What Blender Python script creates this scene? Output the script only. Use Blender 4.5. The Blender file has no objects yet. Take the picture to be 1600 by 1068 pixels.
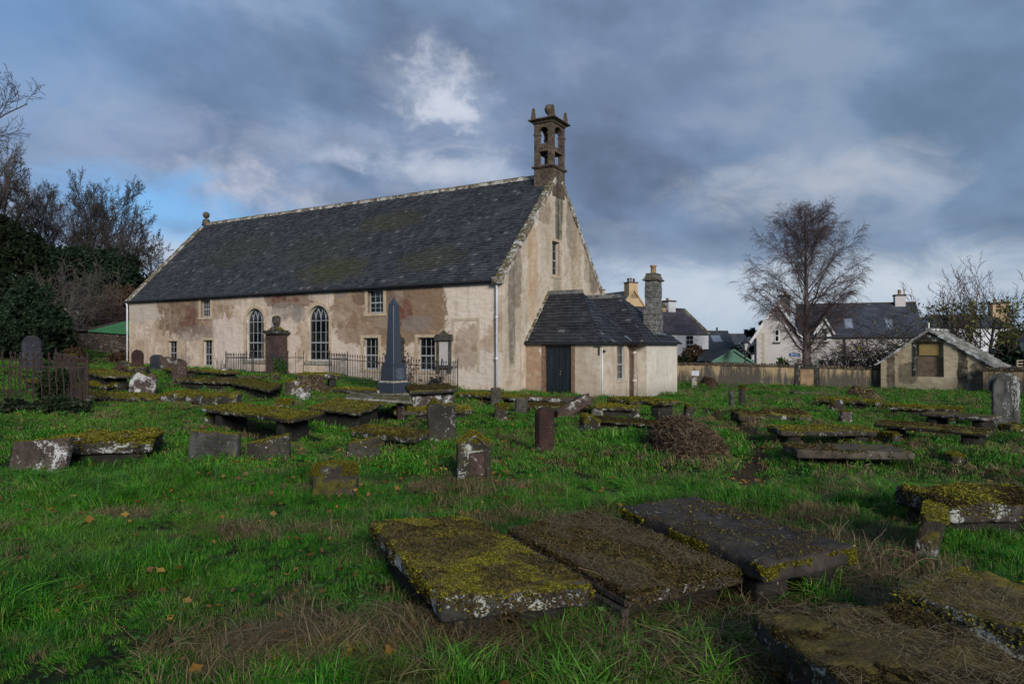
import bpy, bmesh, math, random
import numpy as np
from mathutils import Vector, Matrix
random.seed(7); RS = np.random.RandomState(11)
sc = bpy.context.scene; COL = sc.collection
# ---------------------------------------------------------------- camera
F, HY, H = 1071.0, 539.3, 1.85          # focal length and horizon in photo pixels, eye height
cam = bpy.data.cameras.new('camera'); co = bpy.data.objects.new('camera', cam); COL.objects.link(co)
cam.sensor_width = 36; cam.lens = 36*F/1600; cam.shift_y = (HY-534)/1600
cam.clip_start = .05; cam.clip_end = 6000
co.location = (0, 0, H); co.rotation_euler = (math.radians(90), 0, 0); sc.camera = co
sc.view_settings.view_transform = 'Standard'; sc.view_settings.look = 'None'
sc.view_settings.exposure = 0.0; sc.view_settings.gamma = 1
sc.cycles.use_denoising = True
sc.cycles.max_bounces = 6; sc.cycles.diffuse_bounces = 3; sc.cycles.transparent_max_bounces = 4
# ---------------------------------------------------------------- node helper
class NG:
    def __init__(s, tree): s.t = tree; s.t.nodes.clear()
    def n(s, typ, **kw):
        nd = s.t.nodes.new(typ)
        for k, v in kw.items():
            if k.startswith('_'): setattr(nd, k[1:], v)
            else:
                k2 = int(k[1:]) if k[0] == 'i' and k[1:].isdigit() else k.replace('__', ' ')
                s.put(nd.inputs[k2], v)
        return nd
    def put(s, inp, v):
        if hasattr(v, 'is_output'): s.t.links.new(v, inp)
        elif hasattr(v, 'outputs'): s.t.links.new(v.outputs[0], inp)
        else:
            if isinstance(v, (tuple, list)) and len(v) == 3 and inp.type == 'RGBA': v = (*v, 1)
            inp.default_value = v
    def m(s, op, a, b=0.0, c=0.0, clamp=False):
        nd = s.t.nodes.new('ShaderNodeMath'); nd.operation = op; nd.use_clamp = clamp
        s.put(nd.inputs[0], a); s.put(nd.inputs[1], b); s.put(nd.inputs[2], c); return nd.outputs[0]
    def v(s, op, a, b=(0, 0, 0)):
        nd = s.t.nodes.new('ShaderNodeVectorMath'); nd.operation = op
        s.put(nd.inputs[0], a)
        if op == 'SCALE': s.put(nd.inputs[3], b)
        else: s.put(nd.inputs[1], b)
        return nd.outputs[1] if op in ('DOT_PRODUCT', 'LENGTH', 'DISTANCE') else nd.outputs[0]
    def mix(s, f, a, b, mode='MIX'):
        nd = s.t.nodes.new('ShaderNodeMix'); nd.data_type = 'RGBA'; nd.blend_type = mode
        s.put(nd.inputs[0], f); s.put(nd.inputs[6], a); s.put(nd.inputs[7], b); return nd.outputs[2]
    def noise(s, vec, scale, detail=4, rough=.55, dist=0.0):
        nd = s.n('ShaderNodeTexNoise', Vector=vec, Scale=scale, Detail=detail, Roughness=rough, Distortion=dist)
        return nd.outputs[0]
    def ss(s, x, lo, hi):
        nd = s.t.nodes.new('ShaderNodeMapRange'); nd.interpolation_type = 'SMOOTHSTEP'
        s.put(nd.inputs[0], x); nd.inputs[1].default_value = lo; nd.inputs[2].default_value = hi
        return nd.outputs[0]
    def sep(s, vec): return s.n('ShaderNodeSeparateXYZ', i0=vec).outputs
    def xyz(s, x, y, z): return s.n('ShaderNodeCombineXYZ', i0=x, i1=y, i2=z).outputs[0]
# ---------------------------------------------------------------- world: broken cloud over a clear sky
SUN_EL, SUN_AZ = math.radians(20), math.radians(161)      # azimuth clockwise from +Y (ahead)
sdir = Vector((math.sin(SUN_AZ)*math.cos(SUN_EL), math.cos(SUN_AZ)*math.cos(SUN_EL), math.sin(SUN_EL)))
w = bpy.data.worlds.new('World'); sc.world = w; w.use_nodes = True
g = NG(w.node_tree)
sky = g.n('ShaderNodeTexSky', _sky_type='NISHITA', _sun_disc=False, _sun_elevation=SUN_EL, _sun_rotation=SUN_AZ)
d = g.v('NORMALIZE', g.n('ShaderNodeTexCoord').outputs['Generated'])
dx, dy, dz = g.sep(d)
den = g.m('ADD', g.m('MAXIMUM', dz, 0.0), .11)
pl = g.xyz(g.m('DIVIDE', dx, den), g.m('DIVIDE', dy, den), 0.0)
pl = g.v('ADD', g.v('MULTIPLY', pl, (1, 1, 1)), (3.3, 1.7, .4))
n1 = g.noise(g.v('ADD', g.v('MULTIPLY', d, (1.7, 1.7, 2.7)), (2.2, 5.1, .7)), 1.0, 5, .50, .25)
dsk = g.xyz(dx, dy, g.m('ADD', dz, g.m('MULTIPLY', dx, .16)))
n2 = g.noise(g.v('ADD', g.v('MULTIPLY', dsk, (3.9, 3.9, 6.6)), (7.3, 3.1, 2.4)), 1.0, 8, .55, .15)
n4 = g.noise(g.v('MULTIPLY', d, (17, 17, 24)), 1.0, 7, .60, .2)
n3 = g.noise(g.v('MULTIPLY', d, (9, 9, 17)), 1.0, 7, .62, .6)
def aim(px, py): return Vector(((px-800)/F, 1, (HY-py)/F)).normalized()
def blob(px, py, rx, ry, warp=.0, nz=None):
    # soft patch of sky around a compass direction, rx and ry in degrees
    c = aim(px, py)
    az = g.m('ARCTAN2', dx, dy); el = g.m('ARCSINE', dz)
    u = g.m('DIVIDE', g.m('SUBTRACT', az, math.atan2(c.x, c.y)), math.radians(rx))
    v_ = g.m('DIVIDE', g.m('SUBTRACT', el, math.asin(c.z)), math.radians(ry))
    r = g.m('SQRT', g.m('ADD', g.m('MULTIPLY', u, u), g.m('MULTIPLY', v_, v_)))
    if nz is not None: r = g.m('ADD', r, g.m('MULTIPLY', g.m('SUBTRACT', nz, .5), warp))
    return g.ss(r, 1.3, -.3)
tone = g.m('ADD', g.m('MULTIPLY', n1, .5), g.m('MULTIPLY', n2, .5))
tone = g.ss(tone, .40, .60)
cl = g.mix(tone, (.102, .148, .240), (.235, .345, .535))
cl = g.mix(g.m('MULTIPLY', g.ss(n2, .53, .70), .5), cl, (.46, .52, .64))
# broad tonal areas
cl = g.mix(g.m('MULTIPLY', blob(90, 60, 32, 18), .5), cl, (.21, .33, .56))
cl = g.mix(g.m('MULTIPLY', blob(1000, 130, 26, 13, .8, n1), .5), cl, (.132, .166, .245))
cl = g.mix(g.m('MULTIPLY', blob(1560, 150, 22, 26), .5), cl, (.16, .26, .38))
el = g.m('ARCSINE', dz)
low = g.m('MULTIPLY', g.ss(el, .21, .03), g.ss(n3, .25, .62))
cl = g.mix(g.m('MULTIPLY', low, .65), cl, (.40, .51, .66))
for (px, py, rx, ry, st, colr) in [
        (640, 505, 60, 2.6, .8, (.40, .50, .63)), (1120, 466, 20, 2.2, .85, (.62, .70, .78)), (950, 440, 8, 1.6, .7, (.55, .64, .76)), (1130, 505, 26, 3.0, .6, (.40, .50, .62)),
        (1430, 452, 18, 2.0, .75, (.60, .67, .75)), (1260, 290, 7, 1.9, .75, (.50, .54, .62)), (682, 155, 5.2, 3.4, .5, (.38, .44, .58)), (690, 140, 3.1, 1.9, .95, (.72, .76, .86)), (700, 165, 1.8, 1.1, .6, (.60, .65, .78)),
        (705, 165, 1.6, 1.2, .6, (.6, .65, .76)), (700, 268, 5.5, 1.3, .8, (.60, .65, .76)), (470, 225, 9, 1.8, .35, (.42, .48, .62)), (515, 240, 2.6, .7, .7, (.50, .56, .70)),
        (370, 300, 4.4, 1.5, .9, (.66, .68, .78)), (640, 262, 3.0, .8, .7, (.56, .62, .74)), (330, 300, 9, 2.2, .5, (.34, .38, .50)), (180, 165, 6, 3.2, .4, (.36, .42, .56)), (200, 230, 10, 2.6, .4, (.36, .42, .56)),
        (560, 320, 10, 2.0, .25, (.2, .22, .3)), (245, 386, 5.0, 1.1, .95, (.72, .74, .82)), (1360, 350, 4, .8, .5, (.3, .36, .46)),
        (1010, 400, 5, .8, .4, (.32, .38, .48)), (940, 365, 4, .8, .4, (.32, .37, .46))]:
    cl = g.mix(g.m('MULTIPLY', blob(px, py, rx*1.35, ry*1.45, 2.6 if rx > 4.5 else 3.6, n3 if rx > 4.5 else n4), st), cl, colr)
gap = g.m('MULTIPLY', blob(248, 332, 9.0, 3.4, 2.2, n3), 1.0)
gap2 = g.m('MULTIPLY', blob(30, 20, 12, 9, 1.2, n1), .25)
gap = g.m('MAXIMUM', gap, gap2)
cl = g.mix(gap, cl, (.12, .42, .88))
cover = g.m('SUBTRACT', 1.0, g.m('MULTIPLY', gap, .35))
b1 = g.n('ShaderNodeBackground', Color=sky.outputs[0], Strength=.12)
b2 = g.n('ShaderNodeBackground', Color=cl, Strength=1.0)
mx = g.n('ShaderNodeMixShader', i0=cover, i1=b1, i2=b2)
g.n('ShaderNodeOutputWorld', Surface=mx)
w.cycles.sampling_method = 'MANUAL'; w.cycles.sample_map_resolution = 512
sun = bpy.data.lights.new('sun', 'SUN'); so = bpy.data.objects.new('sun', sun); COL.objects.link(so)
sun.energy = 3.6; sun.angle = math.radians(16); sun.color = (1, .955, .90)
so.rotation_euler = sdir.to_track_quat('Z', 'Y').to_euler(); so.location = (0, -20, 30)
# ---------------------------------------------------------------- object helpers
def tag(o, label=None, cat=None, group=None, kind=None):
    if label: o['label'] = label
    if cat: o['category'] = cat
    if group: o['group'] = group
    if kind: o['kind'] = kind
    return o
def empty(name, loc=(0, 0, 0), rz=0, label=None, cat=None, group=None):
    o = bpy.data.objects.new(name, None); COL.objects.link(o); o.location = loc; o.rotation_euler = (0, 0, rz)
    o.empty_display_size = .2
    return tag(o, label, cat, group)
def mk(name, V, Fc, mat, parent=None, smooth=False, attr=None, loc=None, rz=None):
    """link one mesh object; Fc: (n,k) array or list of tuples; attr: {name: per-face float array}"""
    me = bpy.data.meshes.new(name); V = np.asarray(V, dtype=np.float32).reshape(-1, 3)
    if isinstance(Fc, np.ndarray):
        n, k = Fc.shape
        me.vertices.add(len(V)); me.vertices.foreach_set('co', V.ravel())
        me.loops.add(n*k); me.loops.foreach_set('vertex_index', Fc.astype(np.int32).ravel())
        me.polygons.add(n); me.polygons.foreach_set('loop_start', np.arange(0, n*k, k, dtype=np.int32))
        me.update(calc_edges=True)
    else:
        me.from_pydata(V.tolist(), [], [tuple(int(i) for i in f) for f in Fc]); me.update()
    if smooth: me.polygons.foreach_set('use_smooth', np.ones(len(me.polygons), bool))
    if attr:
        for k_, a in attr.items():
            at_ = me.attributes.new(k_, 'FLOAT', 'FACE'); at_.data.foreach_set('value', np.asarray(a, np.float32))
    me.materials.append(mat)
    o = bpy.data.objects.new(name, me); COL.objects.link(o)
    if parent: o.parent = parent
    if loc is not None: o.location = loc
    if rz is not None: o.rotation_euler = (0, 0, rz)
    return o
def copy_tree(o, parent=None):
    c = o.copy(); COL.objects.link(c)
    if parent: c.parent = parent
    for ch in list(o.children): copy_tree(ch, c)
    return c
class MB:
    """collects boxes, tubes and prisms into one mesh"""
    def __init__(s): s.V = []; s.F = []; s.n = 0
    def add(s, V, Fc):
        s.V.append(np.asarray(V, float).reshape(-1, 3)); s.F += [tuple(i+s.n for i in f) for f in Fc]; s.n += len(s.V[-1]); return s
    def box(s, x0, x1, y0, y1, z0, z1):
        return s.add([(x0,y0,z0),(x1,y0,z0),(x1,y1,z0),(x0,y1,z0),(x0,y0,z1),(x1,y0,z1),(x1,y1,z1),(x0,y1,z1)],
                     [(0,3,2,1),(4,5,6,7),(0,1,5,4),(1,2,6,5),(2,3,7,6),(3,0,4,7)])
    def bar(s, a, b, w, h=None, up=(0, 0, 1)):
        h = h or w; a = Vector(a); b = Vector(b); t = (b-a).normalized(); u = Vector(up)
        if abs(t.dot(u)) > .95: u = Vector((1, 0, 0))
        r = t.cross(u).normalized(); u = r.cross(t)
        V = [p+r*sx*w/2+u*sz*h/2 for p in (a, b) for sx, sz in ((-1,-1),(1,-1),(1,1),(-1,1))]
        return s.add(V, [(0,1,2,3),(7,6,5,4),(0,4,5,1),(1,5,6,2),(2,6,7,3),(3,7,4,0)])
    def tube(s, pts, r, n=8, cap=True):
        pts = [Vector(p) for p in pts]; rs = r if isinstance(r, (list, tuple)) else [r]*len(pts)
        V = []; 
        for i, p in enumerate(pts):
            t = (pts[min(i+1, len(pts)-1)]-pts[max(i-1, 0)]).normalized()
            q = Vector((0, 0, 1)) if abs(t.z) < .9 else Vector((1, 0, 0))
            a = t.cross(q).normalized(); b = t.cross(a)
            V += [p+(a*math.cos(2*math.pi*k/n)+b*math.sin(2*math.pi*k/n))*rs[i] for k in range(n)]
        Fc = [(i*n+k, i*n+(k+1) % n, (i+1)*n+(k+1) % n, (i+1)*n+k) for i in range(len(pts)-1) for k in range(n)]
        if cap: Fc += [tuple(range(n))[::-1], tuple((len(pts)-1)*n+k for k in range(n))]
        return s.add(V, Fc)
    def lathe(s, prof, n=14, c=(0, 0, 0)):
        V = [(c[0]+r*math.cos(2*math.pi*k/n), c[1]+r*math.sin(2*math.pi*k/n), c[2]+z) for r, z in prof for k in range(n)]
        Fc = [(i*n+k, i*n+(k+1) % n, (i+1)*n+(k+1) % n, (i+1)*n+k) for i in range(len(prof)-1) for k in range(n)]
        Fc += [tuple(range(n))[::-1], tuple((len(prof)-1)*n+k for k in range(n))]
        return s.add(V, Fc)
    def frustum(s, w0, d0, w1, d1, z0, z1, c=(0, 0)):
        V = []
        for w_, d_, z in ((w0, d0, z0), (w1, d1, z1)):
            V += [(c[0]+sx*w_/2, c[1]+sy*d_/2, z) for sx, sy in ((-1,-1),(1,-1),(1,1),(-1,1))]
        return s.add(V, [(0,3,2,1),(4,5,6,7),(0,1,5,4),(1,2,6,5),(2,3,7,6),(3,0,4,7)])
    def prism(s, poly, y0, y1):
        """polygon in x,z pulled along y"""
        n = len(poly); V = [(x, y0, z) for x, z in poly]+[(x, y1, z) for x, z in poly]
        return s.add(V, [tuple(range(n)), tuple(range(2*n-1, n-1, -1))]+[(i, i+n, (i+1) % n+n, (i+1) % n) for i in range(n)])
    def build(s, name, mat, parent=None, smooth=False, loc=None, rz=None, bevel=0):
        o = mk(name, np.concatenate(s.V), s.F, mat, parent, smooth, None, loc, rz)
        bm = bmesh.new(); bm.from_mesh(o.data); bmesh.ops.recalc_face_normals(bm, faces=bm.faces[:])
        if bevel: bmesh.ops.bevel(bm, geom=bm.edges[:], offset=bevel, segments=1, affect='EDGES')
        bm.to_mesh(o.data); bm.free()
        return o
# ---------------------------------------------------------------- numpy noise
def _h(ix, iy, iz, seed):
    n = (ix*374761393+iy*668265263+iz*2147483647+seed*974634777) & 0xffffffff
    n = ((n ^ (n >> 13))*1274126177) & 0xffffffff
    return ((n ^ (n >> 16)) & 0xffff)/65535.0
def vn(P, seed=0):
    P = np.asarray(P, float); I = np.floor(P).astype(np.int64); f = P-I; f = f*f*(3-2*f); r = 0
    for a in (0, 1):
        for b in (0, 1):
            for c in (0, 1):
                wgt = (f[..., 0] if a else 1-f[..., 0])*(f[..., 1] if b else 1-f[..., 1])*(f[..., 2] if c else 1-f[..., 2])
                r = r+wgt*_h(I[..., 0]+a, I[..., 1]+b, I[..., 2]+c, seed)
    return r
def fbm(P, o=4, seed=0):
    r = 0; a = .5; P = np.asarray(P, float)
    for i in range(o): r = r+a*(vn(P, seed+i)-.5)*2; P = P*2.03; a *= .5
    return r
def v3(x, y, z=0): return np.stack([x, y, np.zeros_like(x)+z], -1)
# ---------------------------------------------------------------- the lie of the land
CP = np.array([(0,-5,0.1),(-3,3,0.05),(3,3,.1),(.5,4.2,.05),(2.6,4.5,.05),(4,6.5,.05),(0,8,.0),(-5,8,.08),(-6,14,.1),(-12,12,.15),(-11,18,.1),(-8,22,.2),(0,20,.0),(8,18,-.15),(0,27,-.1),
    (-3,29,.0),(-8,31,.28),(-14,34,.42),(3,27,-.4),(6,30,-.5),(10,36,-.6),(20,38,-.55),(23,34,-.5),(12,25,-.35),(15,15,-.1),(26,28,-.35),(5,10,.0),(6,15,-.05),
    (-19,37.5,.5),(-24,40.5,.6),(-26,48,1.4),(-22,30,1.0),(-17,24,.35),(-16,19,.15),(-33,46,2.2),(-30,32,1.7),(-24,22,1.0),(-20,14,.5),(-45,60,5),(-22,60,2.2),
    (-60,50,8),(-60,90,10),(-25,90,2.5),(0,60,-.6),(20,60,-.8),(40,60,-.8),(40,30,-.5),(60,100,-1),(0,120,-1),(30,10,-.1),(60,0,0),(-40,0,1.5),(-60,20,5)], float)
def base_h(x, y):
    x = np.asarray(x, float); y = np.asarray(y, float)
    d2 = (x[..., None]-CP[:, 0])**2+(y[..., None]-CP[:, 1])**2
    wt = 1/(d2+1.5+.004*(x[..., None]**2+y[..., None]**2))**2
    return (wt*CP[:, 2]).sum(-1)/wt.sum(-1)
def gh(x, y):
    x = np.asarray(x, float); y = np.asarray(y, float)
    r = base_h(x, y)
    b = fbm(v3(x/1.9, y/1.9), 3, 5)*.15+fbm(v3(x/.55, y/.55), 2, 9)*.05
    # trodden path running from the right-hand slab row towards the porch
    b = b*np.clip(1.3-np.hypot(x, y)/70, 0, 1)
    return r+b-.09*np.exp(-(path_d(x, y)/.30)**2)
PATH = np.array([(2.9,8.6),(3.35,9.6),(4.3,12.0),(5.0,14.4),(5.5,17.5),(6.0,21.5),(6.6,25.5)])
def path_d(x, y):
    best = np.full(np.shape(x), 1e9)
    for (ax, ay), (bx, by) in zip(PATH[:-1], PATH[1:]):
        t = np.clip(((x-ax)*(bx-ax)+(y-ay)*(by-ay))/((bx-ax)**2+(by-ay)**2), 0, 1)
        best = np.minimum(best, np.hypot(x-ax-t*(bx-ax), y-ay-t*(by-ay)))
    return best
def at(px, py, h=0.0):
    Y = np.concatenate([np.arange(2.5, 30, .02), np.arange(30, 90, .05)]); X = (px-800)/F*Y; Z = H-(py-HY)/F*Y
    s_ = Z <= base_h(X, Y)+h
    i = int(np.argmax(s_)) if s_.any() else len(Y)-1
    return float(X[i]), float(Y[i])
def onplane(px, py, z):
    Y = (H-z)*F/(py-HY); return np.array([(px-800)/F*Y, Y])
def pz(py, Y): return H-(py-HY)/F*Y
def px_x(px, Y): return (px-800)/F*Y
EXCL = []          # footprints where grass does not grow: (cx, cy, ux, uy, halfu, halfv)
# ---------------------------------------------------------------- materials
def newmat(name):
    m = bpy.data.materials.new(name); m.use_nodes = True; return m, NG(m.node_tree)
def finish(g, col, rough=.8, bump=None, bstr=.5, bdist=.01, spec=.5, **kw):
    b = g.n('ShaderNodeBsdfPrincipled')
    g.put(b.inputs['Base Color'], col); g.put(b.inputs['Roughness'], rough); g.put(b.inputs['Specular IOR Level'], spec)
    for k, v in kw.items(): g.put(b.inputs[k.replace('__', ' ')], v)
    if bump is not None:
        bn = g.n('ShaderNodeBump', Strength=bstr, Distance=bdist, Height=bump); g.put(b.inputs['Normal'], bn)
    g.n('ShaderNodeOutputMaterial', Surface=b); return b
def plain(name, col, rough=.7, var=.25, scale=6, bstr=.3, metallic=0.0, spec=.5, streak=None):
    m, g = newmat(name); tc = g.n('ShaderNodeTexCoord').outputs['Object']
    n = g.noise(tc, scale, 5, .6); c2 = tuple(c*(1-var) for c in col); c3 = tuple(min(1, c*(1+var)) for c in col)
    c = g.mix(g.ss(n, .3, .7), c2, c3)
    if streak:
        s = g.noise(g.v('MULTIPLY', tc, (5, 5, .5)), 1.0, 4, .6); c = g.mix(g.m('MULTIPLY', g.ss(s, .45, .7), .7), c, streak)
    finish(g, c, rough, g.noise(tc, scale*8, 3), bstr, .01, spec, Metallic=metallic); return m
def objcoord(g, rnd=True):
    tc = g.n('ShaderNodeTexCoord').outputs['Object']
    if not rnd: return tc
    r = g.m('MULTIPLY', g.n('ShaderNodeObjectInfo').outputs['Random'], 57.0)
    return g.v('ADD', tc, g.xyz(r, g.m('MULTIPLY', r, 1.7), g.m('MULTIPLY', r, .6)))
def stone(name, a, b, moss=.6, lichen=.3, mosscol=((.055, .050, .012), (.135, .115, .014)), grit=1.0, lich=(.33, .34, .31), litter=.0, ins=0.0, lsc=5.0, side=0.0, zs=1.0):
    m, g = newmat(name); p = g.v('MULTIPLY', objcoord(g), (1, 1, zs))
    nz = g.sep(g.n('ShaderNodeNewGeometry').outputs['Normal'])[2]
    n1 = g.noise(p, 2.2, 5, .62); n2 = g.noise(p, 9, 5, .65, .4); n3 = g.noise(p, 45, 3, .6); n4 = g.noise(g.v('ADD', p, (9, 4, 2)), 4.5, 6, .62, .6)
    c = g.mix(g.ss(n1, .35, .65), a, b)
    c = g.mix(g.m('MULTIPLY', g.ss(n2, .44, .64), .75), c, (.022, .020, .016))            # soot and algae
    c = g.mix(g.m('MULTIPLY', g.ss(n3, .5, .75), .25), c, tuple(x*1.3 for x in b))
    if ins:                                                                             # worn rows of cut letters
        x_, y_, z_ = g.sep(g.n('ShaderNodeTexCoord').outputs['Object'])
        row = g.m('GREATER_THAN', g.m('FRACT', g.m('MULTIPLY', z_, 17.0)), .45)
        ch = g.m('GREATER_THAN', g.noise(g.xyz(g.m('MULTIPLY', x_, 70), 0.0, g.m('FLOOR', g.m('MULTIPLY', z_, 17.0))), 1.0, 2, .6), .5)
        msk = g.m('MULTIPLY', g.m('MULTIPLY', row, ch), g.m('MULTIPLY', g.m('LESS_THAN', g.m('ABSOLUTE', x_), ins), g.m('GREATER_THAN', z_, .12)))
        c = g.mix(g.m('MULTIPLY', msk, .35), c, tuple(x*.35 for x in a))
    lv = g.n('ShaderNodeTexVoronoi', Vector=g.v('ADD', p, (3, 1, 5)), Scale=lsc*2.4, Randomness=1.0)
    spots = g.ss(g.m('ADD', lv.outputs['Distance'], g.m('MULTIPLY', n3, .3)), .34, .25)
    big = g.ss(g.m('ADD', g.noise(g.v('ADD', p, (5, 2, 8)), lsc*.8, 7, .72, .5), g.m('MULTIPLY', g.m('SUBTRACT', n3, .5), .35)), .67-lichen*.16, .73-lichen*.15)
    lm = g.m('MULTIPLY', g.m('MAXIMUM', big, g.m('MULTIPLY', spots, g.ss(n1, .5, .6))), min(1, .25+lichen*1.3))
    c = g.mix(lm, c, lich)
    mf = g.ss(g.m('ADD', g.m('ADD', g.m('MULTIPLY', nz, .75), g.m('MULTIPLY', n4, 1.0)), side), 1.32-moss*.62, 1.50-moss*.60)
    mc = g.mix(g.ss(n2, .38, .62), mosscol[0], mosscol[1])
    mc = g.mix(g.m('MULTIPLY', g.ss(n1, .42, .66), .85), mc, tuple(x*.6 for x in (.075, .052, .020)))
    mc = g.mix(g.m('MULTIPLY', g.ss(n3, .52, .7), .45), mc, (.022, .019, .007))
    if litter:
        st = g.noise(g.v('MULTIPLY', p, (16, 90, 30)), 1.0, 3, .6, 1.5)
        mc = g.mix(g.m('MULTIPLY', g.ss(st, .56, .66), litter), mc, (.17, .12, .055))
    c = g.mix(mf, c, mc)
    bh = g.m('ADD', g.m('MULTIPLY', n2, .8), g.m('ADD', g.m('MULTIPLY', n3, .5*grit), g.m('MULTIPLY', mf, .5)))
    finish(g, c, .92, bh, .9, .02, .2); return m
def blades(name, cols, trans=.25, rough=.6, patch=None):
    """leaf/blade material: colour by per-face 'rnd', per-instance random and position"""
    m, g = newmat(name)
    at_ = g.n('ShaderNodeAttribute', _attribute_name='rnd').outputs['Fac']
    oi = g.n('ShaderNodeObjectInfo').outputs['Random']
    r = g.m('FRACT', g.m('ADD', g.m('MULTIPLY', at_, .75), g.m('MULTIPLY', oi, .5)))
    ramp = g.n('ShaderNodeValToRGB', i0=r); cr = ramp.color_ramp; cr.interpolation = 'LINEAR'
    while len(cr.elements) < len(cols): cr.elements.new(.5)
    for i, (pos, c) in enumerate(cols): cr.elements[i].position = pos; cr.elements[i].color = (*c, 1)
    c = ramp.outputs[0]
    if patch:
        pos = g.n('ShaderNodeNewGeometry').outputs['Position']
        for sc_, lo, hi, colr, st, off in patch:
            nz = g.noise(g.v('ADD', g.v('MULTIPLY', pos, (1, 1, .2)), off), sc_, 4, .6, .3)
            c = g.mix(g.m('MULTIPLY', g.ss(nz, lo, hi), st), c, colr)
    b = g.n('ShaderNodeBsdfPrincipled'); g.put(b.inputs['Base Color'], c); b.inputs['Roughness'].default_value = rough
    b.inputs['Specular IOR Level'].default_value = .18
    if trans:
        t = g.n('ShaderNodeBsdfTranslucent', Color=c); b = g.n('ShaderNodeMixShader', i0=trans, i1=b, i2=t)
    g.n('ShaderNodeOutputMaterial', Surface=b); return m
def slatemat(name, a, b, moss=.3, mosszone=None, rough=.62):
    m, g = newmat(name); tc = g.n('ShaderNodeTexCoord').outputs['Object']
    r = g.n('ShaderNodeAttribute', _attribute_name='rnd').outputs['Fac']
    c = g.mix(r, a, b); n = g.noise(tc, 1.3, 6, .65, .5); n2 = g.noise(tc, 14, 4, .65); n3 = g.noise(g.v('ADD', tc, (4, 4, 4)), 5, 5, .7, .4)
    c = g.mix(g.m('MULTIPLY', g.ss(n, .45, .7), .5), c, tuple(x*1.7 for x in b))
    c = g.mix(g.m('MULTIPLY', g.m('GREATER_THAN', r, .985), .6), c, (.16, .16, .15))
    f = g.m('ADD', g.m('MULTIPLY', n3, .6), g.m('MULTIPLY', n, .4))
    f = g.ss(f, .66-moss*.16, .72-moss*.14)
    if mosszone:
        x, y, z = g.sep(tc); tot = None
        for cx, cz, rx, rz, st in mosszone:
            u = g.m('DIVIDE', g.m('SUBTRACT', x, cx), rx); v = g.m('DIVIDE', g.m('SUBTRACT', z, cz), rz)
            q = g.m('SUBTRACT', 1.0, g.m('ADD', g.m('MULTIPLY', u, u), g.m('MULTIPLY', v, v)), clamp=True)
            q = g.m('MULTIPLY', g.ss(g.m('ADD', q, g.m('MULTIPLY', g.m('SUBTRACT', n3, .5), 2.6)), .35, .9), st)
            tot = q if tot is None else g.m('MAXIMUM', tot, q)
        f = g.m('MAXIMUM', g.m('MULTIPLY', f, .7), tot)
    c = g.mix(g.m('MULTIPLY', f, .8), c, (.050, .052, .018))
    finish(g, c, rough, n2, .35, .01, .35); return m
M = {}
M['slate'] = slatemat('church_slate', (.022, .024, .027), (.052, .054, .058), .32, [(-10.5, 5.6, 3.6, 1.1, 1.0), (-9, 8.3, 3.4, 1.0, .75), (-4.6, 5.8, 3.0, 1.0, .6), (-20, 7.4, 5, 1.6, .45), (-13, 7, 5, 1.6, .4)])
M['slate2'] = slatemat('porch_slate', (.014, .015, .018), (.034, .036, .041), .22, None, .55)
M['slate3'] = slatemat('village_slate', (.030, .034, .044), (.052, .058, .072), .0)
M['slate_p'] = slatemat('purple_slate', (.045, .037, .042), (.075, .062, .068), .1)
M['stone_grey'] = stone('grey_stone', (0.0496, 0.0453, 0.0384), (0.0930, 0.0868, 0.0713), .55, .18, side=.1)
M['stone_dark'] = stone('dark_mossy_stone', (0.0236, 0.0211, 0.0174), (0.0527, 0.0477, 0.0384), .66, .62, side=.20)
M['under'] = stone('painted_shade_stone', (0.0136, 0.0124, 0.0105), (0.0310, 0.0285, 0.0236), .3, .12)  # tomb supports: shadow beneath the slabs painted in as near-black stone
M['stone_moss'] = stone('heavy_moss_stone', (0.0198, 0.0174, 0.0136), (0.0465, 0.0409, 0.0310), .80, .80, ((.070, .064, .012), (.15, .135, .015)), side=.26)
M['stone_moss_near'] = stone('near_moss_stone', (0.0298, 0.0273, 0.0236), (0.0527, 0.0484, 0.0409), .62, .80, ((.070, .058, .011), (.165, .130, .013)), litter=.5, side=.03)
M['stone_moss_brown'] = stone('brown_moss_stone', (0.0310, 0.0260, 0.0223), (0.0589, 0.0508, 0.0422), .74, .75, ((.050, .040, .012), (.100, .078, .014)), litter=.8, side=.04)
M['stone_slate_near'] = stone('bare_dark_slab', (.034, .029, .025), (.060, .050, .042), .02, .30, ((.075, .063, .011), (.15, .12, .013)), litter=.3)
M['stone_white'] = stone('white_lichen_stone', (0.0525, 0.0390, 0.0330), (0.0900, 0.0690, 0.0585), .60, .95, lich=(.42, .42, .40), lsc=4)
M['stone_red'] = stone('red_sandstone', (0.0341, 0.0174, 0.0149), (0.0620, 0.0310, 0.0260), .34, .15, ins=.22)
M['stone_redlich'] = stone('red_stone_lichen', (0.0465, 0.0291, 0.0236), (0.0806, 0.0527, 0.0434), .45, .55)
M['stone_ins'] = stone('inscribed_stone', (0.0372, 0.0384, 0.0341), (0.0806, 0.0806, 0.0713), .5, .25, ins=.32, side=.1)
M['stone_pale'] = stone('pale_stone', (0.2340, 0.2115, 0.1710), (0.3420, 0.3060, 0.2520), .35, .2)
M['coping'] = stone('coping_stone', (0.0900, 0.0675, 0.0450), (0.2160, 0.1800, 0.1260), .62, 1.15, lich=(.44, .42, .37), lsc=3)
M['belfry'] = stone('belfry_sandstone', (0.0712, 0.0532, 0.0380), (0.1330, 0.0997, 0.0684), .40, .05, grit=.6)
M['chimney'] = stone('chimney_granite', (0.0960, 0.0960, 0.0920), (0.1920, 0.1880, 0.1760), .5, .35, grit=1.4)
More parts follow.
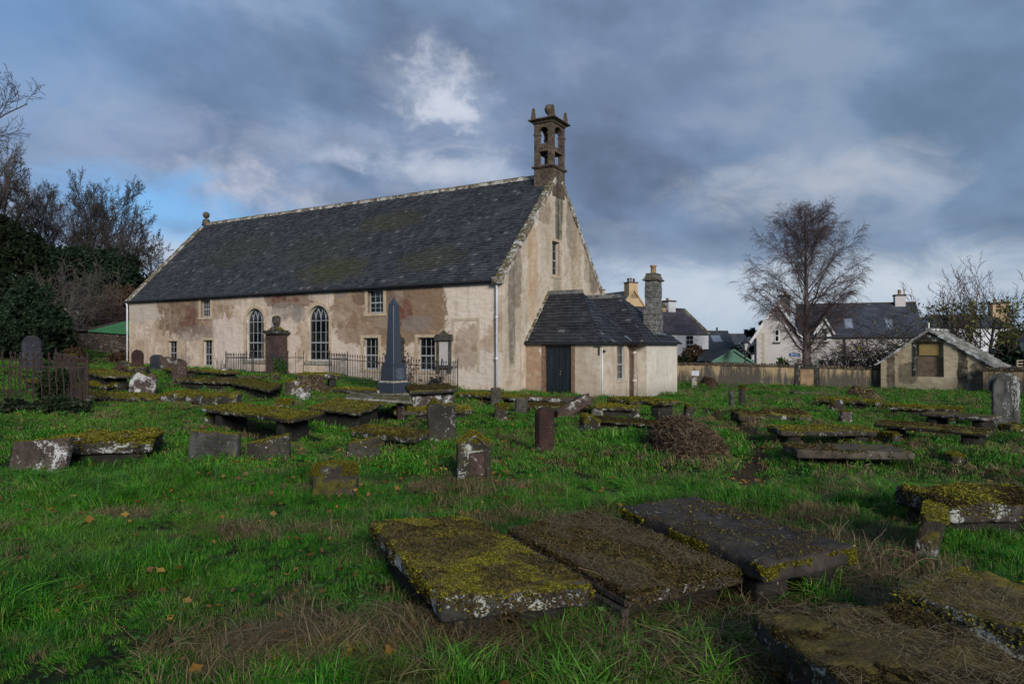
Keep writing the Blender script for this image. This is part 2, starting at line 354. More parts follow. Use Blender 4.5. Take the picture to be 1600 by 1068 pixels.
M['stone_streak'] = stone('streaked_granite', (.055, .056, .050), (.13, .128, .115), .40, .75, zs=.35)
M['stone_blue'] = stone('dark_blue_grey_stone', (0.0198, 0.0236, 0.0310), (0.0403, 0.0465, 0.0570), .5, .15, ins=.2)
M['slab_brown'] = stone('weathered_brown_flat_stone', (.060, .050, .038), (.115, .098, .075), .25, .3, litter=.3)
M['stone_post'] = stone('dark_mossed_post_stone', (.026, .023, .018), (.058, .051, .040), .75, .35, side=.30)
M['stone_allmoss'] = stone('moss_smothered_stone', (.026, .023, .018), (.058, .051, .040), .86, .2, ((.032, .036, .008), (.085, .085, .012)), side=.24)
M['granite'] = plain('polished_blue_granite', (.034, .042, .058), .30, .18, 60, .05, spec=.6)
M['margin'] = plain('sandstone_margin', (.44, .35, .235), .85, .16, 5, .3, streak=(.30, .22, .14))
M['paint_white'] = plain('white_paint', (.62, .62, .60), .5, .08, 8, .1)
M['pvc'] = plain('white_frame_paint', (.29, .31, .32), .5, .08, 8, .1)
M['pipe'] = plain('painted_pipe', (.55, .58, .62), .5, .12, 4, .1)
M['pipe_rust'] = plain('rusty_white_pipe', (.52, .47, .42), .6, .2, 9, .2, streak=(.25, .11, .045))
M['iron'] = plain('black_iron', (.022, .022, .026), .55, .3, 12, .2)
M['rust'] = plain('rusty_iron', (.028, .014, .010), .8, .5, 14, .4)
M['gutter'] = plain('dark_gutter', (.014, .014, .016), .6, .2, 5, .1)
M['door'] = plain('dark_green_blue_door', (.007, .012, .016), .45, .25, 3, .15, streak=(.02, .03, .035))
M['brass'] = plain('worn_brass', (.35, .28, .16), .4, .2, 5, .1, .8)
M['terra'] = plain('terracotta', (.27, .15, .08), .8, .18, 8, .2)
M['marble'] = plain('white_marble', (.44, .41, .37), .5, .06, 5, .05)
M['lead'] = plain('lead_flashing', (.13, .145, .18), .5, .2, 4, .1)
M['green_tin'] = plain('green_corrugated_sheet', (.035, .135, .050), .5, .15, 2, .1)
M['green_wood'] = plain('green_boards', (.060, .150, .100), .7, .12, 4, .1)
M['felt'] = plain('roof_felt', (.022, .024, .026), .85, .15, 4, .1)
M['blue_sign'] = plain('blue_sign', (.03, .10, .26), .5, .05, 4, .02)
M['paper'] = plain('paper_notice', (.55, .57, .62), .7, .05, 6, .05)
M['bark'] = plain('dark_bark', (.050, .042, .036), .9, .35, 9, .5)
M['bark_birch'] = plain('birch_bark', (.115, .080, .070), .85, .45, 7, .4)
M['twig'] = plain('dark_twigs', (.040, .032, .028), .9, .3, 5, .2)
M['twig_red'] = plain('reddish_twigs', (.066, .040, .037), .9, .3, 5, .2)
M['twig_grey'] = plain('grey_twigs', (.075, .064, .054), .9, .3, 5, .2)
M['timber'] = plain('grey_timber', (.20, .17, .12), .8, .2, 6, .2)
M['yellow_board'] = plain('weathered_yellow_plaque', (.27, .19, .065), .85, .25, 14, .3)
def glassmat():
    m, g = newmat('dark_window_glass'); tc = objcoord(g)
    n = g.noise(tc, 1.7, 3, .5)
    c = g.mix(g.ss(n, .45, .7), (.004, .005, .006), (.022, .024, .022))
    finish(g, c, .06, g.noise(tc, 3.0, 2), .06, .02, .4); return m
M['glass'] = glassmat()
def wallmat(name, base, pale, patches, dirt=(.20, .15, .10), streaks=.35, gable=False, bs=.8, axis='x', base_tone=.5):
    """harled wall; patches: (u, z, ru, rz, colour, strength) are worn areas and stains with their own places"""
    m, g = newmat(name); tc = g.n('ShaderNodeTexCoord').outputs['Object']; x, y, z = g.sep(tc)
    u = x if axis == 'x' else y
    n1 = g.noise(tc, .55, 6, .62, .6); n2 = g.noise(tc, 2.3, 6, .66, .4); n3 = g.noise(tc, 16, 4, .7); n4 = g.noise(g.v('ADD', tc, (11, 3, 5)), 1.1, 7, .7, .9)
    c = g.mix(g.ss(n1, .38, .62), base, pale)
    c = g.mix(g.m('MULTIPLY', g.ss(n2, .45, .7), .45), c, dirt)
    for cx, cz, rx, rz, colr, st in patches:
        a = g.m('ABSOLUTE', g.m('DIVIDE', g.m('SUBTRACT', u, cx), rx)); b = g.m('ABSOLUTE', g.m('DIVIDE', g.m('SUBTRACT', z, cz), rz))
        r = g.m('POWER', g.m('ADD', g.m('POWER', a, 3.0), g.m('POWER', b, 3.0)), .3333)
        r = g.m('ADD', r, g.m('MULTIPLY', g.m('SUBTRACT', n4, .5), 1.9))
        f = g.ss(r, 1.05, .90)
        f = g.m('MULTIPLY', f, g.m('ADD', .6, g.m('MULTIPLY', g.ss(n2, .3, .62), .4)))
        c = g.mix(g.m('MULTIPLY', f, st), c, colr)
    c = g.mix(g.m('MULTIPLY', g.ss(g.noise(g.v('MULTIPLY', tc, (3.2, 3.2, .35)), 1.0, 5, .62), .50, .72), streaks), c, dirt)
    c = g.mix(g.m('MULTIPLY', g.ss(n3, .5, .75), .38), c, tuple(v*.55 for v in dirt))
    # damp green at the foot
    c = g.mix(g.m('MULTIPLY', g.ss(g.m('ADD', z, g.m('MULTIPLY', n2, 1.1)), .75, .1), .45), c, (.16, .145, .10))
    rub = g.n('ShaderNodeTexVoronoi', Vector=g.v('MULTIPLY', tc, (1, 1, 2.2)), Scale=2.6)
    bh = g.m('ADD', g.m('MULTIPLY', n3, .5), g.m('ADD', g.m('MULTIPLY', n2, 1.1), g.m('MULTIPLY', rub.outputs['Distance'], .8)))
    finish(g, c, .93, bh, bs, .03, .2); return m
TAN = (.23, .15, .092); BRN = (.155, .102, .068); GREYP = (.21, .185, .165); PINK = (.60, .50, .42); CREAM = (.46, .37, .275); RED = (.13, .048, .038)
M['wall_long'] = wallmat('church_long_wall', (.42, .31, .22), (.61, .50, .395), [
    (-25.0, 4.0, 1.8, .8, (.46, .40, .33), .9), (-21.3, 3.6, 2.3, 1.3, BRN, .95), (-18.4, 3.3, 1.6, 1.1, TAN, .7), (-17.2, 4.3, 1.4, .3, (.42,.35,.27), .6),
    (-17.3, 1.9, 1.35, 1.55, PINK, .95), (-16.8, .8, 1.5, .8, PINK, .8), (-14.5, 4.35, .9, .35, (.46, .38, .31), .8), (-12.6, 4.2, 1.7, .45, BRN, .95), (-12.9, 3.5, 1.0, .5, GREYP, .7),
    (-13.2, 1.7, 1.4, 1.6, PINK, .85), (-10.5, 4.4, .9, .35, (.48, .41, .34), .8), (-8.6, 3.7, 1.1, 1.1, TAN, .85), (-8.6, 1.3, 1.3, 1.3, PINK, .85),
    (-5.3, 3.7, 2.6, 1.5, BRN, 1.0), (-6.8, 2.6, 2.4, .8, TAN, .9), (-3.9, 3.1, 1.5, 1.4, TAN, .9), (-6.3, 2.9, .8, .25, (.33, .26, .2), .5), (-1.6, 3.6, 1.3, 1.6, (.64, .545, .45), 1.0), (-1.2, .9, 1.6, .8, (.60, .52, .44), .95),
    (-1.8, 1.75, .7, .9, TAN, .65), (-5.6, 3.15, .38, .55, RED, .95), (-5.0, 3.35, .3, .6, RED, .8), (-20.6, 3.4, .5, .7, RED, .75), (-21.3, 2.9, .35, .3, RED, .6), (-13.3, 4.2, .55, .16, RED, .85), (-12.3, 4.15, .4, .14, RED, .7),
    (-9.0, 4.35, .22, .22, GREYP, .9), (-4.5, 2.8, .9, .35, GREYP, .7), (-11.9, 3.4, .5, .4, GREYP, .7), (-20.2, 2.5, 1.6, .5, GREYP, .5)], dirt=(.20, .14, .09), streaks=.25)
M['wall_gable'] = wallmat('church_gable_wall', (.42, .35, .265), (.55, .475, .385), [
    (5.2, 8.2, .42, 2.6, (.085, .085, .062), .9), (6.6, 7.8, .6, 1.7, (.12, .10, .075), .6), (7.2, 6.2, .5, 2.2, (.30, .22, .13), .5), (.75, 3.2, .3, 2.2, (.10, .095, .08), .8), (1.25, 5.0, .35, 1.6, (.13, .11, .085), .7),
    (2.6, 5.2, .45, 2.2, (.42, .26, .13), .55), (9.2, 5.6, .5, 1.0, (.10, .08, .06), .8), (8.5, 6.2, .5, 1.2, (.15, .12, .08), .6), (3.7, 8.0, .7, .6, (.17, .12, .07), .6), (5.0, 4.6, .4, .8, (.2, .18, .12), .5)],
    dirt=(.25, .18, .11), streaks=.5, axis='y')
M['wall_porch'] = wallmat('porch_harling', (.43, .36, .275), (.56, .49, .40), [(.35, 1.0, .5, 1.8, (.27, .155, .08), .8), (1.5, .7, .1, .1, TAN, .1)], dirt=(.30, .20, .12), streaks=.4, bs=.5)
M['wall_white'] = wallmat('room_pale_harling', (.55, .50, .43), (.62, .57, .49), [(10.4, .1, .35, .35, (.32, .22, .14), .8)], dirt=(.36, .31, .24), streaks=.3, bs=.35, axis='y')
M['harl_cottage'] = wallmat('cottage_harling', (.50, .47, .45), (.56, .53, .50), [], dirt=(.36, .31, .26), streaks=.3, bs=.5)
M['harl_white'] = wallmat('limewash', (.60, .60, .62), (.66, .66, .67), [], dirt=(.45, .43, .42), streaks=.2, bs=.3)
M['harl_tan'] = wallmat('tan_harling', (.42, .30, .17), (.46, .34, .20), [], dirt=(.30, .21, .12), streaks=.4, bs=.3)
def yardwall():
    m, g = newmat('streaked_yard_wall'); tc = g.n('ShaderNodeTexCoord').outputs['Object']; x, y, z = g.sep(tc)
    s = g.noise(g.xyz(g.m('MULTIPLY', x, 3.4), 0.0, g.m('MULTIPLY', z, .55)), 1.0, 6, .68); s2 = g.noise(g.xyz(g.m('MULTIPLY', x, 13), 0.0, g.m('MULTIPLY', z, 1.1)), 1.0, 4, .6)
    n1 = g.noise(tc, .35, 4, .6); n3 = g.noise(tc, 12, 4, .7)
    f = g.m('ADD', g.m('MULTIPLY', s, .5), g.m('ADD', g.m('MULTIPLY', s2, .14), g.m('MULTIPLY', n1, .42)))
    f = g.m('ADD', f, g.m('MULTIPLY', g.ss(z, .75, -.3), .09))
    c = g.mix(g.ss(f, .50, .62), (.36, .265, .15), (.075, .068, .055))
    c = g.mix(g.m('MULTIPLY', g.ss(n3, .5, .75), .35), c, (.20, .145, .085))
    finish(g, c, .93, g.m('ADD', n3, g.noise(tc, 3, 4)), .8, .03, .2); return m
M['yard'] = yardwall()
M['maus'] = wallmat('burial_house_wall', (.37, .30, .19), (.46, .385, .265), [(.5, .7, .22, 1.6, (.06, .055, .045), .95), (1.3, .3, .5, .6, (.085, .075, .055), .8), (3.85, .3, .22, 2.2, (.035, .033, .03), 1.0), (4.7, 0, .5, 1.2, (.055, .050, .042), .95), (4.3, -.3, .3, .5, (.06, .055, .05), .7)], dirt=(.24, .17, .09), streaks=.3, bs=.9)
def rubble(name, a, b, mortar, sc_=3.2):
    m, g = newmat(name); tc = g.n('ShaderNodeTexCoord').outputs['Object']
    vr = g.n('ShaderNodeTexVoronoi', Vector=g.v('MULTIPLY', tc, (1, 1, 1.9)), Scale=sc_, _feature='F1'); ed = g.n('ShaderNodeTexVoronoi', Vector=g.v('MULTIPLY', tc, (1, 1, 1.9)), Scale=sc_, _feature='DISTANCE_TO_EDGE')
    c = g.mix(g.sep(vr.outputs['Color'])[0], a, b); c = g.mix(g.ss(ed.outputs['Distance'], .09, .02), c, mortar)
    finish(g, c, .92, g.m('ADD', g.ss(ed.outputs['Distance'], .0, .15), g.m('MULTIPLY', g.noise(tc, 20, 3), .3)), .9, .04, .2); return m
M['rubble_dark'] = rubble('dark_rubble', (.045, .036, .030), (.11, .085, .07), (.02, .017, .013))
M['rubble_cope'] = rubble('coping_rubble', (.07, .05, .035), (.15, .115, .075), (.03, .024, .016), 6)
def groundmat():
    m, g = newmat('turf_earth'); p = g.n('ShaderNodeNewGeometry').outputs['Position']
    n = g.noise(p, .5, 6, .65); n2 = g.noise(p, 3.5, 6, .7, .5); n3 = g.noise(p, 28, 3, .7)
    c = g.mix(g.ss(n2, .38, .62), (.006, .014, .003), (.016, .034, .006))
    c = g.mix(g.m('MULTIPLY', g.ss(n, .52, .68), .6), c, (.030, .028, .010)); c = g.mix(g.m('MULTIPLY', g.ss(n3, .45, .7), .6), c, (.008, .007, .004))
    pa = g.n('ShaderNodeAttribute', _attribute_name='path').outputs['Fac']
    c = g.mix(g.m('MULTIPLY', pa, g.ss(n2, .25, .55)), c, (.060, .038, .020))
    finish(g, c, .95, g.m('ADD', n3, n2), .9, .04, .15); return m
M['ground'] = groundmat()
GREEN = [(0, (.006, .034, .003)), (.35, (.019, .115, .006)), (.65, (.044, .205, .010)), (.88, (.105, .28, .018)), (1, (.24, .24, .06))]
M['grass'] = blades('grass_blades', GREEN, .14, .45, [(.55, .52, .66, (.095, .125, .020), .5, (0, 0, 0)), (1.5, .58, .70, (.13, .105, .045), .65, (40, 3, 0)), (.30, .50, .62, (.010, .040, .006), .5, (9, 9, 0)), (.22, .50, .64, (.10, .20, .028), .5, (80, 1, 0)), (2.6, .60, .70, (.030, .028, .012), .35, (20, 7, 0))])
M['straw'] = blades('dead_grass', [(0, (.035, .023, .012)), (.4, (.125, .09, .042)), (.8, (.21, .16, .08)), (1, (.31, .25, .14))], .15, .7)
M['heapstraw'] = blades('matted_dead_grass', [(0, (.026, .017, .010)), (.5, (.078, .052, .031)), (.85, (.14, .098, .062)), (1, (.24, .18, .11))], .1, .8)
M['leaf'] = blades('fallen_leaf', [(0, (.07, .032, .015)), (.3, (.13, .058, .02)), (.55, (.20, .105, .02)), (.75, (.11, .058, .03)), (.92, (.28, .18, .03)), (1, (.19, .135, .08))], .15, .6)
M['mossbit'] = blades('moss_tufts', [(0, (.050, .044, .008)), (.3, (.100, .090, .011)), (.65, (.165, .150, .014)), (.92, (.27, .24, .020)), (1, (.19, .14, .05))], .1, .9)
M['mossbit_b'] = blades('brown_moss_tufts', [(0, (.020, .014, .006)), (.4, (.050, .036, .012)), (.7, (.085, .062, .015)), (.9, (.13, .095, .03)), (1, (.19, .14, .08))], .1, .9)
M['holly'] = blades('evergreen_leaves', [(0, (.005, .010, .005)), (.45, (.010, .021, .010)), (.85, (.018, .037, .017)), (1, (.034, .058, .026))], .1, .8)
M['ivy'] = blades('ivy_leaves', [(0, (.005, .010, .004)), (.6, (.013, .023, .008)), (1, (.032, .046, .013))], .1, .8)
M['olive'] = blades('olive_leaves', [(0, (.020, .024, .005)), (.6, (.055, .060, .010)), (1, (.11, .11, .016))], .2, .6)
M['brownleaf'] = blades('russet_leaves', [(0, (.024, .014, .008)), (.6, (.060, .035, .020)), (1, (.10, .060, .034))], .15, .7)
M['greenleaf'] = blades('bright_leaves', [(0, (.015, .045, .008)), (.6, (.035, .095, .016)), (1, (.08, .15, .03))], .25, .5)
M['yellowleaf'] = blades('yellowing_leaves', [(0, (.05, .07, .010)), (.6, (.13, .15, .018)), (1, (.28, .20, .03))], .25, .6)
M['pine'] = blades('pine_needles', [(0, (.006, .012, .006)), (.6, (.016, .028, .012)), (1, (.035, .050, .022))], .1, .7)
M['ivyground'] = blades('ivy_ground_leaves', [(0, (.006, .011, .006)), (.45, (.014, .026, .012)), (.7, (.030, .045, .022)), (.85, (.05, .028, .014)), (1, (.16, .10, .02))], .1, .4)
# ---------------------------------------------------------------- ground
def ground():
    n = 330
    s = np.linspace(-1, 1, n); xs = np.sinh(s*8.2)/np.sinh(8.2)*2500
    t = np.linspace(0, 1, n); ys = -6+np.sinh(t*7.6)/np.sinh(7.6)*3200
    X, Y = np.meshgrid(xs, ys); Z = gh(X, Y)
    V = np.stack([X, Y, Z], -1).reshape(-1, 3); i = np.arange(n-1)
    a = (i[:, None]*n+i[None, :]).ravel(); Fc = np.stack([a, a+1, a+n+1, a+n], -1)
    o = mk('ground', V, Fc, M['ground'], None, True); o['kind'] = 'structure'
    at_ = o.data.attributes.new('path', 'FLOAT', 'POINT'); at_.data.foreach_set('value', np.exp(-(path_d(V[:, 0], V[:, 1])/.25)**2).astype(np.float32))
ground()
# ---------------------------------------------------------------- slated roof slopes
def slates(name, O, U, Vd, poly, mat, parent=None, gauge=.23, wid=.27, thick=.022, seed=1, jit=1.0):
    """O origin at the eave, U along, Vd up the slope; poly: [(u,v)...] outline of the slope"""
    O, U, Vd = map(lambda q: np.array(q, float), (O, U, Vd)); U /= np.linalg.norm(U); Vd /= np.linalg.norm(Vd); Nn = np.cross(U, Vd)
    if Nn[2] < 0: Nn = -Nn
    rs = np.random.RandomState(seed); P = np.array(poly, float); vmax = P[:, 1].max(); vmin = P[:, 1].min()
    quads = []; 
    k = 0; v = vmin
    def span(vv):
        xs = []
        for (a, b) in zip(P, np.roll(P, -1, 0)):
            if (a[1]-vv)*(b[1]-vv) < 0: xs.append(a[0]+(b[0]-a[0])*(vv-a[1])/(b[1]-a[1]))
        return (min(xs), max(xs)) if len(xs) > 1 else None
    while v < vmax-.02:
        sp = span(min(v+gauge*.5, vmax-.01)); s0 = span(min(v+.01, vmax-.01)); s1 = span(min(v+gauge, vmax-.005))
        if sp:
            u = sp[0]-(wid*.5 if k % 2 else 0)*1.0
            while u < sp[1]:
                w_ = wid*rs.uniform(.75, 1.25); ua, ub = max(u, sp[0]), min(u+w_, sp[1])
                if ub-ua > .02:
                    ext = lambda q, e: q if not (s0 and s1) else (s0[e] if abs(q-sp[e]) < 1e-6 else q)
                    ext1 = lambda q, e: q if not (s0 and s1) else (s1[e] if abs(q-sp[e]) < 1e-6 else q)
                    la, lb = (ext(ua, 0), ext(ub, 1)); ha, hb = (ext1(ua, 0), ext1(ub, 1))
                    g_ = .004; vt = min(v+gauge*1.25, vmax)
                    if vt < v+gauge*1.25: vt = vmax
                    quads.append((la+g_, lb-g_, ha+g_, hb-g_, v+rs.uniform(-.02, .02)*jit, vt, rs.uniform(.7, 1.5)*jit+.3*(1-jit), rs.uniform(-.25, .25)*jit, rs.rand()))
                u += w_
        v += gauge; k += 1
    Q = np.array(quads); n = len(Q); th = thick
    def pt(u, v, h): return O+U*u[:, None]+Vd*v[:, None]+Nn*h[:, None]
    hb = th*Q[:, 6]*1.6; tl = th*Q[:, 7]; z0 = np.zeros(n)
    vs = [pt(Q[:, 0], Q[:, 4], hb+tl), pt(Q[:, 1], Q[:, 4], hb-tl), pt(Q[:, 3], Q[:, 5], z0+.006), pt(Q[:, 2], Q[:, 5], z0+.006),
          pt(Q[:, 0], Q[:, 4], hb+tl-th), pt(Q[:, 1], Q[:, 4], hb-tl-th)]
    V = np.stack(vs, 1).reshape(-1, 3); b = np.arange(n)[:, None]*6
    Fc = np.concatenate([b+np.array([0, 1, 2, 3]), b+np.array([4, 5, 1, 0])], 0)
    PV = [tuple(O+U*p[0]+Vd*p[1]-Nn*.012) for p in P]
    V = np.concatenate([V, np.array(PV)]); Fl = [tuple(f) for f in Fc]+[tuple(range(6*n, 6*n+len(PV)))]
    at_ = np.concatenate([Q[:, 8], Q[:, 8], [0.2]])
    return mk(name, V, Fl, mat, parent, False, {'rnd': at_})
def boolcut(o, cutters):
    for c in cutters:
        md = o.modifiers.new('b', 'BOOLEAN'); md.operation = 'DIFFERENCE'; md.object = c; md.solver = 'EXACT'
    dg = bpy.context.evaluated_depsgraph_get(); dg.update()
    me = bpy.data.meshes.new_from_object(o.evaluated_get(dg)); o.modifiers.clear(); o.data = me
    for c in cutters: bpy.data.objects.remove(c)
def rough(name, sx, sy, sz, mat, parent=None, res=.08, amp=.012, r=.02, seed=0, top=None, loc=(0, 0, 0), rz=0, rot=None, smooth=True, nscale=6.0, lump=0.0, taper=0.0, z0=None, warp=None):
    """weathered stone block; origin at the middle of its underside; top(x)->height lets the outline arch"""
    res = max(res, .015); nx, ny, nz = [max(2, min(90, int(round(q/res)))) for q in (sx, sy, sz)]
    idx = {}; V = []; Fc = []
    def vid(i, j, k):
        key = (i, j, k)
        if key not in idx: idx[key] = len(V); V.append((i/nx-.5, j/ny-.5, k/nz))
        return idx[key]
    for i in range(nx):
        for j in range(ny):
            Fc.append((vid(i,j,0), vid(i,j+1,0), vid(i+1,j+1,0), vid(i+1,j,0))); Fc.append((vid(i,j,nz), vid(i+1,j,nz), vid(i+1,j+1,nz), vid(i,j+1,nz)))
    for i in range(nx):
        for k in range(nz):
            Fc.append((vid(i,0,k), vid(i+1,0,k), vid(i+1,0,k+1), vid(i,0,k+1))); Fc.append((vid(i,ny,k), vid(i,ny,k+1), vid(i+1,ny,k+1), vid(i+1,ny,k)))
    for j in range(ny):
        for k in range(nz):
            Fc.append((vid(0,j,k), vid(0,j,k+1), vid(0,j+1,k+1), vid(0,j+1,k))); Fc.append((vid(nx,j,k), vid(nx,j+1,k), vid(nx,j+1,k+1), vid(nx,j,k+1)))
    P = np.array(V)*np.array([sx, sy, sz]); P[:, 2] -= sz/2
    hb = np.array([sx, sy, sz])/2; rr = min(r, hb.min()*.9)
    q = np.clip(P, -(hb-rr), hb-rr); dd = P-q; L = np.linalg.norm(dd, axis=1, keepdims=True)
    P = np.where(L > 1e-9, q+dd/np.maximum(L, 1e-9)*rr, P); P[:, 2] += sz/2
    if taper: P[:, :2] *= (1-taper*P[:, 2:3]/sz)
    if top is not None: P[:, 2] *= np.array([top(x) for x in P[:, 0]])/sz
    sd = seed*3.71
    for c in range(3):
        P[:, c] += amp*fbm(P*nscale+sd+c*13.7, 4, seed+c)*1.8
    if lump: P[:, 2] += lump*np.clip(fbm(v3(P[:, 0]*3.1+sd, P[:, 1]*3.1), 4, seed+7)*2, -.6, 1)*(P[:, 2] > sz*.5)
    if warp: P = warp(P)
    o = mk(name, P, np.array(Fc), mat, parent, smooth, None, loc, rz)
    if rot: o.rotation_euler = rot
    return o
# ---------------------------------------------------------------- the church
TH = math.radians(30.62); C0 = (-.399, 28.2); E_ = np.array([math.cos(TH), -math.sin(TH)]); N_ = np.array([math.sin(TH), math.cos(TH)])
def CW(a, b): return np.array(C0)+E_*a+N_*b
church = empty('church', (*C0, 0), -TH, 'long harled stone church with slate roof and bell tower on its near gable', 'church')
L_, W_, ZE, ZR = 26.64, 10.29, 4.62, 9.98
wb = MB(); 
def gp(b): return ZE+(ZR-ZE)*(1-abs(b-W_/2)/(W_/2))
V = []; poly = [(0, -1.2), (W_, -1.2), (W_, ZE-.06), (W_/2, ZR-.08), (0, ZE-.06)]
V = [(-L_, b, z) for b, z in poly]+[(0, b, z) for b, z in poly]
wb.add(V, [(4,3,2,1,0), (5,6,7,8,9), (0,1,6,5), (1,2,7,6), (2,3,8,7), (3,4,9,8), (4,0,5,9)])
wall = wb.build('wall', M['wall_long'], church)
wall.data.materials.append(M['wall_gable'])
def cutter(poly, y0, y1):
    c = MB().prism(poly, y0, y1).build('cut', M['glass']); c.location = (*C0, 0); c.rotation_euler = (0, 0, -TH); return c
def archpoly(a0, a1, z0, z1, n=14):
    r = (a1-a0)/2; c = (a0+a1)/2
    return [(a0, z0), (a1, z0)]+[(c+r*math.cos(math.pi*k/n), z1-r+r*math.sin(math.pi*k/n)) for k in range(n+1)]
WINS = [(-19.72,-18.90,3.42,4.38,4,0), (-22.75,-21.85,.85,2.10,3,0), (-19.52,-18.68,.70,2.14,3,0), (-7.35,-6.40,3.34,4.42,3,0), (-7.62,-6.71,.73,2.20,3,0), (-4.40,-3.44,.73,2.20,3,0),
        (-15.90,-14.50,1.10,3.78,4,1), (-11.30,-9.84,1.10,3.80,4,1)]
cuts = []
for a0, a1, z0, z1, nc, ar in WINS:
    cuts.append(cutter(archpoly(a0, a1, z0, z1) if ar else [(a0, z0), (a1, z0), (a1, z1), (a0, z1)], -.5, .42))
c = MB().box(-.42, .5, 4.44, 5.22, 5.15, 6.74).build('cut', M['glass']); c.location = (*C0, 0); c.rotation_euler = (0, 0, -TH); cuts.append(c)
bpy.context.view_layer.update()
boolcut(wall, cuts)
def assign_gable(o):
    for p in o.data.polygons:
        if p.normal.x > .5 or p.normal.x < -.5:
            if all(o.data.vertices[i].co.x > -.01 for i in p.vertices) or all(o.data.vertices[i].co.x < -L_+.01 for i in p.vertices): p.material_index = 1
        elif p.material_index > 1: p.material_index = 0
if len(wall.data.materials) < 2: wall.data.materials.append(M['wall_gable'])
assign_gable(wall)
def gothic(mb, a0, a1, zs, y, w_):
    """interlaced glazing bars in an arched head"""
    r = (a1-a0)/2; c = (a0+a1)/2; cols = 4; R = (a1-a0)*.8
    for i in range(0, cols+1):
        xa = a0+(a1-a0)*i/cols
        for s in (-1, 1):
            pts = []
            for k in range(17):
                t = math.pi/2*k/16; x = xa+s*(R-R*math.cos(t)); z = zs+R*math.sin(t)
                if (x-c)**2+(z-zs)**2 > (r-.01)**2 or x < a0 or x > a1: break
                pts.append((x, y, z))
            for p, q in zip(pts, pts[1:]): mb.bar(p, q, w_, .04)
def sash(parent, a0, a1, z0, z1, cols, arch, y=.16, rot=None, split=.45, surround=True, sill=True, mat=None):
    mb = MB(); fw = .045; zt = z1-(a1-a0)/2 if arch else z1; d = .05
    mb.box(a0, a0+fw, y, y+d, z0, zt); mb.box(a1-fw, a1, y, y+d, z0, zt); mb.box(a0+fw, a1-fw, y, y+d, z0, z0+fw*1.5)
    if not arch: mb.box(a0+fw, a1-fw, y, y+d, z1-fw, z1)
    else:
        r = (a1-a0)/2; c = (a0+a1)/2
        for k in range(14):
            t0, t1 = math.pi*k/14, math.pi*(k+1)/14
            mb.bar((c+(r-.025)*math.cos(t0), y+.02, zt+(r-.025)*math.sin(t0)), (c+(r-.025)*math.cos(t1), y+.02, zt+(r-.025)*math.sin(t1)), .055, .05)
        gothic(mb, a0+fw, a1-fw, zt, y+.02, .020)
        mb.box(a0+fw, a1-fw, y+.004, y+.034, zt-.02, zt+.015)
    zm = z0+(zt-z0)*split
    mb.box(a0+fw, a1-fw, y-.01, y+.045, zm-.03, zm+.03)
    for i in range(1, cols):
        x = a0+fw+(a1-a0-2*fw)*i/cols; mb.box(x-.009, x+.009, y+.008, y+.03, z0+fw*1.5, zt)
    rows = [z0+(zm-z0)*.5, zm+(zt-zm)*.5] if not arch else [z0+(zm-z0)*.5, zm+(zt-zm)*.47]
    for z in rows: mb.box(a0+fw, a1-fw, y+.010, y+.028, z-.009, z+.009)
    win = mb.build('window', M['pvc'], parent)
    pb = MB().prism(archpoly(a0+.02, a1-.02, z0+.02, z1-.02) if arch else [(a0+.01, z0+.01), (a1-.01, z0+.01), (a1-.01, z1-.01), (a0+.01, z1-.01)], y+.032, y+.04)
    pb.build('pane', M['glass'], win)
    if surround:
        s = MB(); q = .17
        if arch:
            n = 16; r0 = (a1-a0)/2; r1 = r0+q; c = (a0+a1)/2
            s.box(a0-q, a0, -.018, .05, z0-.02, zt); s.box(a1, a1+q, -.018, .05, z0-.02, zt)
            for k in range(n):
                t0, t1 = math.pi*k/n, math.pi*(k+1)/n
                P = [(c+r0*math.cos(t0), zt+r0*math.sin(t0)), (c+r1*math.cos(t0), zt+r1*math.sin(t0)), (c+r1*math.cos(t1), zt+r1*math.sin(t1)), (c+r0*math.cos(t1), zt+r0*math.sin(t1))]
                s.prism(P, -.018, .05)
            s.box(c-.09, c+.09, -.035, .05, z1+.005, z1+.26)
            s.box(a0-q-.02, a0+.0, -.03, -.019, zt-.10, zt+.02); s.box(a1, a1+q+.02, -.03, -.019, zt-.10, zt+.02)
        else:
            s.box(a0-q, a0, -.015, .05, z0, z1); s.box(a1, a1+q, -.015, .05, z0, z1); s.box(a0-q, a1+q, -.017, .05, z1, z1+.13)
        s.build('surround', M['margin'], win)
        if sill: MB().box(a0-q-.04, a1+q+.04, -.07 if arch else -.03, .3, z0-.19 if arch else z0-.13, z0-.03 if arch else z0-.003).build('sill', M['stone_pale'] if arch else M['margin'], win)
    return win
for a0, a1, z0, z1, nc, ar in WINS: sash(church, a0, a1, z0, z1, nc, ar)
# gable window: built in the x,z plane, then turned onto the gable
gw = sash(church, -.39, .39, 5.15, 6.74, 2, 0); gw.location = (0, 4.83, 0); gw.rotation_euler = (0, 0, math.radians(90))
